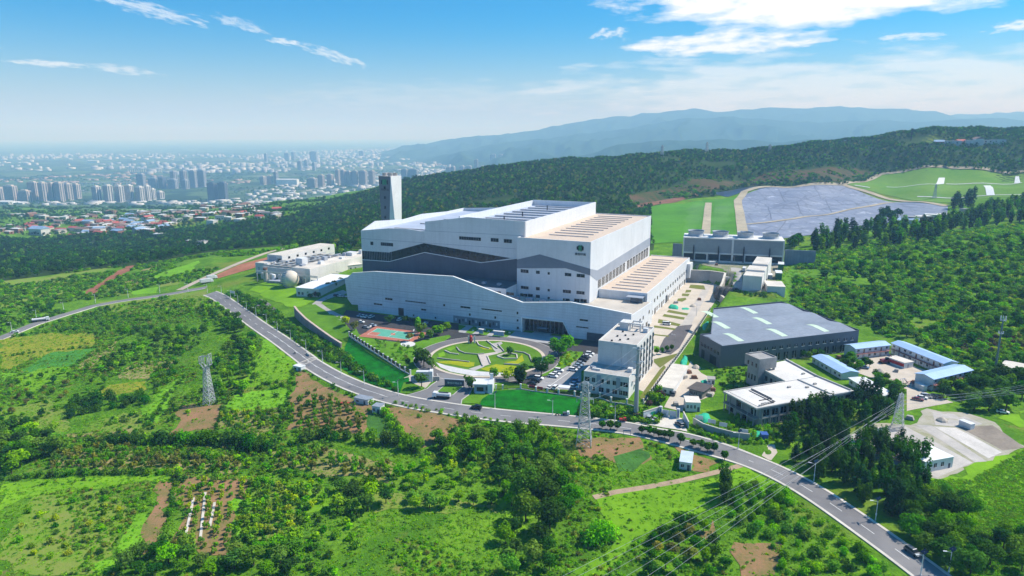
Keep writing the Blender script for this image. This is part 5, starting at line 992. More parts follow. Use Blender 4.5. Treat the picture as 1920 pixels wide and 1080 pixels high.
# yards on the right
sheet('site_yard', gp(*ZG4((1200, 850), (1060, 815), (1090, 760), (1210, 560), (1260, 470), (1340, 560), (1420, 600), (1440, 720), (1340, 760), (1220, 770))), SAND, off=.12)
sheet('gate_yard', gp(*ZG4((840, 935), (905, 905), (1040, 870), (1195, 900), (1235, 1000), (1120, 978), (980, 955))), CONCL, off=.19, step=3)
sheet('sandy_yard', gp(*ZY((230, 400), (300, 370), (500, 330), (720, 440), (880, 480), (775, 570), (770, 620), (990, 700), (640, 765), (640, 600), (500, 560), (250, 470))), SAND, off=.12)
sheet('concrete_pad', fuzzy(gp(*ZQ((420, 245), (520, 185), (640, 130), (880, 115), (1035, 30), (1240, 50), (1430, 120), (1640, 265), (1490, 330), (1310, 385), (1070, 475), (940, 430)))), mat('worn_yard', (.44, .40, .35), .95, .2, .07, bump=.3, col2=(.27, .27, .15)), off=.10, step=4); sheet('concrete_pad', gp(*ZQ((400, 250), (520, 190), (640, 140), (860, 130), (1295, 365), (1065, 460), (940, 420))), SLAB, off=.12); sheet('concrete_pad', gp(*ZQ((930, 122), (1035, 130), (1385, 358), (1310, 362))), SLAB, off=.14); sheet('concrete_pad', gp(*ZQ((1045, 135), (1190, 145), (1480, 300), (1395, 338))), mat('pale_slab', (.60, .56, .52), .95, .1, .15, bump=.15), off=.14); sheet('concrete_pad', gp(*ZQ((1205, 140), (1420, 128), (1625, 270), (1485, 288))), SLABB, off=.12); sheet('concrete_pad', gp(*ZQ((1040, 40), (1220, 60), (1360, 120), (1240, 140), (1060, 125))), SLAB, off=.12)
sheet('dirt_yard', gp(*ZQ((0, 250), (40, 250), (60, 300), (20, 350), (0, 345), (-40, 320))), SAND, off=.12)
# fields: (name, pixels, material)
YELW = mat('yellow_crop', (.30, .29, .03), .95, .2, .1, bump=.5, col2=(.18, .23, .025), streak=(.22, .12, 0)); PALEG = mat('bright_green_crop', (.17, .39, .02), .95, .12, .08, bump=.4, streak=(.12, .3, 0)); TANF = mat('tan_weeds', (.34, .27, .12), .95, .2, .1, bump=.5, col2=(.18, .22, .045), streak=(.08, .28, 0)); FURR = mat('dark_crop_rows', (.07, .19, .035), .95, .2, .1, bump=.5, streak=(.25, .09, 0))
FIELDS = [('meadow', ZM((300, 60), (380, 30), (520, 120), (540, 200), (480, 240), (200, 300), (180, 240)), MEAD), ('field', ZO((560, 1000), (700, 900), (860, 700), (900, 620), (960, 640), (880, 880), (720, 1010)), PALEG), ('field', ZO((1490, 540), (1570, 560), (1540, 800), (1490, 830)), PALEG), ('meadow', ZM((560, 900), (840, 960), (800, 1080), (600, 1080)), MEAD), ('meadow', ZM((1030, 955), (1300, 985), (1780, 1020), (1780, 1080), (1030, 1080)), WEED), ('meadow', ZS((0, 640), (200, 700), (120, 860), (0, 900)), MEAD), ('meadow', ZN((100, 700), (220, 650), (420, 640), (380, 720), (150, 800)), MEAD), ('meadow', ZN((560, 960), (700, 900), (850, 930), (780, 1040), (600, 1030)), WEED), ('meadow', ZO((0, 440), (240, 400), (760, 370), (1120, 378), (1100, 420), (700, 450), (200, 510), (0, 620)), MEAD), ('meadow', ZO((1620, 430), (1920, 430), (1900, 820), (1640, 780)), WEED), ('field', ZO((330, 230), (620, 195), (1250, 262), (1560, 270), (1550, 350), (800, 340), (340, 338)), TANF), ('meadow', ZL((480, 900), (560, 880), (640, 1000), (760, 1080), (560, 1080)), PALEG), ('meadow', ZN((560, 270), (700, 250), (1000, 215), (1200, 200), (1290, 300), (1000, 330), (700, 350)), WEED), ('meadow', ZN((0, 900), (300, 820), (420, 960), (300, 1080), (0, 1080)), WEED), ('field', ZM((1070, 412), (1330, 445), (1560, 492), (1480, 560), (1500, 640), (1300, 695), (1200, 572), (1150, 500)), SOIL), ('field', ZM((500, 190), (560, 190), (640, 240), (760, 310), (920, 372), (1000, 402), (1040, 470), (960, 590), (900, 590), (480, 560), (490, 330), (520, 260)), SOIL),
 ('field', ZM((110, 372), (250, 310), (480, 295), (470, 400), (430, 420), (70, 450)), PALEG), ('field', ZM((40, 452), (430, 428), (400, 600), (30, 560)), TANF), ('field', ZM((980, 470), (1060, 455), (1110, 620), (970, 610)), FURR),
 ('field', ZN((1050, 870), (1290, 860), (1240, 1015), (990, 1025)), SOIL), ('field', ZN((1105, 880), (1160, 870), (1150, 1000), (1100, 1010)), FURR), ('field', ZN((1180, 885), (1250, 880), (1205, 1005), (1160, 1010)), FURR), ('field', ZM((390, 700), (700, 680), (1160, 780), (1130, 890), (560, 820), (380, 820)), TANF),
 ('field', ZO((1180, 395), (1600, 420), (1480, 900), (1270, 900), (1150, 800)), SOIL), ('field', ZO((1020, 430), (1110, 430), (1050, 800), (900, 910), (940, 690)), SOIL), ('field', ZO((200, 520), (760, 480), (850, 700), (560, 1010), (60, 1028), (0, 900)), WEED), ('field', ZO((420, 120), (820, 90), (1000, 140), (500, 145)), TANF),
 ('field', ZS((405, 345), (520, 300), (800, 310), (830, 430), (700, 470), (610, 430), (560, 380), (500, 412), (430, 392)), SOIL), ('field', ZS((620, 420), (800, 340), (850, 430), (780, 480), (660, 470)), FURR), ('field', ZS((950, 360), (1265, 440), (1160, 502), (1080, 490)), SOIL), ('meadow', ZS((520, 650), (800, 575), (1230, 525), (1390, 465), (1560, 560), (1300, 660), (900, 800), (500, 1080), (330, 1080), (700, 880)), MEAD),
 ('meadow', ZQ((1050, 490), (1300, 390), (1480, 310), (1625, 300), (1625, 640), (1300, 760), (1220, 600), (1000, 570)), MEAD), ('meadow', ZQ((1450, 80), (1625, 30), (1625, 130), (1560, 140)), MEAD), ('field', ZS((1100, 850), (1170, 790), (1210, 830), (1160, 870)), SOIL), ('field', ZS((1290, 900), (1560, 880), (1560, 1080), (1300, 1080)), SOIL),
 ('field', ZN((470, 215), (545, 180), (700, 75), (800, 40), (770, 75), (590, 180), (540, 225)), mat('red_field', (.30, .13, .08), .95, .15, .1, bump=.4)), ('field', ZN((670, 200), (760, 130), (890, 40), (960, 20), (840, 140), (800, 165)), TANF), ('field', ZN((895, 110), (1160, 25), (1100, 100), (910, 130)), PALEG), ('field', ZN((750, 215), (820, 190), (920, 180), (900, 215), (780, 225)), PALEG), ('field', ZN((900, 160), (1070, 120), (1020, 170), (920, 180)), WEED),
 ('field', ZN((120, 660), (300, 560), (560, 530), (420, 640), (210, 740)), mat('teal_crop', (.07, .25, .04), .95, .15, .08, bump=.4)), ('field', ZN((0, 680), (90, 680), (0, 740)), PALEG), ('field', ZN((0, 480), (260, 450), (560, 450), (540, 530), (200, 590), (0, 680)), YELW), ('field', ZN((440, 640), (560, 540), (680, 480), (670, 540), (500, 660)), TANF), ('field', ZN((545, 800), (640, 740), (850, 730), (840, 770), (640, 815)), YELW), ('field', ZN((680, 690), (760, 620), (1020, 600), (960, 680), (830, 720)), TANF), ('field', ZN((800, 900), (1000, 720), (1060, 720), (980, 830), (950, 960), (820, 940)), PALEG), ('field', ZN((1300, 900), (1370, 800), (1481, 790), (1481, 890)), PALEG),
 ('meadow', ZN((0, 130), (300, 120), (600, 30), (760, 15), (560, 120), (330, 230), (0, 340)), WEED), ('meadow', ZC((1560, 480), (1728, 400), (1728, 1000), (1560, 1080), (1500, 900), (1600, 640)), LAWN)]
for nm, px, m in FIELDS: sheet(nm, fuzzy(gp(*px)), m, off=OFFF+rng.uniform(0, .035), step=5)
for q in ZO((1245, 530), (1320, 495), (1380, 560)):
    a = G(*q); b_ = G(q[0]-18 if q[0] < 380 else q[0]-9, q[1]+85 if q[0] < 400 else q[1]+45); tag(ribbon('plastic_mulch', [tuple(a)[:2], tuple(b_)[:2]], .8, CONCL, off=.25, step=3, h=.1), 'white plastic strip lying between bushes on the red soil plot', 'mulch film', 'white plastic strips on the red plot')
# landfill and upper terrace
LINER = mat('grey_liner', (.235, .255, .33), .6, .12, .03, bump=1.0, col2=(.15, .17, .24), spec=.4)
def liner_mat():
    m = LINER; t = m.node_tree; N = NT(t); b = [n for n in t.nodes if n.type == 'BSDF_PRINCIPLED'][0]; pos = N.n('ShaderNodeNewGeometry').outputs['Position']
    v = N.n('ShaderNodeTexVoronoi', {'Vector': N.n('ShaderNodeVectorMath', {0: pos, 1: (.055, .02, .05)}, operation='MULTIPLY').outputs[0], 'Scale': 1.0, 'Randomness': .8}, feature='DISTANCE_TO_EDGE')
    base = b.inputs['Base Color'].links[0].from_socket; w = N.noise(pos, .05, 6, .75)
    c = N.mix(N.math('MULTIPLY', N.math('LESS_THAN', v.outputs[0], .035), .45), base, (.08, .09, .12)); c = N.mix(N.math('MULTIPLY', N.ramp(w, .58, .66), .7), c, (.50, .53, .62)); t.links.new(c, b.inputs['Base Color'])
liner_mat()
LF = [('landfill_liner', ZP((545, 500), (575, 475), (640, 453), (720, 442), (1040, 434), (1100, 458), (1290, 518), (1550, 540), (1545, 585), (1330, 600), (1200, 640), (1060, 660), (700, 700), (560, 700)), LINER, .5), ('landfill_grass', ZP((105, 540), (330, 512), (530, 488), (545, 700), (400, 705), (105, 720)), mat('landfill_turf', (.09, .26, .02), .95, .2, .02, bump=.5, col2=(.06, .18, .018)), .45), ('landfill_grass', ZP((1060, 430), (1220, 384), (1920, 378), (1990, 480), (1540, 520), (1300, 492), (1150, 457)), mat('terrace_turf', (.16, .27, .045), .95, .2, .015, bump=.5, col2=(.10, .22, .03)), .45), ('leachate_pond', ZP((405, 472), (560, 447), (690, 440), (680, 452), (540, 472), (480, 492)), mat('pond_liner', (.05, .06, .085), .3, .15, .05), .5),
 ('cut_slope', ZP((0, 545), (300, 496), (420, 455), (760, 415), (1060, 425), (1200, 374), (1100, 352), (760, 362), (300, 405), (0, 480)), mat('cut_slope_earth', (.13, .075, .045), .95, .3, .03, bump=.8, col2=(.05, .075, .02)), .4), ('red_bank', ZP((0, 545), (150, 510), (330, 470), (400, 462), (300, 492), (100, 540)), mat('red_cut', (.26, .13, .085), .95, .2, .03, bump=.6), .55), ('white_cover', ZP((1505, 400), (1535, 400), (1530, 430), (1490, 433)), CONT, .9), ('white_cover', ZP((1722, 438), (1757, 438), (1778, 485), (1738, 487)), CONT, .9), ('white_cover', ZP((1878, 393), (1895, 393), (1902, 425), (1872, 427)), CONT, .9)]
for nm, px, m, off in LF: sheet(nm, gp(*px), m, off=off, step=9)
DIRT = mat('pale_track', (.42, .36, .26), .95, .1, .05)
for px, w in ((ZP((370, 695), (378, 600), (385, 522)), 9), (ZP((555, 695), (542, 610), (527, 510), (560, 467), (700, 443), (1030, 432), (1220, 382), (1920, 366)), 11), (ZP((565, 627), (800, 600), (1000, 572), (1290, 520)), 5), (ZP((1045, 434), (1170, 472), (1320, 512), (1545, 538)), 11)): ribbon('landfill_track', gp(*px), w, DIRT, off=.95, step=10, kind='structure')
SEAM = mat('liner_seam', (.12, .13, .17), .6, .1, .1)
for px in (ZP((760, 540), (900, 536), (1100, 528), (1250, 518)), ZP((675, 540), (690, 600)), ZP((815, 515), (850, 590)), ZP((955, 505), (985, 568)), ZP((600, 560), (800, 520), (1000, 480)), ZP((620, 660), (900, 640), (1150, 620)), ZP((700, 690), (760, 610)), ZP((1000, 640), (1020, 590)), ZP((720, 450), (760, 520)), ZP((900, 440), (930, 500))): ribbon('liner_seam', gp(*px), 1.0, SEAM, off=.62, step=8, kind='structure')
for px in (ZP((1400, 492), (1920, 482)), ZP((1250, 445), (1500, 432)), ZP((1540, 430), (1910, 424)), ZP((1095, 436), (1170, 448))): ribbon('white_drain', gp(*px), 3.2, CONT, off=1.0, step=12, kind='structure')
# ---------------------------------------------------------------- vegetation
def leaf_mat(name, col, var=.6, trans=.35):
    m = bpy.data.materials.new(name); m.use_nodes = True; t = m.node_tree; t.nodes.clear(); N = NT(t)
    out = N.n('ShaderNodeOutputMaterial'); oi = N.n('ShaderNodeObjectInfo').outputs['Random']; geo = N.n('ShaderNodeNewGeometry'); isl = geo.outputs['Random Per Island']
    r2 = N.math('FRACT', N.math('MULTIPLY', oi, 17.3))
    h = N.n('ShaderNodeHueSaturation', {'Hue': N.math('ADD', .48, N.math('MULTIPLY', r2, .045)), 'Saturation': N.math('ADD', .9, N.math('MULTIPLY', oi, .2)), 'Value': N.math('MULTIPLY', N.math('ADD', 1-var*.5, N.math('MULTIPLY', oi, var)), N.math('ADD', .72, N.math('MULTIPLY', isl, .56))), 'Color': (*col, 1)})
    b = N.n('ShaderNodeBsdfDiffuse', {0: h.outputs[0]}); tr = N.n('ShaderNodeBsdfTranslucent', {0: N.mix(1.0, h.outputs[0], (1.1, 1.25, .5), 'MULTIPLY')}); mx = N.n('ShaderNodeMixShader', {0: trans, 1: b.outputs[0], 2: tr.outputs[0]}); t.links.new(mx.outputs[0], out.inputs[0]); return m
LEAF = {'dark': leaf_mat('leaf_dark', (.045, .14, .010)), 'mid': leaf_mat('leaf_mid', (.115, .27, .010)), 'bright': leaf_mat('leaf_bright', (.20, .42, .010)), 'lime': leaf_mat('leaf_lime', (.34, .44, .016)), 'blue': leaf_mat('leaf_bluish', (.026, .078, .024)), 'olive': leaf_mat('leaf_olive', (.22, .23, .04)), 'purple': leaf_mat('leaf_purple', (.11, .06, .06))}
BARK = mat('bark', (.12, .09, .065), .95, .2, .8)
def leaf_cloud(clumps, n, size, seed, flat=.55):
    """n leaf-sized quads spread over ellipsoid clumps (cx, cy, cz, rx, ry, rz): arrays of verts, quads"""
    g = np.random.default_rng(seed); C = np.array(clumps); w = (C[:, 3]*C[:, 4]*C[:, 5])**.67; k = g.choice(len(C), n, p=w/w.sum()); c = C[k]
    d = g.normal(size=(n, 3)); d /= np.linalg.norm(d, axis=1)[:, None]; r = g.uniform(.55, 1.05, n)**.6
    p = c[:, :3]+d*r[:, None]*c[:, 3:]
    nr = d*.9+np.array([0, 0, flat])+g.normal(size=(n, 3))*.45; nr /= np.linalg.norm(nr, axis=1)[:, None]
    a = np.cross(nr, g.normal(size=(n, 3))); a /= np.linalg.norm(a, axis=1)[:, None]; b = np.cross(nr, a)
    s = size*g.uniform(.6, 1.35, n)[:, None]; s2 = s*g.uniform(.55, 1.0, n)[:, None]
    v = np.stack([p-a*s-b*s2*.35, p+a*s*.2-b*s2, p+a*s+b*s2*.3, p-a*s*.3+b*s2], 1).reshape(-1, 3)
    return v, np.arange(4*n).reshape(n, 4)
def np_mesh(name, v, q, mats, mi=None):
    me = bpy.data.meshes.new(name); me.vertices.add(len(v)); me.vertices.foreach_set('co', np.asarray(v, np.float32).ravel()); me.loops.add(q.size); me.loops.foreach_set('vertex_index', q.ravel().astype(np.int32))
    me.polygons.add(len(q)); me.polygons.foreach_set('loop_start', np.arange(0, q.size, 4, dtype=np.int32)); me.polygons.foreach_set('loop_total', np.full(len(q), 4, np.int32)); me.update(); me.validate()
    for m in mats: me.materials.append(m)
    if mi is not None: me.polygons.foreach_set('material_index', mi.astype(np.int32))
    return me
def clump_set(kind, seed):
    g = random.Random(seed); out = []
    if kind == 'round':      # broad crown, height 1
        for i in range(11):
            a = g.uniform(0, 6.28); r = g.uniform(.05, .30); z = g.uniform(.42, .82); s = g.uniform(.13, .23); out.append((r*math.cos(a), r*math.sin(a), z, s*1.15, s*1.15, s))
        out.append((0, 0, .62, .27, .27, .27))
    elif kind == 'bush':     # no trunk, sits on the ground
        for i in range(9):
            a = g.uniform(0, 6.28); r = g.uniform(.1, .55); z = g.uniform(.2, .62); s = g.uniform(.22, .4); out.append((r*math.cos(a), r*math.sin(a), z, s*1.2, s*1.2, s))
        out.append((0, 0, .35, .5, .5, .45))
    elif kind == 'spire':    # dark upright, spiky top
        for i in range(15):
            a = g.uniform(0, 6.28); r = g.uniform(.02, .22); z = g.uniform(.22, .85); out.append((r*math.cos(a), r*math.sin(a), z, .07, .07, g.uniform(.14, .24)))
        out += [(0, 0, .45, .2, .2, .32), (0.02, 0, .25, .22, .22, .2)]
    elif kind == 'poplar':
        for i in range(10):
            z = .18+.075*i; s = .115*(1-.5*abs(z-.5)); a = g.uniform(0, 6.28); out.append((.045*math.cos(a), .045*math.sin(a), z, s, s, .14))
        out.append((0, 0, .93, .04, .04, .09))
    elif kind == 'orchard':  # open, low, several upright limbs
        for i in range(8):
            a = i*.785+g.uniform(-.3, .3); r = g.uniform(.15, .45); z = g.uniform(.4, .85); s = g.uniform(.13, .24); out.append((r*math.cos(a), r*math.sin(a), z, s, s, s*1.25))
    elif kind == 'ball':
        out = [(0, 0, .64, .30, .30, .33), (.12, .05, .7, .2, .2, .2), (-.1, .1, .58, .22, .22, .22), (0, -.13, .66, .2, .2, .22)]
    elif kind == 'grass':
        for i in range(6): a = g.uniform(0, 6.28); r = g.uniform(0, .7); out.append((r*math.cos(a), r*math.sin(a), .2, .35, .35, .25))
    return out
TRUNK = {'round': .5, 'spire': .3, 'poplar': .3, 'orchard': .45, 'ball': .5}
def crown_mesh(name, kind, n, size, leaf, seed):
    v, q = leaf_cloud(clump_set(kind, seed), n, size, seed); return np_mesh(name, v, q, [LEAF[leaf]])
def trunk_mesh(kind, seed):
    g = random.Random(seed*3+1); b = MB(); h = TRUNK[kind]; b.tube((0, 0, -.06), (.01, 0, h), .030, .018, 6)
    for i in range(4): a = i*1.57+g.uniform(-.4, .4); b.tube((.008, 0, h*g.uniform(.55, .95)), (.2*math.cos(a), .2*math.sin(a), h+g.uniform(.1, .25)), .015, .005, 4)
    return b.me('trunk', BARK)
TREE = {}
def tree(kind, leaf, loc, h, label, group, n=500, size=.05, cat=None, wide=1.0, var=3, name=None):
    """one tree or bush, standing at loc, h metres high"""
    v = random.randrange(var); key = (kind, leaf, n, v)
    if key not in TREE: TREE[key] = (crown_mesh('crown', kind, n, size, leaf, 31*v+hash((kind, leaf)) % 1 + len(TREE)), trunk_mesh(kind, v) if kind in TRUNK else None)
    cm, tm = TREE[key]; bush = kind in ('bush', 'grass')
    nm = name or next((v for k, v in (('fruit', 'fruit_tree'), ('nursery', 'nursery_tree'), ('hillside', 'hillside_tree'), ('slope', 'slope_tree'), ('foreground', 'broadleaf_tree'), ('lower', 'broadleaf_tree'), ('bottom', 'broadleaf_tree'), ('belt', 'belt_tree'), ('bush', 'fruit_bush')) if k in label and kind in ('round', 'orchard')), None) or {'round': 'tree', 'spire': 'dark_tree', 'poplar': 'poplar_tree', 'orchard': 'orchard_tree', 'ball': 'ornamental_tree', 'bush': 'bush', 'grass': 'shrub'}[kind]
    if bush:
        o = link(nm, cm, None, loc, random.uniform(0, 6.28), label, cat or 'bush', group); o.scale = (h*wide*random.uniform(.85, 1.15), h*wide*random.uniform(.85, 1.15), h); return o
    r = link(nm, None, None, loc, random.uniform(0, 6.28), label, cat or 'tree', group); r.scale = (h*wide*random.uniform(.9, 1.1), h*wide*random.uniform(.9, 1.1), h)
    link('crown', cm, r); link('trunk', tm, r); return r
def in_poly(P, poly): return poly_sd(P[:, 0], P[:, 1], poly) > 0
def scatter(poly, n, seed=0, gap=0.0, avoid=()):
    """up to n random ground points inside a world polygon, at least gap apart, outside the avoided polygons"""
    g = np.random.default_rng(seed+1000); A = np.array(poly); lo, hi = A.min(0), A.max(0); out = np.zeros((0, 2))
    for _ in range(40):
        p = g.uniform(lo, hi, (max(64, n), 2)); p = p[in_poly(p, poly)]
        out = np.vstack([out, p])
        if len(out) > n*(3 if gap else 1): break
    if gap:
        cell = {}; keep = []
        for i, (x, y) in enumerate(out):
            k = (int(x//gap), int(y//gap))
            if any((x-out[j][0])**2+(y-out[j][1])**2 < gap*gap for a in (-1, 0, 1) for b in (-1, 0, 1) for j in cell.get((k[0]+a, k[1]+b), ())): continue
            cell.setdefault(k, []).append(i); keep.append(i)
        out = out[keep]
    out = out[:n]
    for q in avoid:
        if len(out): out = out[poly_sd(out[:, 0], out[:, 1], q[0]) < -q[1]]
    if not len(out): return np.zeros((0, 3))
    return np.c_[out, terr_np(out[:, 0], out[:, 1])]
# places kept clear
ROADP = [(x, y) for x, y in ROAD]
def road_clear(P, d=6.5, lines=None):
    if not len(P): return P
    keep = np.ones(len(P), bool)
    for line, dd in (lines or ((ROAD, d), (WR, 5), (DR, 4.5), (FP, 2.5))):
        A = np.array(resample(line, 4)); 
        for i in range(0, len(P), 4000): keep[i:i+4000] &= ((P[i:i+4000, None, :2]-A[None])**2).sum(-1).min(1) > dd*dd
    return P[keep]
def gn_tree():
    t = bpy.data.node_groups.new('scatter_plants', 'GeometryNodeTree'); t.interface.new_socket('Geometry', in_out='INPUT', socket_type='NodeSocketGeometry'); t.interface.new_socket('Plants', in_out='INPUT', socket_type='NodeSocketCollection'); t.interface.new_socket('Geometry', in_out='OUTPUT', socket_type='NodeSocketGeometry')
    gi = t.nodes.new('NodeGroupInput'); go = t.nodes.new('NodeGroupOutput'); ci = t.nodes.new('GeometryNodeCollectionInfo'); ci.inputs['Separate Children'].default_value = True; ci.inputs['Reset Children'].default_value = True
    io = t.nodes.new('GeometryNodeInstanceOnPoints'); io.inputs['Pick Instance'].default_value = True
    def attr(nm, typ): a = t.nodes.new('GeometryNodeInputNamedAttribute'); a.data_type = typ; a.inputs[0].default_value = nm; return [s for s in a.outputs if s.enabled and s.name == 'Attribute'][0]
    t.links.new(gi.outputs[0], io.inputs['Points']); t.links.new(gi.outputs[1], ci.inputs[0]); t.links.new(ci.outputs[0], io.inputs['Instance']); t.links.new(attr('pick', 'INT'), io.inputs['Instance Index']); t.links.new(attr('scl', 'FLOAT_VECTOR'), io.inputs['Scale'])
    rot = t.nodes.new('ShaderNodeCombineXYZ'); t.links.new(attr('spin', 'FLOAT'), rot.inputs[2]); t.links.new(rot.outputs[0], io.inputs['Rotation']); t.links.new(io.outputs[0], go.inputs[0]); return t
GN = gn_tree(); PROTO = {}
LEAF['bank'] = leaf_mat('bank_grass', (.012, .17, .012)); 
def proto(kind, leaf, n, size, seeds=(1, 2, 3)):
    """plant shapes kept outside the scene, used by the masses of plants"""
    out = []
    for s in seeds:
        k = (kind, leaf, n, s)
        if k not in PROTO: PROTO[k] = bpy.data.objects.new('plant_shape', crown_mesh('plant_shape', kind, n, size, leaf, s*7+len(PROTO)))
        out.append(PROTO[k])
    return out
def mass(name, label, P, h, protos, wide=1.0, cat='vegetation', seed=0, wts=None):
    """a mass of plants nobody could count: one object of points carrying instanced plants"""
    if not len(P): return
    g = np.random.default_rng(seed); me = bpy.data.meshes.new(name); me.vertices.add(len(P)); me.vertices.foreach_set('co', P.astype(np.float32).ravel())
    hs = g.uniform(h[0], h[1], len(P)); w = hs*wide*g.uniform(.85, 1.2, len(P)); S = np.c_[w, w, hs].astype(np.float32)
    a = me.attributes.new('scl', 'FLOAT_VECTOR', 'POINT'); a.data.foreach_set('vector', S.ravel()); a = me.attributes.new('spin', 'FLOAT', 'POINT'); a.data.foreach_set('value', g.uniform(0, 6.28, len(P)).astype(np.float32))
    pk = g.choice(len(protos), len(P), p=None if wts is None else np.array(wts)/sum(wts)); a = me.attributes.new('pick', 'INT', 'POINT'); a.data.foreach_set('value', pk.astype(np.int32))
    c = bpy.data.collections.new(name+'_shapes')
    for p in dict.fromkeys(protos): c.objects.link(p)
    names = sorted(p.name for p in dict.fromkeys(protos)); idx = np.array([names.index(p.name) for p in protos]); a = me.attributes['pick']; a.data.foreach_set('value', idx[pk].astype(np.int32))
    o = link(name, me, None, label=label, cat=cat, kind='stuff'); md = o.modifiers.new('plants', 'NODES'); md.node_group = GN
    sid = [i.identifier for i in GN.interface.items_tree if i.name == 'Plants'][0]; md[sid] = c; return o
BGR = proto('grass', 'bank', 14, .22, (1, 2)); SH = lambda leaf: proto('bush', leaf, 70, .17)
SHF = lambda leaf: proto('bush', leaf, 26, .30, (1, 2))
FAR_R = proto('round', 'dark', 90, .085); FAR_B = proto('round', 'blue', 90, .085); FAR_M = proto('round', 'mid', 90, .085); FAR_O = proto('round', 'olive', 80, .085); FAR_P = proto('poplar', 'blue', 70, .05); FAR_S = proto('bush', 'mid', 26, .30, (1, 2))
APR = [tuple(p) for p in PLAT]
CLEAR = [(PLAT, 0.5), (YARD, 0.0)]
W_ = lambda pts: [tuple(p) for p in gp(*pts)]
# --- masses: ground shrubs on the near fields, right hillside, ridge wood, valley wood
near = W_([(-60, 1150), (-60, 660), (0, 640), (180, 580), (335, 552), (395, 556), (500, 645), (640, 735), (780, 775), (1000, 800), (1180, 820), (1360, 868), (1440, 900), (1560, 980), (1760, 1150)])
SOILP = [W_(px) for nm, px, m in FIELDS if m in (SOIL, FURR, MATS['red_field'])]; OPENP = [W_(px) for nm, px, m in FIELDS if m in (PALEG, MEAD, YELW, MATS['teal_crop'])]
def thin(P, polys, keep, seed=5):
    g = np.random.default_rng(seed); k = np.ones(len(P), bool); r = g.uniform(size=len(P))
    for q in polys: k &= ~((poly_sd(P[:, 0], P[:, 1], q) > 0) & (r > keep))
    return P[k]
def dens(P, scale=.03, lo=-.2, seed=0):
    """keep plants in drifts: drop points where a smooth wave field is low"""
    x, y = P[:, 0]*scale, P[:, 1]*scale; f = np.sin(x*1.3+seed)+np.sin(y*1.7-seed*.7)+np.sin((x+y)*2.3+seed*1.9)*.7+np.sin((x-y)*3.1)*.5
    return P[f > lo]
P0 = road_clear(scatter(near, 24000, 1)); P0 = thin(thin(P0, SOILP, .10), OPENP, .12)
P1 = dens(P0, .035, -.1, 1)
mass('undergrowth', 'low mixed green weeds and shrubs covering the near slopes', P1, (.4, 1.25), SH('mid')+SH('bright')+SH('dark')+SH('olive'), 1.0, wts=[4]*3+[5]*3+[1]*3+[2]*3, seed=1)
P2 = dens(thin(thin(road_clear(scatter(near, 4200, 2)), SOILP, .05), OPENP, .03), .022, .25, 4)
mass('undergrowth', 'taller dark green shrubs gathered in drifts on the near slopes', P2, (1.3, 2.9), SH('mid')+SH('dark')+SH('bright'), .8, wts=[4]*3+[3]*3+[2]*3, seed=2)
PG = road_clear(scatter(near, 30000, 3)); GRS = proto('grass', 'bright', 16, .22, (1, 2))+proto('grass', 'mid', 16, .22, (1, 2))+proto('grass', 'mid', 16, .22, (3,))
mass('grass', 'long grass tufts over the near meadows', thin(PG, SOILP, .15), (.35, .8), GRS, 1.6, cat='grass', wts=[3, 3, 3, 3, 1], seed=3)
hill = W_([(1478, 580), (1500, 470), (1560, 470), (1700, 440), (1940, 420), (2150, 480), (2150, 720), (1930, 720), (1760, 690), (1660, 632), (1620, 610)])
PH = scatter(hill, 15000, 6); mass('hillside_scrub', 'dense mixed green scrub on the right hillside', dens(PH, .03, -1.7, 2), (1.0, 3.2), SH('mid')+SH('dark')+SH('bright')+SH('lime'), 1.0, wts=[4]*3+[2]*3+[4]*3+[1]*3, seed=6)
ridge = W_([(560, 452), (560, 410)])+[(x*1.14, y*1.14) for x, y in W_([(640, 378), (735, 352), (832, 336), (1000, 311), (1240, 294), (1500, 279), (1700, 265), (1925, 254), (2100, 252)])]+W_([(2100, 322), (1700, 328), (1560, 352), (1400, 352), (1240, 380), (1225, 470), (1000, 445), (640, 470)])
CUT = [(W_(px), 0) for nm, px, m, off in LF]; FLOOR = mat('forest_floor', (.028, .06, .014), .95, .3, .02, bump=.8, col2=(.05, .085, .02)); sheet('forest_floor', ridge, FLOOR, off=.3, step=12); PR = scatter(ridge, 30000, 7, avoid=CUT); PR = dens(PR, .012, -2.0, 5)
mass('ridge_wood', 'dark green wood covering the ridge behind the plant', PR, (3.5, 8.5), FAR_R+FAR_B+FAR_M+FAR_O, .85, cat='wood', wts=[5]*3+[5]*3+[1.4]*3+[.5]*3, seed=7)
cutp = [W_(px) for nm, px, m, off in LF if nm == 'cut_slope'][0]; mass('cut_scrub', 'dark scrub patches on the brown cut slope above the landfill', dens(scatter(cutp, 900, 77), .03, .1, 3), (1.5, 4.5), SH('dark')+SH('mid'), 1.1, seed=77)
valley = W_([(-150, 525), (-150, 440), (0, 445), (240, 437), (420, 425), (560, 405), (640, 380), (660, 470), (590, 470), (520, 462), (420, 470), (300, 492), (150, 508), (0, 528)])
sheet('forest_floor', valley, FLOOR, off=.3, step=12); PV = scatter(valley, 8500, 8); mass('valley_wood', 'dark wood filling the valley below the left fields', PV, (4, 9.5), FAR_R+FAR_B+FAR_M, .9, cat='wood', wts=[4]*3+[5]*3+[.8]*3, seed=8)
vil = W_([(-150, 438), (-150, 400), (0, 398), (300, 392), (560, 378), (640, 372), (560, 408), (420, 424), (240, 436), (0, 443)])
PVI = scatter(vil, 3600, 9); mass('village_trees', 'dark trees between the village houses', PVI, (5, 9), FAR_R+FAR_B, .9, cat='wood', seed=9)
west = W_([(-150, 640), (-150, 535), (0, 528), (150, 508), (300, 492), (420, 472), (520, 468), (420, 505), (340, 542), (180, 572), (0, 630)])
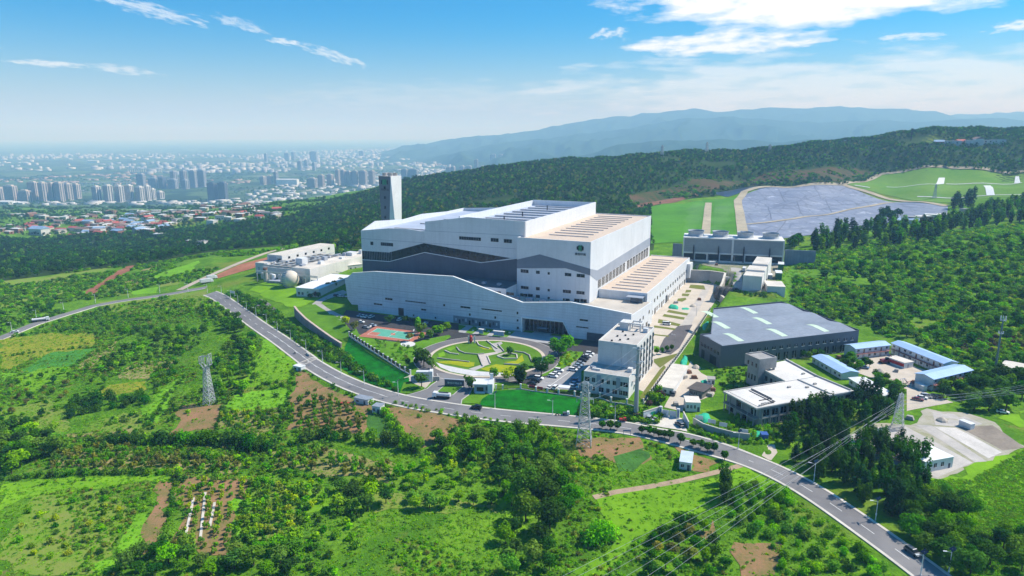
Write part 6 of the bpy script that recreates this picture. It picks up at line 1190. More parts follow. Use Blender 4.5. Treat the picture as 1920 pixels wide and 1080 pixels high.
PW = dens(thin(thin(road_clear(scatter(west, 5200, 10)), SOILP, .03), OPENP, .05), .03, -.5, 3); mass('hillside_scrub', 'mixed green scrub on the slope above the west road', PW, (.9, 3.0), SH('mid')+SH('dark')+SH('bright'), 1.0, wts=[4]*3+[3]*3+[3]*3, seed=10)
plain = W_([(-300, 398), (-300, 330), (0, 330), (400, 325), (800, 318), (950, 312), (830, 332), (640, 372), (400, 390)])
PP = dens(scatter(plain, 9000, 11), .004, -.1, 2); mass('plain_trees', 'hazy dark tree belts on the valley plain', PP, (7, 14), FAR_B+FAR_R, 1.4, cat='wood', seed=11)
bankp = W_([(420, 555), (500, 600), (600, 668), (700, 716), (752, 738), (745, 728), (690, 702), (640, 660), (560, 620), (500, 570), (440, 548)])
mass('bank_shrubs', 'dark shrubs on the bank between road lamps and grass slope', road_clear(scatter(bankp, 620, 12), 6.2), (1.2, 3.4), SH('dark')+SH('mid'), .9, wts=[3]*3+[2]*3, seed=12)
b2 = W_([(1090, 752), (1195, 770), (1240, 780), (1235, 796), (1150, 786), (1085, 780)]); mass('bank_shrubs', 'bright shrubs and weeds below the admin building', scatter(b2, 330, 13), (.8, 2.6), SH('dark')+SH('bright'), .9, seed=13)
b3 = W_([(1290, 805), (1420, 770), (1540, 800), (1480, 830), (1400, 838), (1310, 820)]); mass('bank_shrubs', 'weeds in front of the concrete office', scatter(b3, 420, 14), (.5, 1.8), SH('bright')+SH('mid'), .9, seed=14)
b4 = W_([(1330, 690), (1420, 690), (1410, 730), (1360, 740)]); mass('bank_shrubs', 'weeds between warehouse and concrete office', scatter(b4, 160, 15), (.5, 1.6), SH('mid')+SH('dark'), .9, seed=15)
rb = W_([(1700, 900), (1820, 900), (1930, 840), (1930, 1100), (1800, 1085)]); mass('grass', 'bright long grass on the lower right meadow', scatter(rb, 5200, 16), (.3, .9), GRS, 1.6, cat='grass', seed=16)
cs = W_([(1235, 478), (1275, 486), (1272, 470), (1240, 455)]); 
rt = W_([(1470, 478), (1520, 470), (1520, 570), (1480, 600), (1440, 565)]); mass('grass', 'green tufts beside the pump house slope', scatter(rt, 700, 17), (.4, 1.2), GRS, 1.6, cat='grass', seed=17)
for pl, n, s in ((W_([(928, 734), (975, 732), (1032, 738), (1090, 750), (1090, 780), (1040, 776), (960, 768), (905, 760)]), 2600, 71), (W_([(648, 648), (655, 632), (690, 662), (735, 688), (768, 706), (757, 717), (750, 737), (690, 718), (640, 690)]), 2600, 72)): mass('grass', ['short deep green grass tufts on the bank before the car park', 'short deep green grass tufts on the bank below the court railing'][s-71], scatter(pl, n, s), (.15, .4), BGR, 2.2, cat='grass', seed=s)
# --- individual trees and bushes
def grow(px_poly, n, gap, kind, leaves, h, label, group, nq=300, size=.06, wide=1.0, seed=0, clear=True, avoid=(), cat=None, name=None):
    P = scatter(W_(px_poly), n, seed+50, gap, avoid)
    if clear: P = road_clear(P, 6.0)
    for p in P: tree(kind, random.choice(leaves), p, random.uniform(*h), label, group, nq, size, wide=wide, cat=cat, name=name)
    return len(P)
def grow_line(pts, step, kind, leaves, h, label, group, nq=300, size=.06, wide=1.0, jit=.8, cat=None, name=None):
    for x, y in resample(gp(*pts), step):
        x += random.uniform(-jit, jit); y += random.uniform(-jit, jit); tree(kind, random.choice(leaves), (x, y, terr(x, y)), random.uniform(*h), label, group, nq, size, wide=wide, cat=cat, name=name)
# hedge belts between the near fields
grow_line(ZM((-60, 640), (100, 640), (230, 660), (350, 690)), 4.2, 'bush', ['dark', 'dark', 'mid'], (4.5, 7), 'tall dark hedge bush in the belt above the near orchard', 'dark hedge belt, left part', 420, .085, .72, name='hedge_bush')
grow_line(ZM((560, 640), (700, 610), (850, 625), (1000, 640), (1150, 660), (1270, 690)), 3.8, 'bush', ['dark', 'mid'], (4.5, 7.2), 'dark hedge bush in the long belt below the red soil plots', 'dark hedge belt, middle part', 420, .085, .72, name='hedge_bush')
grow_line(ZM((1060, 420), (1110, 500), (1160, 560), (1230, 640)), 3.0, 'bush', ['bright', 'mid'], (2.6, 4.2), 'green hedge bush along the edge of the brown bare plot', 'hedge beside the brown plot', 300, .09, .7, name='hedge_bush')
grow_line(ZM((330, 820), (500, 845), (700, 875), (850, 895), (1100, 920), (1280, 945)), 2.2, 'bush', ['dark', 'mid'], (1.4, 2.3), 'clipped dark low hedge bush along the lower terrace edge', 'low terrace hedge', 160, .12, .9, name='hedge_bush')
grow_line(ZO((0, 420), (250, 395), (500, 380), (700, 370), (900, 380), (1150, 372)), 3.0, 'bush', ['dark', 'mid', 'bright'], (2.2, 3.6), 'mid green hedge bush along the lower left field edge', 'lower left field hedge', 260, .1, .8, name='hedge_bush')
grow_line(ZO((600, 190), (800, 170), (1050, 175), (1250, 170), (1500, 185), (1700, 220)), 3.8, 'bush', ['dark', 'dark', 'mid'], (4.2, 6.6), 'dark dense hedge bush in the belt above the near left orchard', 'dark hedge belt above the left orchard', 420, .085, .75, name='hedge_bush')
grow(ZO((0, 130), (200, 90), (390, 110), (380, 250), (200, 330), (0, 400)), 34, 4.6, 'round', ['dark', 'mid', 'bright'], (5, 8.5), 'bushy tree in the thick clump at the left picture edge', 'left edge tree clump', 620, .055, 1.15, 1)
grow(ZN((370, 900), (420, 850), (560, 820), (840, 800), (850, 860), (700, 890), (390, 940)), 26, 4.0, 'bush', ['dark'], (3.6, 6), 'dark shrub in the long dark thicket left of the lattice tower', 'dark thicket by the left tower', 300, .09, .75, 2)
grow(ZN((160, 300), (290, 280), (300, 320), (170, 330)), 8, 4, 'bush', ['dark'], (3, 5), 'dark shrub clump below the west road lamp', 'dark shrubs below the west road', 220, .1, .8, 3)
grow(ZN((700, 430), (860, 415), (1100, 425), (1190, 440), (1000, 460), (720, 470)), 30, 4.0, 'bush', ['dark', 'mid'], (3, 5.5), 'dark shrub in the belt across the mid left slope', 'dark belt on the mid left slope', 240, .1, .8, 4)
grow(ZN((560, 640), (700, 560), (900, 450), (1100, 470), (1060, 590), (760, 610), (620, 700)), 60, 4.6, 'round', ['mid', 'dark', 'bright'], (3.2, 5.4), 'small orchard tree on the slope left of the lattice tower', 'orchard left of the tower', 260, .085, 1.1, 5, name='orchard_tree', cat='orchard tree')
grow(ZN((200, 700), (560, 640), (700, 640), (600, 780), (380, 880), (100, 1000), (0, 980), (0, 760)), 60, 6.5, 'round', ['mid', 'dark', 'bright', 'olive'], (2.4, 4.2), 'scattered small tree on the lower left slope', 'trees of the lower left slope', 260, .085, 1.05, 6)
for li, st in ((ZN((0, 590), (200, 560), (400, 540), (560, 530)), 2.6), (ZN((420, 645), (560, 560), (700, 480), (860, 420)), 2.6), (ZN((640, 700), (800, 640), (1000, 600)), 2.4), (ZN((60, 1010), (250, 930), (420, 850)), 2.6), (ZN((860, 1000), (960, 830), (1060, 700)), 2.6), (ZN((0, 760), (180, 700), (420, 640)), 2.8), (ZN((1290, 880), (1250, 1020)), 2.4), (ZM((430, 420), (400, 600)), 2.4), (ZM((500, 200), (480, 330), (440, 460)), 2.4), (ZO((1130, 400), (1100, 620), (1050, 830)), 2.2), (ZO((1560, 560), (1520, 760), (1490, 880)), 2.2)): grow_line(li, st, 'bush', ['dark', 'mid', 'mid'], (1.1, 2.3), 'low dark hedge bush on a boundary line between the left field strips', 'boundary hedges of the left fields', 130, .13, .9, name='hedge_bush')
grow(ZN((870, 700), (1000, 620), (1060, 600), (1000, 700), (900, 820)), 14, 4, 'bush', ['dark', 'mid'], (3, 5), 'dark round shrub on the bright slope by the lattice tower', 'shrubs by the tower slope', 240, .1, .75, 7)
grow(ZN((1240, 620), (1360, 480), (1481, 480), (1481, 760), (1390, 800), (1300, 830), (1260, 800)), 46, 4.6, 'round', ['dark', 'mid', 'bright'], (3.5, 6.2), 'leafy tree between the lattice tower and the road', 'trees between tower and road', 320, .075, 1.15, 8)
grow(ZL((160, 760), (320, 710), (360, 760), (330, 830), (180, 830)), 12, 3.6, 'round', ['dark'], (4.5, 6.5), 'dark tree in the clump beside the upper road bend', 'dark clump by the road bend', 380, .07, 1.15, 9)
grow(ZL((0, 560), (120, 560), (250, 680), (160, 720), (0, 700)), 26, 4, 'round', ['mid', 'bright'], (3, 5), 'green tree on the slope under the road junction', 'trees under the junction', 260, .085, 1.15, 10)
# orchards in rows
def rows(px_poly, step, rowgap, ang, kind, leaves, h, label, group, nq, size, wide=1.0, keep=.9, name=None, cat=None):
    poly = W_(px_poly); A = np.array(poly); c = A.mean(0); r = np.abs(A-c).max()*1.5; u = np.array([math.cos(ang), math.sin(ang)]); v = np.array([-u[1], u[0]])
    P = np.array([c+u*i*step+v*j*rowgap for i in range(int(-r/step), int(r/step)) for j in range(int(-r/rowgap), int(r/rowgap))]); P = P+rng.normal(0, .35, P.shape); P = P[in_poly(P, poly)]; P = P[rng.uniform(size=len(P)) < keep]
    for p in P: tree(kind, random.choice(leaves), (p[0], p[1], terr(*p)), random.uniform(*h), label, group, nq, size, wide=wide, name=name, cat=cat)
rows(ZM((480, 560), (490, 420), (600, 330), (900, 420), (960, 480), (960, 590), (900, 600)), 3.2, 3.6, .3, 'orchard', ['mid', 'mid', 'dark', 'olive'], (2.2, 3.4), 'young fruit tree in rows on the red soil below the sheds', 'fruit trees on the red soil', 150, .11, .8, .85, cat='fruit tree')
rows(ZM((390, 700), (600, 690), (1150, 790), (1130, 890), (560, 810), (380, 800)), 3.0, 3.4, .15, 'orchard', ['mid', 'olive', 'bright'], (2.2, 3.4), 'fruit tree on the narrow terrace between two hedges', 'fruit trees on the hedge terrace', 150, .11, .85, .8, cat='fruit tree')
rows(ZO((350, 230), (620, 190), (1250, 260), (1560, 270), (1560, 350), (800, 340), (330, 340)), 3.3, 3.5, .1, 'orchard', ['olive', 'mid', 'mid'], (2.4, 3.6), 'grey-green fruit tree in rows on the long left terrace', 'fruit trees on the left terrace', 190, .1, .85, .85, cat='fruit tree')
rows(ZO((1170, 400), (1600, 420), (1480, 890), (1280, 890), (1140, 800)), 2.9, 3.3, 1.9, 'orchard', ['mid', 'lime', 'bright'], (1.7, 2.7), 'small bush in rows between the white plastic strips', 'bushes between the plastic strips', 150, .12, .85, .8, cat='fruit tree')
rows(ZO((1610, 420), (1920, 420), (1920, 820), (1620, 780), (1560, 700)), 3.2, 3.3, 1.9, 'orchard', ['lime', 'bright', 'mid'], (2.2, 3.2), 'yellow-green fruit tree right of the red soil plot', 'yellow-green orchard', 200, .1, .9, .9, cat='fruit tree')
rows(ZM((560, 900), (700, 900), (760, 1000), (640, 1080), (460, 1080), (430, 960)), 3.4, 3.4, 1.6, 'orchard', ['lime', 'bright', 'mid'], (2.2, 3.2), 'yellow-green fruit tree beside the bright meadow strip', 'orchard by the bright strip', 200, .1, .9, .9, cat='fruit tree')
rows(ZM((45, 460), (420, 440), (400, 560), (60, 540)), 3.1, 3.4, .2, 'orchard', ['lime', 'mid'], (1.8, 2.8), 'small yellow-green bush on the plot under the bright crop', 'bushes under the bright crop', 130, .12, .8, .8, cat='fruit tree')
rows(ZN((980, 470), (1160, 440), (1170, 500), (1060, 590), (960, 560)), 3.6, 5.0, .9, 'orchard', ['dark', 'mid'], (2.2, 3.2), 'dark fruit tree in neat rows above the lattice tower', 'neat rows above the tower', 150, .11, .8, .9, cat='fruit tree')
rows(ZO((120, 560), (700, 500), (800, 640), (700, 900), (300, 1000), (60, 900)), 4.6, 5.0, .5, 'bush', ['mid', 'bright', 'lime', 'dark'], (1.6, 3.0), 'loose green bush on the weedy field at the lower left', 'bushes of the lower left field', 200, .13, .7, .6)
# foreground trees
grow(ZS((0, 330), (100, 250), (260, 280), (330, 420), (400, 480), (380, 620), (0, 640)), 46, 4.6, 'round', ['mid', 'dark', 'mid'], (4.5, 7.5), 'tall leafy tree in the wood below the central tower', 'wood below the central tower', 900, .045, 1.0, 11)
grow(ZS((200, 300), (280, 290), (400, 440), (620, 450), (620, 500), (420, 500), (330, 420)), 34, 2.6, 'bush', ['bright', 'bright', 'lime'], (1.4, 2.4), 'bright climbing shrub on the mound round the tower foot', 'bright shrubs at the tower foot', 240, .11, 1.0, 12)
grow(ZS((80, 700), (230, 600), (350, 580), (450, 650), (430, 760), (300, 850), (150, 860)), 15, 6.0, 'round', ['dark', 'mid'], (8, 12.5), 'large dark broadleaf tree in the foreground clump', 'large dark foreground trees', 1500, .034, 1.05, 13)
t_ = G(*ZS((545, 880))[0]); tree('bush', 'bright', t_, 8.5, 'big bright green rounded tree standing alone in the foreground meadow', None, 1500, .05, 'tree', .8, name='tree')
grow(ZS((0, 800), (150, 860), (330, 940), (300, 1080), (0, 1080)), 26, 5.2, 'round', ['mid', 'dark', 'bright'], (5, 8.5), 'leafy tree at the lower picture edge below the dark clump', 'trees at the lower edge', 1000, .042, 1.1, 14)
grow(ZM((750, 960), (900, 930), (1300, 1000), (1700, 1020), (1890, 960), (1890, 1080), (760, 1080)), 46, 4.6, 'round', ['mid', 'bright', 'dark'], (4, 6.6), 'green tree in the lower middle field', 'trees of the lower middle field', 600, .055, 1.15, 15)
grow(ZM((1160, 850), (1400, 760), (1890, 720), (1890, 920), (1500, 930), (1200, 930)), 60, 3.8, 'orchard', ['bright', 'lime', 'mid'], (2.6, 4.6), 'slender bright young tree in the nursery beside the wood', 'bright young nursery trees', 260, .085, .8, 16)
grow(ZM((1380, 640), (1890, 620), (1890, 760), (1400, 760)), 40, 4.2, 'round', ['dark', 'mid'], (4.5, 8), 'dark broad tree in the belt right of the brown plot', 'dark belt right of the brown plot', 620, .055, 1.1, 17)
grow(ZO((700, 1029), (900, 900), (1100, 820), (1270, 880), (1400, 1000), (1400, 1029)), 22, 4.6, 'round', ['mid', 'dark', 'bright'], (4, 6.5), 'leafy tree at the bottom left below the plastic strips', 'bottom left trees', 900, .045, 1.15, 18)
grow(ZO((1480, 900), (1700, 820), (1920, 830), (1920, 1029), (1500, 1029)), 24, 4.6, 'round', ['bright', 'mid', 'dark'], (4, 6.8), 'leafy tree at the bottom edge right of the red soil plot', 'bottom edge trees', 900, .045, 1.15, 19)
grow(ZS((850, 900), (1000, 760), (1080, 800), (1200, 860), (1300, 1080), (800, 1080)), 60, 3.6, 'round', ['mid', 'dark', 'olive'], (3.2, 5.5), 'small tree on the rough slope under the power lines', 'trees under the power lines', 520, .06, 1.1, 20)
grow(ZS((1230, 560), (1290, 540), (1300, 640), (1250, 690)), 5, 3, 'spire', ['dark'], (7, 10), 'tall dark narrow tree beside the meadow under the lines', 'narrow trees beside the meadow', 1000, .032, .95, 21)
grow(ZS((1280, 640), (1440, 580), (1560, 660), (1560, 880), (1400, 900), (1290, 760)), 60, 3.8, 'bush', ['bright', 'mid', 'mid'], (2.6, 4.4), 'rounded green bush on the roadside slope at lower right', 'roadside slope bushes', 620, .075, .75, 22)
grow(ZQ((0, 500), (150, 580), (400, 760), (650, 960), (800, 1080), (100, 1080), (0, 900)), 90, 3.6, 'bush', ['bright', 'mid', 'bright'], (1.8, 3.8), 'rounded bright bush on the verge slope below the curving road', 'verge slope bushes', 620, .075, .75, 23)
# right hand dark belt
grow(ZQ((130, 330), (350, 240), (560, 200), (980, 330), (1010, 480), (900, 680), (760, 720), (600, 620), (420, 520), (200, 400)), 52, 4.3, 'spire', ['blue', 'dark', 'dark'], (8, 13), 'tall dark spiky tree in the belt beside the curving road', 'dark roadside belt', 1300, .030, 1.0, 24)
grow(ZQ((60, 230), (200, 80), (340, 60), (560, 100), (420, 200), (150, 260)), 26, 4.6, 'spire', ['blue', 'dark'], (8, 12), 'dark spiky tree below the concrete office front', 'dark trees below the office', 1000, .034, 1.05, 25)
grow(ZY((40, 740), (300, 680), (540, 660), (600, 720), (480, 830), (260, 880), (80, 900)), 30, 4.6, 'spire', ['blue', 'dark'], (7, 11.5), 'dark spiky tree between concrete office and slab yard', 'dark trees by the slab yard', 900, .036, 1.05, 26)
grow(ZQ((880, 660), (1080, 560), (1240, 640), (1300, 800), (1200, 900), (900, 860)), 16, 4.4, 'round', ['dark', 'mid'], (5.5, 8.5), 'broad dark tree between roadside belt and lower right meadow', 'trees by the right meadow', 1300, .037, 1.05, 27)
grow(ZQ((900, 830), (1250, 860), (1620, 860), (1620, 1080), (1180, 1080), (1000, 950)), 34, 4.0, 'round', ['mid', 'dark'], (4.5, 7.5), 'broad leafy tree at the lower right corner', 'lower right corner trees', 1300, .037, 1.1, 28)
t_ = G(*ZQ((1160, 745))[0]); tree('round', 'dark', t_, 10.5, 'tall rounded dark tree standing out on the lower right meadow edge', None, 1800, .033, None, .95)
grow(ZY((1140, 560), (1300, 540), (1520, 560), (1520, 760), (1300, 800), (1130, 760), (1080, 640)), 30, 5, 'round', ['dark', 'mid'], (6, 9.5), 'dark tree behind the slab yard at the right edge', 'dark right edge trees', 620, .055, 1.1, 29)
grow(ZY((830, 600), (1100, 540), (1180, 620), (1050, 690), (880, 660)), 20, 4.2, 'round', ['dark', 'mid', 'blue'], (5, 7.5), 'dark tree in front of the stair-side prefab', 'trees by the stair-side prefab', 560, .06, 1.1, 30)
grow(ZY((140, 430), (200, 380), (270, 400), (330, 420), (260, 480), (180, 480)), 8, 3.4, 'round', ['dark', 'mid'], (4, 6), 'round dark tree at the corner of the sandy yard', 'yard corner trees', 460, .065, 1.15, 31, clear=False)
grow(ZY((330, 500), (440, 520), (630, 620), (640, 690), (560, 660), (420, 570)), 16, 3.2, 'round', ['dark', 'mid'], (3.6, 5.4), 'dark tree in the row behind the white flat cabin', 'trees behind the white cabin', 420, .065, 1.15, 32, clear=False)
grow(ZY((340, 440), (360, 420), (380, 440)), 1, 2, 'ball', ['dark'], (4.2, 4.6), 'single round tree standing on the sand of the yard', None, 320, .07, 1.1, 33, clear=False)
grow(ZW((870, 440), (960, 400), (1100, 460), (1080, 500), (1000, 450), (890, 470)), 10, 3, 'round', ['mid', 'dark'], (3.6, 5.6), 'leafy tree between warehouse and blue prefab', 'trees by the warehouse front', 420, .065, 1.1, 34, clear=False)
# hillside trees on the right
grow(ZC((1560, 300), (1640, 250), (1728, 260), (1728, 330), (1600, 340)), 14, 5, 'round', ['blue', 'dark'], (8, 12), 'tall dark tree in the clump behind the grey screen wall', 'clump behind the screen wall', 420, .065, 1.0, 35)
grow(ZP((860, 700), (1000, 660), (1250, 640), (1420, 650), (1700, 570), (1990, 500), (1990, 620), (1600, 660), (1420, 720), (900, 770)), 190, 5.4, 'poplar', ['blue', 'dark', 'mid'], (11, 17), 'tall narrow poplar in the long row before the landfill', 'poplars before the landfill', 240, .045, 1.5, 36)
grow(ZP((1200, 640), (1220, 590), (1310, 570), (1310, 640)), 9, 7, 'round', ['blue'], (12, 17), 'dark broad tree beside the blue tank sheds at the landfill edge', 'trees by the tank sheds', 300, .07, .9, 37)
grow(ZP((1550, 560), (1560, 520), (1680, 500), (1680, 560)), 10, 7, 'poplar', ['blue'], (15, 21), 'dark tree in the tall clump left of the far poplars', 'tall clump by the landfill', 240, .05, 1.6, 38)
grow([(1500, 560), (1560, 490), (1720, 460), (1930, 440), (1930, 690), (1780, 680), (1660, 630), (1580, 605)], 210, 6.5, 'round', ['mid', 'dark', 'bright', 'mid'], (4, 7.5), 'leafy tree on the shrubby right hillside', 'trees of the right hillside', 260, .085, 1.2, 39)
grow(ZY((1060, 250), (1300, 210), (1520, 200), (1520, 330), (1300, 340), (1080, 330)), 30, 4.2, 'bush', ['purple', 'purple', 'olive'], (2.2, 3.6), 'dull purple-brown shrub in the dark patch below the mast hillside', 'purple shrubs on the hillside', 200, .12, .9, 40)
ORD = 'first second third fourth fifth sixth seventh eighth ninth tenth eleventh twelfth thirteenth fourteenth fifteenth'.split(); VR = 0
for q in ((566, 255), (612, 262), (650, 262), (790, 282), (830, 290), (858, 294), (886, 305), (918, 308), (946, 316), (1008, 336), (1078, 356), (1122, 370), (1160, 386), (1195, 388), (1255, 430)): VR = globals().get('VR', 0)+1; tree('ball', 'dark', G(*ZS(q)[0]), random.uniform(3.4, 4.6), f'small clipped round tree on the road verge, {ORD[VR-1]} from the lattice tower', 'clipped trees along the road', 260, .085, wide=1.15)
for q in ((1245, 770), (1340, 745), (1432, 700)): tree('ball', 'dark', pz(*ZT(q)[0], .5), 7.6, 'round-headed tree in the row before the white shed', 'three round trees by the white shed', 340, .065, wide=1.0)
for q, k, l, h, lab in (((675, 590), 'round', 'mid', 7.5, 'bushy tree just left of the green court corner'), ((800, 600), 'round', 'mid', 7.0, 'bushy tree between the court and the plant front'), ((845, 570), 'round', 'dark', 5.0, 'dark tree at the end of the front parking'), ((660, 570), 'poplar', 'bright', 9, 'slim bright tree behind the court'), ((875, 555), 'round', 'mid', 5.5, 'tree at the corner of the plant forecourt road'), ((745, 620), 'round', 'mid', 5.5, 'tree at the right end of the court'), ((820, 590), 'round', 'bright', 6.0, 'brighter tree right of the court end'), ((685, 630), 'round', 'mid', 4.5, 'young tree beside the round white plaza'), ((590, 640), 'orchard', 'olive', 5, 'thin reddish-green tree by the court fence'),
    ((700, 830), 'round', 'dark', 9.5, 'large dark tree behind the portal wall'), ((680, 800), 'round', 'dark', 7.5, 'dark tree left of the large portal tree'), ((640, 820), 'ball', 'dark', 4.0, 'dark round shrub tree on the lawn by the fence'), ((580, 825), 'ball', 'dark', 4.4, 'dark clipped shrub on the lawn near the fence end'), ((755, 850), 'round', 'mid', 6.0, 'slim tree beside the ring road left of the gate'), ((682, 975), 'round', 'mid', 6.8, 'small tree in front of the portal wall'), ((1040, 1000), 'round', 'dark', 6.8, 'dark tree between sign wall and gatehouse'),
    ((1220, 930), 'round', 'mid', 6.5, 'young street tree right of the gatehouse'), ((1330, 930), 'orchard', 'lime', 6.5, 'thin yellowish tree by the ring road'), ((1405, 950), 'poplar', 'dark', 8, 'narrow dark tree pair left by the car park'), ((1440, 950), 'poplar', 'dark', 8.2, 'narrow dark tree pair right by the car park'), ((1445, 890), 'round', 'mid', 6, 'tree on the garden edge near the ring'), ((1580, 900), 'round', 'dark', 8, 'dark tree at the corner of ring and car park'), ((1630, 850), 'round', 'bright', 7.5, 'light green tree right of the ring'), ((1710, 770), 'round', 'mid', 12, 'tall full tree near the plant entrance'), ((1765, 730), 'round', 'mid', 11, 'second tall tree near the plant entrance'), ((1350, 745), 'round', 'dark', 5.0, 'small dark tree in the middle of the round garden'), ((1545, 830), 'round', 'dark', 5.2, 'dark tree at the garden rim'),
    ((110, 520), 'round', 'lime', 6.5, 'yellow-green tree at the top of the retaining slope'), ((180, 560), 'round', 'olive', 6, 'pale flowering tree beside the parking cars'), ((440, 505), 'round', 'dark', 5.5, 'dark tree in the strip before the hall front, left'), ((560, 505), 'round', 'dark', 5.0, 'dark tree in the strip before the hall front, middle'), ((640, 510), 'round', 'dark', 4.6, 'dark tree in the strip before the hall front, right')):
    tree(k, l, pz(*Z3(q)[0], .1), h, lab, None, 420, .065, wide=1.1 if k == 'round' else (1.5 if k == 'poplar' else 1))
grow(ZE((1450, 850), (1590, 770), (1760, 780), (1740, 880), (1560, 1000), (1440, 960)), 24, 2.6, 'bush', ['lime', 'bright'], (1.2, 2.2), 'yellow-green shrub on the lawn between ring and car park', 'shrubs by the car park', 150, .13, .9, 41, clear=False, avoid=())
grow(Z3((240, 620), (420, 640), (620, 690), (680, 720), (640, 790), (520, 820), (380, 720)), 18, 3.4, 'orchard', ['olive', 'mid'], (2.4, 3.8), 'thin young tree on the lawn between fence and court', 'young trees on the court lawn', 110, .09, .7, 42, clear=False)
grow(ZL((860, 490), (940, 480), (1010, 500), (960, 560), (900, 540)), 10, 3, 'round', ['dark', 'purple', 'mid'], (4, 6), 'dark bushy tree at the corner of the west service road', 'trees at the service road corner', 320, .07, 1.1, 43, clear=False)
grow(ZG4((930, 740), (1010, 720), (1080, 740), (1060, 800), (950, 840)), 10, 3, 'round', ['dark', 'mid', 'purple'], (3.5, 5.5), 'dark bushy tree between railing and site gate', 'trees by the site gate', 320, .07, 1.15, 44, clear=False)
for i, q in enumerate(((1005, 420), (1045, 415), (1080, 400), (1118, 392))): tree('ball', 'dark', pz(*ZG4(q)[0], .1), 3.8, 'small dark tree in the row beside the right service road', 'row beside the service road', 220, .085)
grow(ZC((1000, 930), (1250, 935), (1300, 960), (1240, 1000), (1050, 985), (800, 900)), 20, 3, 'bush', ['dark', 'mid'], (1.6, 3), 'dark shrub under the pump house wall', 'shrubs under the pump house', 150, .12, .9, 45)
grow([(480, 470), (600, 468), (660, 470), (660, 480), (600, 476), (520, 474)], 26, 5, 'round', ['bright', 'mid'], (5, 8), 'sunlit tree behind the treatment works', 'trees behind the treatment works', 220, .085, 1.1, 46)
grow(ZM((1100, 385), (1300, 410), (1560, 468), (1890, 500), (1890, 530), (1560, 490), (1290, 440)), 36, 2.4, 'bush', ['mid', 'bright'], (.9, 1.9), 'low roadside bush on the verge opposite the green bank', 'verge bushes opposite the gate', 150, .13, .85, 47, clear=False)
# ---------------------------------------------------------------- vehicles
def paint(name, col, metal=0.0): return mat('car_paint_'+name, col, .3, .02, 1, metal, .6)
PAINTS = {'white': paint('white', (.78, .79, .80)), 'black': paint('black', (.012, .013, .016)), 'silver': paint('silver', (.45, .48, .52), .4), 'blue': paint('blue', (.10, .20, .36)), 'pale blue': paint('pale_blue', (.35, .47, .58), .2), 'red': paint('red', (.42, .03, .03)), 'dark red': paint('dark_red', (.20, .02, .03)), 'grey': paint('grey', (.12, .13, .15), .3)}
TYRE = mat('tyre', (.015, .015, .015), .9, .1, 3); LAMPW = mat('lamp_glass', (.7, .7, .68), .2, .02, 2, spec=.6)
CARM = {}
def car_meshes(kind):
    if kind in CARM: return CARM[kind]
    L, Wd, H = {'sedan': (4.7, 1.85, 1.45), 'suv': (4.75, 1.95, 1.75), 'van': (5.1, 2.0, 2.1)}[kind]; x = L/2; hb = {'sedan': .92, 'suv': 1.08, 'van': 1.2}[kind]
    body = MB().wall([(-x, .3), (-x+.05, hb*.82), (-x+.35, hb), (x-1.2 if kind != 'van' else x-.5, hb), (x-.12, hb*.78), (x, .55), (x-.05, .3)], -Wd/2, Wd/2)
    a, b, c, d = {'sedan': (-x+.5, -x+1.25, x-1.9, x-1.15), 'suv': (-x+.15, -x+.5, x-1.85, x-1.1), 'van': (-x+.08, -x+.2, x-1.1, x-.45)}[kind]
    y0, y1 = Wd/2-.05, Wd/2-.26; g = MB().mesh([(a, -y0, hb), (d, -y0, hb), (d, y0, hb), (a, y0, hb), (b, -y1, H-.08), (c, -y1, H-.08), (c, y1, H-.08), (b, y1, H-.08)], [(0, 1, 5, 4), (1, 2, 6, 5), (2, 3, 7, 6), (3, 0, 4, 7)])
    r = MB().mesh([(b-.05, -y1-.03, H-.09), (c+.05, -y1-.03, H-.09), (c+.05, y1+.03, H-.09), (b-.05, y1+.03, H-.09), (b+.1, -y1+.1, H), (c-.1, -y1+.1, H), (c-.1, y1-.1, H), (b+.1, y1-.1, H)], [(4, 5, 6, 7), (0, 1, 5, 4), (1, 2, 6, 5), (2, 3, 7, 6), (3, 0, 4, 7)])
    w = MB().tube((0, -.12, 0), (0, .12, 0), .34, n=10); hl = MB().box(x-.18, x-.02, -.22, .22, .62, .78)
    CARM[kind] = dict(L=L, W=Wd, body=body, glass=g.me('window', GLASS), roof=r, wheel=w.me('wheel', TYRE), lamp=hl.me('headlight', LAMPW), m={}); return CARM[kind]
def car(kind, colour, p, ang, label, group=None, name='parked_car'):
    c = car_meshes(kind)
    if colour not in c['m']: c['m'][colour] = (c['body'].me('body', PAINTS[colour]), c['roof'].me('roof', PAINTS[colour]))
    t = thing(name, label, 'van' if kind == 'van' else 'car', p, ang, group); bm, rm = c['m'][colour]
    link('body', bm, t); link('window', c['glass'], t); link('roof', rm, t)
    for sx in (-.30, .31):
        for sy in (-1, 1): link('wheel', c['wheel'], t, (c['L']*sx, sy*(c['W']/2-.1), .34))
    for sy in (-1, 1): link('headlight', c['lamp'], t, (0, sy*.62, 0))
    return t
AX = -YAW; AY = math.pi/2-YAW
def cars_z(lst, conv, ang, z=.14):
    for q, kind, col, lab in lst: car(kind, col, pz(*conv(q)[0], z), ang+random.uniform(-.04, .04), lab)
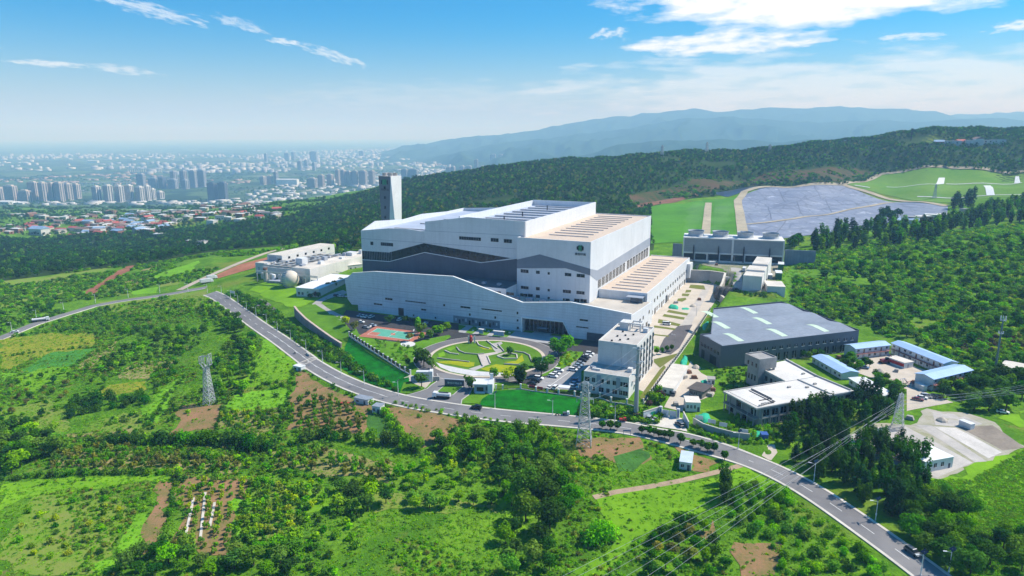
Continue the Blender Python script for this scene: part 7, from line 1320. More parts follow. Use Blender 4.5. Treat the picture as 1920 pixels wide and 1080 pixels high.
cars_z([((120, 603), 'suv', 'white', 'white car at the near end of the left parking row'), ((98, 623), 'suv', 'black', 'black car second from the near end of the left parking row'), ((72, 642), 'sedan', 'black', 'black car beside the red banner at the fence corner'), ((228, 588), 'suv', 'white', 'white car nearest us in the middle parking cluster'), ((248, 568), 'sedan', 'white', 'white car in the centre of the middle parking cluster'), ((272, 545), 'suv', 'white', 'white car farthest in the middle parking cluster'),
    ((378, 540), 'suv', 'white', 'large white car at the near end of the long parking row'), ((398, 521), 'sedan', 'silver', 'silver car second in the long parking row'), ((416, 505), 'sedan', 'pale blue', 'pale blue car third in the long parking row'), ((432, 488), 'sedan', 'silver', 'silver car fourth in the long parking row'), ((450, 470), 'suv', 'black', 'black car fifth in the long parking row'), ((466, 452), 'suv', 'black', 'black car sixth in the long parking row'), ((484, 436), 'sedan', 'white', 'white car seventh in the long parking row'), ((503, 419), 'suv', 'white', 'white car at the far end of the long parking row'),
    ((396, 622), 'suv', 'blue', 'blue car in the shade farthest along the admin wall'), ((388, 645), 'sedan', 'pale blue', 'pale blue car in the shade in the middle by the admin wall'), ((380, 670), 'suv', 'pale blue', 'pale blue car in the shade nearest the railing by the admin wall')], ZG4, AX)
cars_z([((203, 672), 'sedan', 'white', 'white car parked just behind the railing by the canopy'), ((247, 672), 'suv', 'white', 'white car with dark windscreen parked behind the railing by the canopy')], ZG4, AY)
cars_z([((270, 868), 'sedan', 'pale blue', 'leftmost pale car in the parking row at the hall foot'), ((322, 880), 'sedan', 'white', 'second white car in the parking row at the hall foot'), ((368, 886), 'sedan', 'white', 'third white car in the parking row at the hall foot'), ((436, 890), 'suv', 'white', 'fourth white car in the parking row at the hall foot'), ((848, 932), 'suv', 'white', 'white car between the dark trees at the hall foot'), ((1215, 985), 'sedan', 'white', 'white car at the right end of the hall-foot parking')], ZA, AY)
cars_z([((352, 1040), 'sedan', 'silver', 'silver car at the corner of the red court'), ((455, 1012), 'sedan', 'pale blue', 'pale blue car behind the corner of the red court'), ((285, 962), 'sedan', 'white', 'white car under the pale flowering tree')], ZA, AX)
cars_z([((1130, 520), 'suv', 'black', 'black car on the west service road by the hall end'), ((1163, 524), 'sedan', 'white', 'white car next to the black one by the hall end'), ((1192, 526), 'sedan', 'silver', 'silver car closest to the hall end wall')], ZL, AX)
cars_z([((1145, 870), 'van', 'white', 'white van on the dry lawn patches by the low hall'), ((880, 885), 'van', 'black', 'dark van parked at the corner of the low hall')], ZF, AX)
def road_dir(p):
    i = min(range(1, len(ROAD)-1), key=lambda k: (ROAD[k][0]-p[0])**2+(ROAD[k][1]-p[1])**2); return math.atan2(ROAD[i+1][1]-ROAD[i-1][1], ROAD[i+1][0]-ROAD[i-1][0])
up3 = lambda p, d=.2: (p[0], p[1], p[2]+d)
p = G(893, 767); car('suv', 'black', up3(p), road_dir(p)+math.pi, 'black car driving on the main road past the gate', name='moving_car'); p = G(1711, 1039); car('suv', 'grey', up3(p), road_dir(p), 'grey car on the road at the lower right edge', name='moving_car')
for q, k, c, lab, a in (((950, 905), 'suv', 'silver', 'silver car parked left before the white site gate', 1.1), ((998, 912), 'sedan', 'white', 'white car parked in front of the white site gate', 1.0), ((1178, 955), 'suv', 'grey', 'dark car at the right side of the gate forecourt', 1.9), ((1130, 722), 'suv', 'grey', 'dark car on the sandy drive behind the site gate', 1.2)): p = G(*ZG4(q)[0]); car(k, c, up3(p), a, lab)
for q, k, c, lab in (((722, 685), 'sedan', 'dark red', 'dark red car at the front of the yard row'), ((752, 672), 'sedan', 'white', 'white car next to the dark red one'), ((785, 662), 'suv', 'silver', 'silver car third in the yard row'), ((825, 665), 'sedan', 'grey', 'dark grey car fourth in the yard row'), ((860, 668), 'suv', 'black', 'black car at the end of the yard row'), ((318, 445), 'suv', 'blue', 'blue-grey car under the yard trees'), ((1360, 780), 'sedan', 'white', 'white car in the shade at the right edge trees')): p = G(*ZY(q)[0]); car(k, c, up3(p), -.5, lab)
p = G(28, 624); car('sedan', 'white', up3(p, .25), .5, 'white car at the far left of the west road', name='moving_car')
def truck(label, p, ang, kind, col=None, cat='truck', L=7.5):
    t = thing('truck', label, cat, p, ang); cabm = PAINTS[col or 'white']
    MB().wall([(L/2-1.9, .6), (L/2-1.9, 2.7), (L/2-.35, 2.7), (L/2, 1.6), (L/2, .6)], -1.15, 1.15).build('cab', cabm, t); MB().box(L/2-.5, L/2-.1, -1.0, 1.0, 1.65, 2.4).build('windscreen', GLASS, t); MB().box(-L/2, L/2-1.7, -.9, .9, .55, .85).build('chassis', DARK, t)
    if kind == 'tank':
        b = MB(); n = 14; x0, x1 = -L/2, L/2-2.1
        ring = [(1.15*math.cos(a), 1.75+.9*math.sin(a)) for a in np.linspace(0, 2*math.pi, n, endpoint=False)]
        b.mesh([(x0, y, z) for y, z in ring]+[(x1, y, z) for y, z in ring], [(i, (i+1) % n, n+(i+1) % n, n+i) for i in range(n)]+[tuple(range(n))[::-1], tuple(range(n, 2*n))]); b.build('tank', CONT, t); MB().box(x0+.8, x1-.8, -.4, .4, 2.6, 2.8).build('hatch', DARK, t)
    elif kind == 'box': MB().box(-L/2, L/2-2.0, -1.2, 1.2, .85, 3.5).build('cargo_box', CONT, t)
    else: MB().box(-L/2, L/2-2.0, -1.15, 1.15, .85, 1.9).build('cargo_bed', PAINTS['blue'], t)
    w = MB().tube((0, -.15, 0), (0, .15, 0), .5, n=10).me('wheel', TYRE)
    for x in (-L/2+1.1, -L/2+2.3, L/2-1.1):
        for y in (-1, 1): link('wheel', w, t, (x, y, .5))
    return t
p = G(828, 747); truck('white and grey tank truck turning out of the plant gate', up3(p), 2.95, 'tank', L=8); p = G(77, 603); truck('white tank lorry driving on the west road', up3(p, .25), .55, 'tank', L=10); p = G(388, 531); truck('white box lorry at the junction by the dirt road', up3(p, .25), .7, 'box', L=10); p = G(398, 524); truck('pale lorry behind the white box lorry at the junction', up3(p, .25), .7, 'box', L=8)
p = pz(*ZC((975, 640))[0], 9.5); truck('dark covered lorry beside the pump house', p, AY, 'box', 'grey', L=9)
def trike(label, q, col, ang):
    p = G(*q); t = thing('cargo_tricycle', label, 'tricycle', up3(p), ang); MB().box(-1.5, .2, -.7, .7, .5, 1.2).build('cargo_bed', PAINTS[col], t); MB().box(.2, 1.3, -.6, .6, .4, .9).box(.2, 1.2, -.6, .6, 1.6, 1.7).box(.2, .28, -.6, .6, .9, 1.6).box(1.1, 1.2, -.6, .6, .9, 1.6).build('cab', PAINTS['white' if col == 'grey' else col], t)
    w = MB().tube((0, -.08, 0), (0, .08, 0), .3, n=8).me('wheel', TYRE)
    for x, y in ((-1.1, -.65), (-1.1, .65), (1.3, 0)): link('wheel', w, t, (x, y, .3))
trike('small white-roofed cargo tricycle on the road by the green bank', (1062, 779), 'grey', -.1); trike('red cargo tricycle on the road by the tall steel pole', (1168, 791), 'red', -.15)
for lab, q in (('rider-less dark motorcycle at the left kerb of the upper road', (553, 664)), ('dark motorcycle by the verge trees on the lower road', (1140, 795)), ('bicycle leaning at the roadside left of the tricycle', (1045, 780))):
    p = G(*q); t = thing('motorcycle' if 'motor' in lab else 'bicycle', lab, 'motorcycle' if 'motor' in lab else 'bicycle', up3(p), road_dir(p)); MB().box(-.5, .4, -.12, .12, .55, .85).tube((.45, 0, .6), (.6, -.0, 1.1), .04).box(.52, .62, -.35, .35, 1.05, 1.1).build('frame', DARK, t); w = MB().tube((0, -.06, 0), (0, .06, 0), .32, n=10).me('wheel', TYRE)
    for x in (-.62, .65): link('wheel', w, t, (x, 0, .32))
# ---------------------------------------------------------------- solar street lamps
def make_lamp():
    t = thing('solar_street_lamp', 'lamp', 'street lamp'); m = mat('white_pole', (.7, .71, .72), .45, .03, 1); MB().tube((0, 0, 0), (0, 0, 7.0), .14, .085, 8).tube((0, 0, -.4), (0, 0, .5), .22, .2, 8).build('pole', m, t); MB().box(-.16, .16, -.16, .16, 1.7, 2.4).build('battery_box', m, t)
    a = MB().tube((0, 0, 6.2), (-1.4, 0, 6.55), .05, .045, 6); a.build('arm', m, t); MB().box(-2.3, -1.3, -.17, .17, 6.5, 6.64).build('lamp_head', m, t)
    pm = mat('solar_panel', (.012, .016, .035), .25, .1, 2, spec=.6)
    for y in (-.42, .42):
        b = MB().box(-.75, .75, y-.38, y+.38, -.03, .03); b.xf(Matrix.Translation((.15, 0, 7.35)) @ Matrix.Rotation(R(-38), 4, 'Y')); b.build('solar_panel', pm, t)
    MB().tube((0, 0, 7), (.15, 0, 7.35), .05, n=6).build('bracket', m, t); return t
LC = {}; k_ = 0
def lamp(q, label, group='solar street lamps'): p = G(*q); return first_or_dup(LC, 'l', make_lamp, p, random.uniform(-.25, .15), label, group)
ordn = ['first', 'second', 'third', 'fourth', 'fifth', 'sixth', 'seventh', 'eighth', 'ninth', 'tenth']
for i, q in enumerate(ZL((160, 505), (237, 545), (300, 588), (372, 642), (452, 697), (541, 759), (632, 824), (743, 899), (873, 988), (1012, 1083))): lamp(q, f'{ordn[i]} solar lamp down the road from the upper junction')
for i, q in enumerate(ZM((692, 137), (809, 212), (955, 273), (1170, 345))): lamp(q, f'solar lamp on the green bank, {ordn[i]} along the curve towards the gate')
for q, l in zip(((928, 766), (1036, 779), (1153, 790), (1384, 842)), ('solar lamp in front of the gatehouse lawn', 'solar lamp at the middle of the bright green bank', 'solar lamp in the weeds before the admin building', 'solar lamp beside the concrete office corner')): lamp(q, l)
for q, l in zip(ZQ((290, 478), (680, 727), (965, 1078), (1143, 1060)), ('solar lamp before the dark belt, farthest of the four', 'solar lamp in the middle of the dark roadside belt', 'solar lamp at the bottom edge in front of the grey car', 'solar lamp at the lower right corner trees')): lamp(q, l)
for i, q in enumerate(ZN((70, 442), (212, 367), (370, 322), (553, 270), (742, 240), (925, 214), (1088, 206), (1200, 212))): lamp(q, f'{ordn[i]} lamp along the west road counted from the left edge')
SC = {}
def make_small_lamp():
    t = thing('road_lamp', 'lamp', 'street lamp'); MB().tube((0, 0, 0), (0, 0, 8), .12, .07, 6).tube((0, 0, 8), (-1.6, 0, 8.3), .05, n=5).build('pole', GALV, t); MB().box(-2.3, -1.4, -.15, .15, 8.25, 8.4).build('lamp_head', CONT, t); return t
for i, q in enumerate(ZG4((1142, 378), (1207, 302), (1302, 130))): first_or_dup(SC, 's', make_small_lamp, pz(*q, 0), 0, f'plain lamp pole beside the right service road, {ordn[i]} from the admin building', 'plain lamp poles of the service road')
for i, q in enumerate(ZC((480, 545), (838, 575), (757, 700))): first_or_dup(SC, 's', make_small_lamp, pz(*q, 9.5), 0, ['plain lamp pole below the left cooling cells', 'plain lamp pole below the right cooling cells', 'plain lamp pole at the end of the retaining wall'][i], 'plain lamp poles of the utility yard')
# ---------------------------------------------------------------- lattice towers, poles, wires
def zat(p, ytop):
    lo, hi = p[2], p[2]+200
    for _ in range(50):
        m = (lo+hi)/2
        if proj(p[0], p[1], m)[1] > ytop: lo = m
        else: hi = m
    return lo-p[2]
STEEL = mat('lattice_steel', (.50, .52, .54), .5, .06, .8, metal=.3)
def lattice(b, lv, r=.09):
    """four tapering legs and X bracing: lv = [(z, half width)]"""
    for (z0, w0), (z1, w1) in zip(lv, lv[1:]):
        c0 = [(-w0, -w0, z0), (w0, -w0, z0), (w0, w0, z0), (-w0, w0, z0)]; c1 = [(-w1, -w1, z1), (w1, -w1, z1), (w1, w1, z1), (-w1, w1, z1)]
        for i in range(4):
            j = (i+1) % 4; b.tube(c0[i], c1[j], r*.6, n=4, cap=False).tube(c0[j], c1[i], r*.6, n=4, cap=False).tube(c1[i], c1[j], r*.6, n=4, cap=False)
def tower(label, p, h, wb, wt, levels, arms, ang=0.0, r=.11, head=None, name='lattice_tower', fade=1.0):
    t = thing(name, label, 'pylon', (p[0], p[1], p[2]-.3), ang); hs = [h*(1-(1-i/levels)**1.25) for i in range(levels+1)]; lv = [(z, wb+(wt-wb)*(z/h)**.85) for z in hs]
    for sx, sy in ((-1, -1), (1, -1), (1, 1), (-1, 1)):
        l = MB()
        for (z0, w0), (z1, w1) in zip(lv, lv[1:]): l.tube((sx*w0, sy*w0, z0), (sx*w1, sy*w1, z1), r, n=4)
        l.build('leg', STEEL, t)
    b = MB(); lattice(b, lv, r); o = b.build('bracing', STEEL, t); o['kind'] = 'stuff'
    for z, w in arms:
        a = MB()
        for s in (-1, 1):
            a.tube((s*wt, -wt, z), (s*w, 0, z+.1), r*.6, n=4).tube((s*wt, wt, z), (s*w, 0, z+.1), r*.6, n=4).tube((0, 0, z+1.4), (s*w, 0, z+.1), r*.6, n=4)
        a.build('cross_arm', STEEL, t)
        for s in (-1, 1): MB().tube((s*w, 0, z), (s*w, 0, z-1.5), .13, n=6).build('insulator', CONT, t)
    if head: head(t, h, wt, r)
    return t
def cat_head(t, h, w, r):
    a = MB(); W2, H2 = w*3.4, 6.2
    pts = [(-w, h), (-W2, h+1.6), (-W2*.95, h+H2*.72), (-W2*.55, h+H2*.5)], [(w, h), (W2, h+1.6), (W2*.95, h+H2), (W2*.55, h+H2*.62)]
    for y in (-w, w):
        for q in ([(-w, h), (-W2, h+1.8), (-W2*.95, h+H2*.8)], [(w, h), (W2, h+1.8), (W2*1.0, h+H2*1.15)], [(-W2*.95, h+H2*.8), (W2, h+H2*.95)], [(-W2*.6, h+1.1), (-W2*.55, h+H2*.84)], [(W2*.6, h+1.1), (W2*.6, h+H2*.93)], [(0, h+.3), (-W2, h+1.8)], [(0, h+.3), (W2, h+1.8)], [(-W2, h+1.8), (-W2*.55, h+H2*.84)], [(W2, h+1.8), (W2*.6, h+H2*.93)]):
            for p, q2 in zip(q, q[1:]): a.tube((p[0], y, p[1]), (q2[0], y, q2[1]), r*.9, n=4)
    for x, z in ((-W2, h+1.8), (W2, h+1.8), (-W2*.95, h+H2*.8), (W2, h+H2*1.1)): a.tube((x, -w, z), (x, w, z), r*.8, n=4)
    a.build('tower_head', STEEL, t)
PL = G(393, 757); hL = zat(PL, 688); tower('grey lattice tower with open square head on the left slope', PL, hL, 2.0, .85, 9, [], -.35, .17, cat_head)
PC = G(1095, 832); hC = zat(PC, 716); tower('tall grey lattice tower standing before the admin building', PC, hC, 2.9, .95, 11, [(hC-1.0, 2.6), (hC-6.5, 3.1)], -.2, .15)
PR_ = G(1682, 803); hR = zat(PR_, 738); tower('grey lattice tower between dark trees and the slab yard', PR_, hR, 2.2, .7, 8, [(hC*0+hR-.5, 3.0), (hR-4.2, 3.6)], .9, .13)
def make_mono():
    p = G(1192, 779); h = zat(p, 650); t = thing('steel_pole', 'tall grey tapered steel power pole beside the admin building', 'power pole', p); MB().tube((0, 0, 1.2), (0, 0, h), 1.0, .55, 12).build('shaft', mat('pole_steel', (.40, .42, .44), .5, .06, .5, metal=.4), t); MB().box(-1.8, 1.8, -1.8, 1.8, -.5, 1.3, .3).build('footing', RUST, t)
    for z in (h-.8, h-6.5, h-12): MB().box(-2.4, 2.4, -.16, .16, z, z+.3).build('cross_arm', CONT, t); MB().lathe([(1.05, z-.6), (1.05, z-.3)], 12).build('collar', GALV, t)
    return p, h
PM, hM = make_mono()
def make_mast():
    p = G(1866, 692); h = zat(p, 592); t = thing('antenna_mast', 'tall slim green-grey antenna mast at the right edge of the hillside', 'antenna mast', p); MB().tube((0, 0, -.5), (0, 0, h-1), .55, .32, 10).build('shaft', mat('mast_green', (.13, .20, .19), .5, .08, .5), t)
    for z in (h-2.4, h-9): MB().lathe([(1.0, z), (1.0, z+.25)], 12).build('platform', GALV, t)
    for k in range(6): a = k*math.pi/3; MB().box(-.18, .18, -.1, .1, 0, 2.4).build('antenna', CONT, t, (1.15*math.cos(a), 1.15*math.sin(a), h-2.6), a)
    for k in range(3): a = k*2.1; MB().box(-.2, .2, -.15, .15, 0, 1.2).build('antenna', CONT, t, (1.05*math.cos(a), 1.05*math.sin(a), h-9), a)
make_mast()
WIRE = mat('aluminium_wire', (.55, .56, .57), .4, .05, 1, metal=.3)
def wire(label, a, b, sag, r=.04, n=28):
    a, b = Vector(a), Vector(b); P = [a.lerp(b, i/n)-Vector((0, 0, sag*4*(i/n)*(1-i/n))) for i in range(n+1)]; m = MB()
    for p, q in zip(P, P[1:]): m.tube(p-a, q-a, r, n=4, cap=False)
    return m.build('power_line', WIRE, None, a, label=label, cat='power line', group='overhead power lines')
def armpt(P, h, ang, w, z): return (P[0]+w*math.cos(ang), P[1]+w*math.sin(ang), P[2]+z)
nm6 = ['uppermost', 'second', 'third', 'fourth', 'fifth', 'lowest']
for i, (dx, dz) in enumerate(((2.6, hC-1), (2.6, hC-1.8), (3.1, hC-6.5), (-2.6, hC-1), (-3.1, hC-6.5))):
    zz = [hM-.8, hM-6.5, hM-12, hM-.8, hM-6.5][i]; wire(f'{nm6[i]} thin wire between central lattice tower and steel pole', armpt(PC, hC, -.2, dx, dz), (PM[0]+(2 if dx > 0 else -2), PM[1], PM[2]+zz), .8, .03)
lowpx = [(1043, 1080), (1072, 1080), (1120, 1080), (1165, 1080), (1205, 1080), (1240, 1080)]
for i, q in enumerate(lowpx):
    a = armpt(PR_, hR, .9, [-3.0, -3.6, -2.4, 2.4, 3.6, 3.0][i], [hR-2.0, hR-5.7, hR-3.8, hR-3.8, hR-5.7, hR-2.0][i]); b = pz(*q, 6.0); d = Vector(b)-Vector(a); wire(f'{nm6[i]} of six power lines sweeping across the foreground meadow', a, Vector(a)+d*1.35, 1.2, .03)
    e = G(2060, 745+i*7); wire(f'{nm6[i]} power line from the slab-yard tower to the right edge', a, (e[0], e[1], e[2]+13+1.6*(i % 3)), 1.5, .03)
# ---------------------------------------------------------------- small site furniture
def gate_walls():
    a, b = G(*ZG4((905, 912))[0]), G(*ZG4((1035, 870))[0]); c, d = G(*ZG4((1045, 882))[0]), G(*ZG4((1150, 897))[0]); e, f = G(*ZG4((1200, 905))[0]), G(*ZG4((1240, 975))[0])
    slab_wall('site_wall', 'white site wall with green poster left of the site gate', [a, b], 3.4, 3.4, .3, CONT, CONCL, 'wall'); slab_wall('site_wall', 'white site wall curving right of the site gate', [e, f], 3.2, 2.6, .3, CONT, CONCL, 'wall')
    t, L = frame_thing('site_gate', 'white sliding gate with two blue panels at the construction entrance', 'gate', c, d, c[2])
    for x in (0, L/2+.1): MB().box(x, x+L/2-.1, 0, .12, .2, 3.0).build('gate_leaf', CONT, t)
    for x in (L*.16, L*.66): MB().box(x, x+L*.2, -.05, .0, 1.6, 2.4).build('sign_panel', PAINTS['pale blue'], t)
    for x in (-1.2, L+.2): q = MB().box(x, x+1.1, -.3, .8, 0, 4.2); q.build('pillar', WHITE, t); MB().box(x+.3, x+.8, -.38, -.3, .8, 3.6).build('sign_strip', PAINTS['blue'], t)
    mid2 = a.lerp(b, .42); o = MB().box(0, 2.2, -.06, 0, .8, 2.6).build('poster', NETG, None, (mid2[0], mid2[1]-.05, mid2[2]), math.atan2(b[1]-a[1], b[0]-a[0]), label='green poster on the white site wall', cat='poster')
    g, h = G(*ZG4((1185, 912))[0]), None
gate_walls()
def tarp(label, pxs, h, m=NETG, name='dust_net', cat='dust net', conv=ZG4, zf=None):
    P = [(G(*q) if zf is None else pz(*q, zf)) for q in conv(*pxs)]; c = sum((Vector(p) for p in P), Vector())/len(P); n = 10; b = MB(); g = np.random.default_rng(len(label))
    ring = resample([tuple(p)[:2] for p in P]+[tuple(P[0])[:2]], 1.2)[:-1]; layers = [(1, 0), (.85, .55), (.55, .9), (.25, 1.0)]; vs = []
    for s, z in layers:
        for x, y in ring: vs.append(((x-c.x)*s, (y-c.y)*s, z*h*g.uniform(.75, 1.15) if z else -.1))
    k = len(ring); b.mesh(vs+[(0, 0, h)], [(j*k+i, j*k+(i+1) % k, (j+1)*k+(i+1) % k, (j+1)*k+i) for j in range(3) for i in range(k)]+[(3*k+i, 3*k+(i+1) % k, 4*k) for i in range(k)]); b.sm = [True]*len(b.f)
    return b.build(name, m, None, c, label=label, cat=cat)
tarp('bright green net over a heap beside the concrete office weeds', ((1290, 905), (1330, 885), (1400, 885), (1415, 910), (1370, 935), (1300, 925)), 2.2); tarp('green net over a heap at the low hall foot', ((1170, 650), (1190, 625), (1240, 630), (1300, 655), (1290, 680), (1180, 668)), 1.8, conv=ZF, zf=0); tarp('flat green net sheet on the service apron', ((1335, 660), (1400, 655), (1440, 668), (1420, 682), (1340, 680)), .5, conv=ZF, zf=0)
tarp('green net on the slope left of the grey warehouse', ((1345, 215), (1390, 180), (1415, 200), (1400, 240), (1350, 245)), .8); tarp('torn green net by the railing and white cabins', ((1180, 480), (1215, 420), (1240, 440), (1230, 500), (1190, 510)), 1.2); tarp('green net lying by the small pale cabin', ((1330, 620), (1380, 605), (1385, 635), (1345, 640)), .6); tarp('teal net lying in the weeds before the concrete office', ((500, 1010), (560, 990), (620, 1000), (600, 1040), (520, 1040)), .4, conv=ZW)
bl = mat('blue_sheet', (.05, .12, .38), .5, .1, 1)
p, q = G(*ZW((590, 1065))[0]), G(*ZW((640, 1068))[0]); t, L = frame_thing('blue_shed', 'small dark blue sheet-metal shed at the end of the site wall', 'shed', p, q, p[2]); MB().box(0, L, 0, 3, -.3, 2.4).build('wall', bl, t); MB().box(-.1, L+.1, -.1, 3.1, 2.4, 2.5).build('roof', bl, t)
slab_wall('site_wall', 'grey ivy-hung site wall along the road below the concrete office', [G(*z) for z in ZW((75, 940), (150, 985), (260, 1020), (380, 1050), (500, 1065))], 2.4, 2.4, .3, CONC, CONCL, 'wall')
for i, q in enumerate(ZW((120, 945), (215, 975), (300, 1000), (455, 1050))): p = G(*q); t = thing('sign_board', ['white notice board nearest the site gate corner', 'second white notice board along the ivy wall', 'third white notice board along the ivy wall', 'last white notice board near the blue shed'][i], 'notice board', up3(p, 0), -.45); MB().box(-1.5, 1.5, -.05, .05, 2.3, 3.9).build('panel', CONT, t); MB().box(-1.3, -1.2, -.05, .05, 0, 2.3).box(1.2, 1.3, -.05, .05, 0, 2.3).build('post', GALV, t)
p = pz(*ZW((380, 490))[0], -1); t = thing('water_tank', 'white round tank on an ivy-covered green block by the warehouse', 'water tank', (p.x, p.y+1, -1)); MB().box(-3, 3, -3, 3, 0, 5.6).build('ivy_block', mat('ivy_block_green', (.03, .085, .025), .95, .3, .5, bump=1), t); MB().lathe([(1.4, 5.6), (1.4, 8), (.3, 8.4)], 16).build('tank', CONT, t)
# sheds and boxes by the fields
def fld_cabin(name, label, qa, qb, D, H, roofm, wallm=CONT, cat='shed', wins=1): a, b = G(*qa), G(*qb); return box_cabin(name, label, a, b, D, H, min(a[2], b[2]), roofm, wallm, wins, cat, .15)
fld_cabin('container_hut', 'small white container hut by the road bend above the red plot', (550, 695), (565, 697), 3, 2.6, CONT); fld_cabin('field_shed', 'grey-blue tin shed with rusty roof corner by the road', (664, 756), (690, 760), 4, 2.6, mat('grey_tin', (.25, .28, .33), .6, .1, .5), CONT); fld_cabin('field_shed', 'narrow pale tin hut beside the hedge of the brown plot', (698, 775), (713, 776), 4, 3.2, GALV, CONT)
fld_cabin('container_hut', 'white and blue container standing on the red soil under the verge trees', ZS((1000, 480))[0], ZS((1068, 490))[0], 9, 2.9, mat('pale_blue_roof', (.50, .58, .66), .5, .05, .3), CONT, 'container'); fld_cabin('site_cabin', 'white cabin with bright roof on the slab yard behind the belt', ZQ((985, 430))[0], ZQ((1165, 395))[0], 9, 4.2, mat('bright_white_roof', (.76, .76, .76), .5, .02, .3), CONT, 'cabin', 3)
fld_cabin('long_shed', 'long pale-roofed shed beside the antenna mast at the right edge', ZY((1330, 480))[0], ZY((1600, 540))[0], 12, 4, CONCL, CONC, 'shed', 4)
for lab, q in (('blue roadside sign frame on the verge by the tree row', ZS((706, 290))[0]),):
    p = G(*q); t = thing('road_sign', lab, 'sign', p, -.1); MB().box(-1.5, 1.5, -.06, .06, 1.7, 2.3).build('panel', PAINTS['blue'], t); MB().box(-1.4, -1.25, -.05, .05, 0, 1.7).box(1.25, 1.4, -.05, .05, 0, 1.7).build('post', PAINTS['blue'], t)
p = G(*ZL((255, 530))[0]); t = thing('road_sign', 'white road sign board beside the upper road lamps', 'sign', p, -.5); MB().box(-2.4, 2.4, -.06, .06, 3.2, 5.0).build('panel', CONT, t); MB().tube((1.9, 0, 0), (1.9, 0, 5), .1).build('post', GALV, t)
p = G(*ZL((890, 1020))[0]); t = thing('concrete_barrier', 'pale concrete slab wall at the road edge by the bridge', 'barrier', p, road_dir(p)); MB().box(-2.5, 2.5, -.2, .2, -.3, 1.3).build('slab', CONCL, t)
for i, q in enumerate(((637, 757), (650, 757.5), (661, 757))): p = G(*q); tag(MB().box(-1.4, 1.4, -.5, .5, 0, .6).build('red_bundle', REDM, None, p, .1), ['red bundle at the left end beside the tin shed', 'red bundle in the middle beside the tin shed', 'red bundle closest to the tin shed'][i], 'bundle')
p = pz(*ZG4((100, 668))[0], 0); q = pz(*ZG4((155, 680))[0], 0)
t, L = frame_thing('banner', 'red banner tied to the railing in front of the car park', 'banner', pz(*Z8((1055, 412))[0], 0)+Vector((0, .6, 0)), pz(*Z8((1262, 448))[0], 0)+Vector((0, .6, 0)), 0); MB().box(0, L, -.04, .04, .9, 2.3).build('cloth', mat('banner_red', (.62, .07, .06), .7, .05, .5), t)
p, q = pz(*Z8((1495, 455))[0], 0), pz(*Z8((1650, 470))[0], 0); t, L = frame_thing('bike_shelter', 'white-roofed shelter behind the railing at the car park edge', 'shelter', p, q, 0); MB().box(-.2, L+.2, 0, 3.5, 2.5, 2.7).build('roof', WHITE, t)
for x in (.2, L-.2): MB().box(x-.08, x+.08, 1.6, 1.8, 0, 2.5).build('post', GALV, t)
for i, q in enumerate(ZE((274, 432), (205, 466), (380, 458), (432, 478), (624, 462), (736, 498))): p = pz(*q, .12); tag(MB().lathe([(.7, -.1), (.75, .3), (.45, .65), (.05, .75)], 8).build('boulder', CONCL, None, p, i), 'pale boulder lying on a lawn strip before the plant', 'boulder', 'boulders on the lawn strips')
CL = [('pallet_stack', 'brown timber stack', RUST), ('material_stack', 'grey block stack', CONC), ('container', 'small white container', CONT), ('material_heap', 'pale sand heap', SAND), ('crate', 'blue crate', PAINTS['blue'])]
for i, (q, k, w) in enumerate(((ZG4((1290, 600)), 0, 'by the small pale cabin'), (ZG4((1370, 700)), 3, 'beside the open brown shed'), (ZG4((1400, 730)), 1, 'right of the open brown shed'), (ZG4((1210, 600)), 1, 'at the left kerb of the sandy drive'), (ZG4((1245, 560)), 0, 'at the upper left of the sandy drive'), (ZG4((1300, 520)), 3, 'at the top of the sandy drive'), (ZG4((1150, 800)), 1, 'near the gate end of the sandy drive'), (ZG4((1420, 690)), 0, 'between shed and concrete office'), (ZY((560, 470)), 1, 'in the middle of the sandy yard'), (ZY((700, 560)), 0, 'at the front right of the sandy yard'), (ZY((440, 470)), 3, 'left of the middle of the sandy yard'), (ZY((745, 600)), 2, 'beside the stair-side prefab'), (ZY((300, 400)), 4, 'at the upper left of the sandy yard'), (ZY((130, 370)), 0, 'by the grey warehouse corner'), (ZQ((900, 90)), 1, 'at the top of the slab yard'), (ZQ((1100, 100)), 3, 'on the upper slab'), (ZQ((1255, 140)), 2, 'on the brown slab edge'), (ZC((540, 545)), 2, 'on the upper utility yard'), (ZC((600, 560)), 0, 'beside the white one on the utility yard'), (ZC((760, 760)), 2, 'on the slope by the utility road'), (ZC((860, 870)), 3, 'at the lower end of the utility road'), (ZC((1400, 560)), 1, 'behind the green containers'), (ZF((1260, 600)), 1, 'on the service apron by the nets'), (ZF((1560, 560)), 0, 'at the edge of the worn service road'), (ZF((1480, 640)), 3, 'on the service apron before the dry lawn'))):
    p = G(*q[0]); nm, lb, m = CL[k]; b = MB()
    if k == 3: b.lathe([(2.6, -.3), (1.9, .7), (.8, 1.5), (.1, 1.8)], 9)
    elif k == 2: b.box(-2.4, 2.4, -1.2, 1.2, -.2, 2.4); b.box(-2.5, 2.5, -1.3, 1.3, 2.4, 2.5)
    else:
        for j in range(4): b.box(-1.6+.3*(j % 2), 1.4-.2*j, -1+.1*j, 1, j*.4-.2*(j == 0), j*.4+.36)
    tag(b.build(nm, m, None, p, i*1.3), f'{lb} {w}', nm.replace('_', ' '))
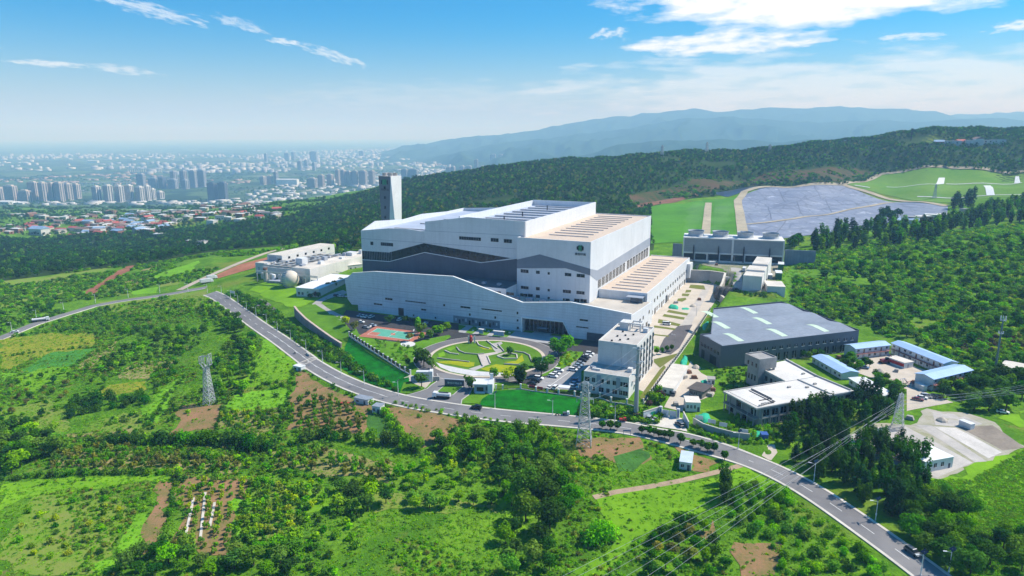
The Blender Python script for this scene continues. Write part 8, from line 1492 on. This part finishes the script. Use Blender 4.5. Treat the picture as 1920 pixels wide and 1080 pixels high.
# playground on the yard
for lab, q, m in (('red play frame on the sandy yard near the white cabin', (545, 565), 'red'), ('blue slide on the sandy yard under the yard trees', (610, 560), 'blue'), ('red climbing bars at the front of the sandy yard', (655, 580), 'red')):
    p = G(*ZY(q)[0]); t = thing('play_equipment', lab, 'play equipment', p, .3); f = MB()
    for x in (-1.2, 1.2):
        for y in (-.8, .8): f.tube((x, y, 0), (x*.9, y*.6, 2.6), .08, n=5)
    f.tube((-1.2, 0, 2.6), (1.2, 0, 2.6), .1).build('frame', PAINTS[m], t); MB().mesh([(1.1, -.4, 2.0), (3.0, -.4, .2), (3.0, .4, .2), (1.1, .4, 2.0), (1.1, -.4, 2.1), (3.0, -.4, .3), (3.0, .4, .3), (1.1, .4, 2.1)], [(4, 5, 6, 7), (0, 1, 5, 4), (2, 3, 7, 6), (1, 2, 6, 5)]).build('slide', PAINTS['blue'], t)
p = G(*ZY((470, 405))[0]); t = thing('excavator', 'dark red and black machine parked by the red-banner cabin', 'machine', p, .2); MB().box(-2.2, 2.2, -1.5, -.8, 0, .9).box(-2.2, 2.2, .8, 1.5, 0, .9).build('track', DARK, t); MB().box(-1.8, 1.4, -1.2, 1.2, .9, 2.2).build('body', PAINTS['dark red'], t); MB().box(.2, 1.6, -1.1, 0, 2.2, 3.3).build('cab', GLASS, t); MB().tube((1.4, .4, 1.8), (3.6, .4, 4.2), .25, n=5).tube((3.6, .4, 4.2), (5.0, .4, 1.6), .2, n=5).build('arm', PAINTS['dark red'], t)
p = G(*ZM((1135, 905))[0]); t = thing('person', 'person in pale shirt and blue trousers standing on the low terrace hedge path', 'person', (p[0], p[1]-1.5, p[2]))
def person(t, shirt, legs):
    me = bpy.data.meshes.new('person_body'); vs = [(0, 0, .92), (0, 0, 1.2), (0, 0, 1.42), (0, 0, 1.52), (0, .02, 1.68), (.2, 0, 1.4), (.26, .02, 1.13), (.24, -.1, .88), (-.2, 0, 1.4), (-.26, .02, 1.13), (-.24, -.1, .88), (.1, 0, .9), (.11, -.02, .48), (.11, .02, .06), (.11, -.14, .03), (-.1, 0, .9), (-.11, .03, .48), (-.11, .05, .06), (-.11, -.1, .03)]
    es = [(0, 1), (1, 2), (2, 3), (3, 4), (2, 5), (5, 6), (6, 7), (2, 8), (8, 9), (9, 10), (0, 11), (11, 12), (12, 13), (13, 14), (0, 15), (15, 16), (16, 17), (17, 18)]; me.from_pydata(vs, es, []); o = link('body', me, t); me.materials.append(shirt)
    o.modifiers.new('skin', 'SKIN'); rr = [.15, .15, .16, .06, .105, .075, .05, .04, .075, .05, .04, .1, .065, .045, .04, .1, .065, .045, .04]
    if not me.skin_vertices: me.attributes.new('x', 'FLOAT', 'POINT')
    if me.skin_vertices:
        for d, r in zip(me.skin_vertices[0].data, rr): d.radius = (r, r*.85)
        me.skin_vertices[0].data[0].use_root = True
    o.modifiers.new('smooth', 'SUBSURF').levels = 1
# ---------------------------------------------------------------- far city, village, hills
TW_M = [mat('tower_cream', (.50, .44, .40), .8, .05, .02), mat('tower_grey', (.36, .37, .40), .8, .05, .02), mat('tower_pale', (.60, .57, .54), .8, .05, .02), mat('tower_dark', (.10, .12, .16), .5, .05, .02)]
WCOL = mat('window_strip', (.10, .115, .15), .4, .1, .05)
def far_tower(x0, x1, yt, yb, k, label, group):
    p = pz((x0+x1)/2, yb, -205); k_ = p.y*cP+(CAMZ+205)*sP; w = (x1-x0)/FPX*k_; h = zat(p, yt); d = min(w, 26)*1.0
    t = thing('apartment_tower', label, 'apartment tower', (p.x, p.y, -206), random.uniform(-.25, .25)-.35, group); w *= .86
    b = MB().box(-w/2, w/2, -d/2, d/2, 0, h); b.build('wall', TW_M[k], t); MB().box(-w*.28, w*.28, -d*.3, d*.3, h, h+5).build('roof', TW_M[k], t)
    n = max(2, int(w/6.5))
    for i in range(n): x = -w/2+w*(i+.5)/n; MB().box(x-w/n*.24, x+w/n*.24, -d/2-.5, -d/2+.2, 4, h-3).build('window_strip', WCOL, t)
    for i in (-1, 1): MB().box(w/2-.2, w/2+.5, i*d*.25-d*.12, i*d*.25+d*.12, 4, h-3).build('window_strip', WCOL, t)
TG = [('tower in the cream cluster at the far left of the plain', 'cream towers at the far left', 0, [(0, 10, 352, 378), (10, 36, 348, 379), (38, 60, 357, 380), (57, 75, 341, 378), (76, 92, 342, 379), (93, 107, 343, 378), (106, 122, 342, 378), (122, 138, 344, 375), (139, 152, 345, 372)]),
 ('tower in the pale second cluster of the plain', 'pale towers of the second cluster', 2, [(176, 191, 349, 380), (196, 214, 347, 380), (218, 234, 348, 379), (236, 251, 347, 377), (256, 272, 350, 377), (273, 283, 348, 376), (284, 292, 354, 374), (294, 308, 359, 372)]),
 ('tower in the grey group behind the second cluster', 'grey towers behind the second cluster', 1, [(258, 274, 326, 352), (277, 302, 334, 353), (294, 313, 333, 353), (314, 336, 336, 353), (320, 334, 321, 345), (339, 353, 320, 350), (357, 370, 320, 351), (372, 388, 319, 350), (341, 356, 337, 354)]),
 ('dark glass tower standing alone right of the second cluster', 'two dark lone towers', 3, [(391, 409, 343, 376), (411, 428, 342, 376)]),
 ('pink-grey tower in the long row left of the chimney', 'pink-grey towers left of the chimney', 0, [(597, 609, 328, 349), (613, 627, 327, 348), (630, 638, 318, 347), (640, 650, 319, 348), (650, 660, 321, 348), (660, 672, 320, 348), (673, 690, 320, 348), (692, 704, 320, 346), (575, 597, 334, 351), (488, 500, 331, 346), (500, 512, 330, 345)]),
 ('grey tower just right of the chimney', 'grey towers right of the chimney', 1, [(752, 768, 317, 346), (764, 785, 317, 346)]),
 ('tower in the group behind the wooded ridge', 'towers behind the ridge', 0, [(837, 846, 313, 337), (846, 854, 312, 337), (862, 872, 311, 337), (873, 885, 311, 337), (889, 897, 299, 335), (900, 909, 311, 334), (910, 918, 312, 332), (918, 930, 289, 314), (935, 943, 289, 310)]),
 ('distant hazy tower on the far plain', 'distant hazy towers', 1, [(496, 503, 288, 305), (533, 544, 287, 302), (546, 555, 285, 301), (579, 598, 284, 303), (559, 567, 302, 319), (571, 579, 300, 316), (586, 592, 305, 320), (672, 684, 283, 295), (515, 522, 322, 345)])]
for lab, grp, k, lst in TG:
    for q in lst: far_tower(*q, k if k != 1 or random.random() < .8 else 3, lab, grp)
def box_field(name, label, P, sx, sy, sz, m, seed):
    """many small far buildings as one mass"""
    g = np.random.default_rng(seed); n = len(P); w = g.uniform(*sx, n)/2; d = g.uniform(*sy, n)/2; h = g.uniform(*sz, n); a = g.uniform(-.5, .9, n); c, s = np.cos(a), np.sin(a); vs = []
    for dx, dy, dz in ((-1, -1, 0), (1, -1, 0), (1, 1, 0), (-1, 1, 0), (-1, -1, 1), (1, -1, 1), (1, 1, 1), (-1, 1, 1)): x, y = dx*w, dy*d; vs.append(np.c_[P[:, 0]+x*c-y*s, P[:, 1]+x*s+y*c, P[:, 2]-1+dz*(h+1)])
    v = np.stack(vs, 1).reshape(-1, 3); q = (np.arange(n)[:, None, None]*8+np.array([(4, 5, 6, 7), (0, 1, 5, 4), (1, 2, 6, 5), (2, 3, 7, 6), (3, 0, 4, 7)])[None]).reshape(-1, 4); link(name, np_mesh(name, v, q, [m]), label=label, cat='far buildings', kind='stuff')
tn = lambda pts, n, seed: dens(scatter([tuple(pz(*p, -205))[:2] for p in pts], n, seed), .0011, -.1, seed)
box_field('far_town', 'white low blocks of the hazy town on the far plain', tn([(-100, 330), (-100, 296), (400, 290), (900, 275), (1000, 290), (900, 318), (600, 322), (300, 330)], 750, 61), (25, 90), (15, 50), (6, 24), mat('far_white', (.50, .49, .48), .8, .05, .02), 1)
box_field('far_town', 'grey low blocks of the hazy town on the far plain', tn([(-100, 335), (-100, 292), (400, 288), (950, 274), (1000, 290), (900, 318), (600, 324), (300, 332)], 1800, 62), (20, 70), (15, 40), (8, 34), mat('far_grey', (.34, .35, .38), .8, .05, .02), 2)
box_field('far_town', 'low pale buildings around the tower clusters', scatter([tuple(pz(*p, -205))[:2] for p in [(-60, 396), (-60, 378), (400, 376), (560, 340), (800, 318), (900, 316), (760, 345), (500, 385)]], 420, 63), (14, 60), (10, 30), (5, 14), mat('far_white', (0, 0, 0)), 3)
box_field('far_town', 'rusty low sheds among the far fields', tn([(-60, 340), (300, 320), (900, 300), (940, 312), (600, 340), (300, 350)], 500, 64), (20, 60), (12, 30), (5, 10), mat('far_rust', (.36, .26, .22), .8, .1, .02), 4)
def far_hall(q0, q1, yt, label, m):
    p = pz((q0[0]+q1[0])/2, (q0[1]+q1[1])/2, -205); k = p.y*cP+(CAMZ+205)*sP; w = (q1[0]-q0[0])/FPX*k; h = zat(p, yt); t = thing('factory_hall', label, 'factory', (p.x, p.y, -206), -.1); MB().box(-w/2, w/2, -20, 20, 0, h).build('wall', m, t); MB().wallx([(-21, h), (0, h+4), (21, h)], -w/2-1, w/2+1).build('roof', CONT, t)
far_hall((520, 347), (560, 348), 336, 'bright white factory hall beside the pink-grey tower row', CONT); far_hall((800, 336), (815, 336), 327, 'pale factory hall right of the towers by the chimney', CONT); far_hall((0, 386), (24, 385), 377, 'white hall below the far left towers, left one', CONT); far_hall((27, 385), (50, 384), 379, 'white hall below the far left towers, right one', CONT); far_hall((165, 305), (185, 305), 301, 'white hall far out on the hazy plain', CONT)
def viaduct(label, qa, qb, h, n):
    a, b = pz(*qa, -205), pz(*qb, -205); t, L = frame_thing('viaduct', label, 'viaduct', a, b, -205); MB().box(0, L, -6, 6, h, h+4).build('deck', CONCL, t)
    for i in range(n): x = L*(i+.5)/n; MB().box(x-2.5, x+2.5, -4, 4, -2, h).build('pier', CONCL, t)
viaduct('long white viaduct on piers far behind the grey towers', (238, 322), (304, 323), 26, 16); viaduct('pale elevated road behind the far left towers', (150, 347), (248, 346), 12, 14); viaduct('unfinished road bridge on tall piers beyond the village', (120, 402), (206, 398), 20, 6)
# village houses
ROOFS = {'red': mat('roof_red', (.42, .10, .08), .8, .15, .1), 'brown': mat('roof_brown', (.24, .15, .12), .85, .15, .1), 'grey': mat('roof_grey', (.30, .30, .31), .85, .1, .1), 'blue': mat('roof_blue', (.26, .38, .55), .6, .1, .1), 'white': mat('roof_white', (.66, .65, .63), .7, .08, .1)}; WALLS = [mat('house_wall_cream', (.52, .46, .38), .85, .1, .1), mat('house_wall_white', (.62, .6, .57), .85, .08, .1), mat('house_wall_brick', (.33, .17, .12), .9, .12, .1)]
HM = {}
def house(p, roof, label, group, s=1.0):
    k = (roof, random.randrange(3), random.randrange(3))
    if k not in HM:
        W2, D2, H2 = [(6, 4.5, 4), (8, 5, 6.5), (10, 6, 4.5)][k[1]]; w = MB().box(-W2, W2, -D2, D2, -3, H2)
        if roof in ('red', 'brown', 'blue'): r = MB().wallx([(-D2-.6, H2), (0, H2+2.6), (D2+.6, H2)], -W2-.5, W2+.5)
        else: r = MB().box(-W2-.3, W2+.3, -D2-.3, D2+.3, H2, H2+.5)
        g = MB(); 
        for i in range(3): g.box(-W2+W2*2*(i+.5)/3-.8, -W2+W2*2*(i+.5)/3+.8, -D2-.1, -D2+.1, 1.2, 2.8)
        HM[k] = (w.me('wall', WALLS[k[2]]), r.me('roof', ROOFS[roof]), [MB().box(-W2+W2*2*(i+.5)/2-.9, -W2+W2*2*(i+.5)/2+.9, -D2-.1, -D2+.1, 1.2, 2.9).me('window', GLASS) for i in range(2)])
    w, r, g = HM[k]; t = thing('village_house', label, 'house', (p[0], p[1], p[2]), random.choice([-.3, -.3, 1.27, .1])+random.uniform(-.15, .15), group); t.scale = (s,)*3; link('wall', w, t); link('roof', r, t)
    for m in g: link('window', m, t)
for pts, n, gap, roofs, where, grp, s in (([(-60, 440), (-60, 426), (60, 418), (180, 414), (240, 420), (235, 436), (120, 438)], 70, 13, ['red', 'brown', 'brown', 'grey', 'white', 'red'], 'in the crowded village at the left', 'crowded village', 1.05), ([(140, 432), (220, 408), (310, 404), (340, 420), (300, 436), (200, 444)], 60, 15, ['red', 'grey', 'blue', 'white', 'brown'], 'in the middle of the valley village', 'middle village', 1.15), ([(345, 418), (350, 404), (440, 402), (530, 396), (525, 412), (430, 424)], 34, 17, ['brown', 'red', 'grey', 'white'], 'among trees at the right end of the village', 'right village end', 1.1), ([(-40, 412), (0, 404), (200, 398), (330, 393), (480, 384), (500, 388), (300, 402), (60, 412)], 80, 16, ['white', 'white', 'grey', 'brown'], 'in the far hamlet row beyond the village', 'far hamlet row', 1.2)):
    for p in scatter(W_(pts), n, n, gap):
        r = random.choice(roofs); house(p, r, f'{r}-roofed house {where}', f'{r}-roofed houses, {grp}', s)
for i, p in enumerate(ZV((1200, 735), (1440, 790), (1520, 795), (545, 745), (300, 720))): house(G(*p), ['white', 'white', 'grey', 'red', 'blue'][i], ['white two-storey house at the lower edge of the village', 'white hut on the field edge below the village', 'grey hut on the field edge below the village', 'lone red-roofed house in front of the village', 'wide blue-grey shed at the front of the village'][i], None, [1.3, .8, .8, 1.1, 1.8][i])
for i, x in enumerate((1760, 1785, 1800, 1815, 1832, 1850, 1868)): house(G(x, 271-(x-1760)*.03), ['blue', 'white', 'red', 'white', 'brown', 'white', 'grey'][i], f"{['blue','white','red','white','brown','white','grey'][i]}-roofed ridge-top house, {ordn[i]} from the left among the trees", None, 1.3)
for i, (x, y) in enumerate(((1690, 420), (1702, 419), (1716, 418), (1730, 416), (1748, 413), (1765, 408), (1812, 398))): house(G(x, y), ['blue', 'blue', 'grey', 'white', 'white', 'white', 'grey'][i], ['blue shed nearest the liner edge', 'second blue shed beside the landfill liner', 'grey tank shed in the landfill yard', 'white hut in the landfill yard', 'white long hut in the landfill yard', 'white hut at the end of the landfill yard', 'grey flat hut under the far poplars'][i], None, 1.0)
# far pylons and a ridge mast
for lab, q, yt in (('thin hazy pylon on the ridge left of centre', (1241, 294), 272), ('thin Y-headed pylon on the ridge', (1325, 288), 266), ('thin pylon on the ridge above the landfill', (1443, 284), 270)):
    p = G(*q); p = Vector((p[0], p[1], terr(p[0], p[1]))); tower(lab, p, max(14, zat(p, yt)), 3, 1, 6, [(max(14, zat(p, yt))*.8, 6)], .3, .35, name='ridge_pylon')
p = G(1708, 264); h = zat(p, 241); t = thing('ridge_mast', 'slim dark antenna mast on the wooded ridge skyline', 'antenna mast', p); MB().tube((0, 0, 0), (0, 0, h), .9, .5, 6).build('shaft', DARK, t)
for k in range(3): MB().box(-2, 2, -.6, .6, h*(.6+.16*k), h*(.6+.16*k)+2).build('antenna', DARK, t)
p = G(1752, 372); h = zat(p, 345); tower('small hazy lattice pylon on the green landfill terrace', p, h, 2, .6, 5, [(h*.85, 4)], 0, .22, name='ridge_pylon')
# mountains in the haze
def mountain(name, d0, d1, crest, depth, zb, seed, m, amp):
    xs = np.linspace(crest[0][0], crest[-1][0], 300); ys = np.interp(xs, [c[0] for c in crest], [c[1] for c in crest]); rows_ = 56; v = []
    g = np.random.default_rng(seed); ph = g.uniform(0, 6.28, 12)
    for j in range(rows_):
        f = j/(rows_-1); ff = min(1, f/.72)
        for x, y in zip(xs, ys):
            u = (x-960)/FPX; d = d0+(d1-d0)*f/.72; e = -math.tan(PITCH+math.atan((y-540)/FPX)); zc = max(CAMZ+e*d1, zb); n = noise.ridged_multi_fractal((u*14+seed, f*3.2, seed*.7), .9, 2.1, 5, 1.0, 2.0)-1.1
            z = zb+(zc-zb)*(ff**1.15 if f <= .72 else max(0, 1-(f-.72)*1.6))+amp*n*math.sin(min(1, ff*.93)*math.pi)*min(1, (zc-zb)/120); v.append((u*d, d, z))
    n = len(xs); q = np.array([(j*n+i, j*n+i+1, (j+1)*n+i+1, (j+1)*n+i) for j in range(rows_-1) for i in range(n-1)]); me = np_mesh(name, np.array(v), q, [m]); me.polygons.foreach_set('use_smooth', np.ones(len(q), bool)); link(name, me, kind='structure')
MTN = mat('mountain_forest', (.02, .05, .03), .95, .3, .004, col2=(.035, .065, .035))
mountain('mountain_range', 8500, 12000, [(700, 292), (760, 276), (820, 266), (900, 256), (1000, 245), (1045, 236), (1080, 229), (1110, 224), (1150, 217), (1175, 218), (1200, 212), (1240, 209), (1290, 203), (1330, 208), (1365, 205), (1400, 204), (1440, 200), (1480, 199), (1530, 201), (1560, 199), (1610, 204), (1640, 203), (1700, 206), (1750, 213), (1790, 220), (1850, 224), (1920, 228), (2150, 235)], 0, -205, 3, MTN, 150)
mountain('mountain_range', 12500, 14000, [(1500, 290), (1600, 245), (1700, 222), (1780, 213), (1830, 213), (1870, 208), (1920, 206), (2000, 203), (2200, 205)], 0, -205, 9, MTN, 150)
mountain('hill_range', 5200, 9500, [(780, 300), (840, 287), (900, 276), (950, 268), (1000, 262), (1080, 252), (1130, 246), (1180, 239), (1257, 224), (1300, 219), (1342, 217), (1380, 219), (1411, 217), (1473, 227), (1510, 229), (1570, 224), (1620, 226), (1690, 229), (1760, 224), (1835, 219), (1880, 224), (1920, 229), (2150, 232)], 0, -205, 5, MTN, 110)
mountain('hill_range', 3400, 6000, [(1000, 330), (1050, 305), (1100, 288), (1140, 276), (1180, 269), (1260, 262), (1360, 262), (1460, 266), (1560, 258), (1700, 248), (1820, 243), (1920, 244), (2150, 240)], 0, -205, 7, MTN, 80)
box_field('far_hamlet', 'tiny pale hamlets scattered on the hazy blue hills', dens(np.array([(p[0], p[1], p[2]) for p in []] or np.zeros((0, 3))), .01), (10, 30), (10, 20), (5, 10), MATS['far_white'], 9) if 0 else None
# steam over the cooling cells
def steam():
    c = pz(1279, 489, 9.5); ang = None; a, b = pz(1279, 489, 9.5), pz(1468, 498, 9.5)
    m = bpy.data.materials.new('steam_air'); m.use_nodes = True; t = m.node_tree; t.nodes.clear(); N = NT(t); o = N.n('ShaderNodeOutputMaterial'); v = N.n('ShaderNodeVolumePrincipled', {'Color': (.95, .97, 1, 1), 'Density': .0035, 'Density Attribute': ''}); t.links.new(v.outputs[0], o.inputs['Volume'])
    for i, f in enumerate((.125, .375, .625)):
        p = a.lerp(b, f)+Vector((3, 14, 26)); q = MB(); q.lathe([(.05, -8), (4, -5), (6, -1), (5, 3), (8, 7), (7, 11), (10, 16), (7, 20), (.05, 24)], 12); q.v = [(x*(1+.35*math.sin(z*.9+i*2+y*.3))+z*.35, y*(1+.3*math.cos(z*.7+i)), z) for x, y, z in q.v]; q.build('steam', m, None, p+Vector((i*1.5-4, 2, 0)), label=['thin white steam over the leftmost cooling fan', 'thin white steam over the second cooling fan', 'thin white steam over the third cooling fan'][i], cat='steam', kind='stuff')
steam()
person(bpy.data.objects['person'], mat('pale_shirt', (.6, .55, .5), .9, .05, 3), BLUE)
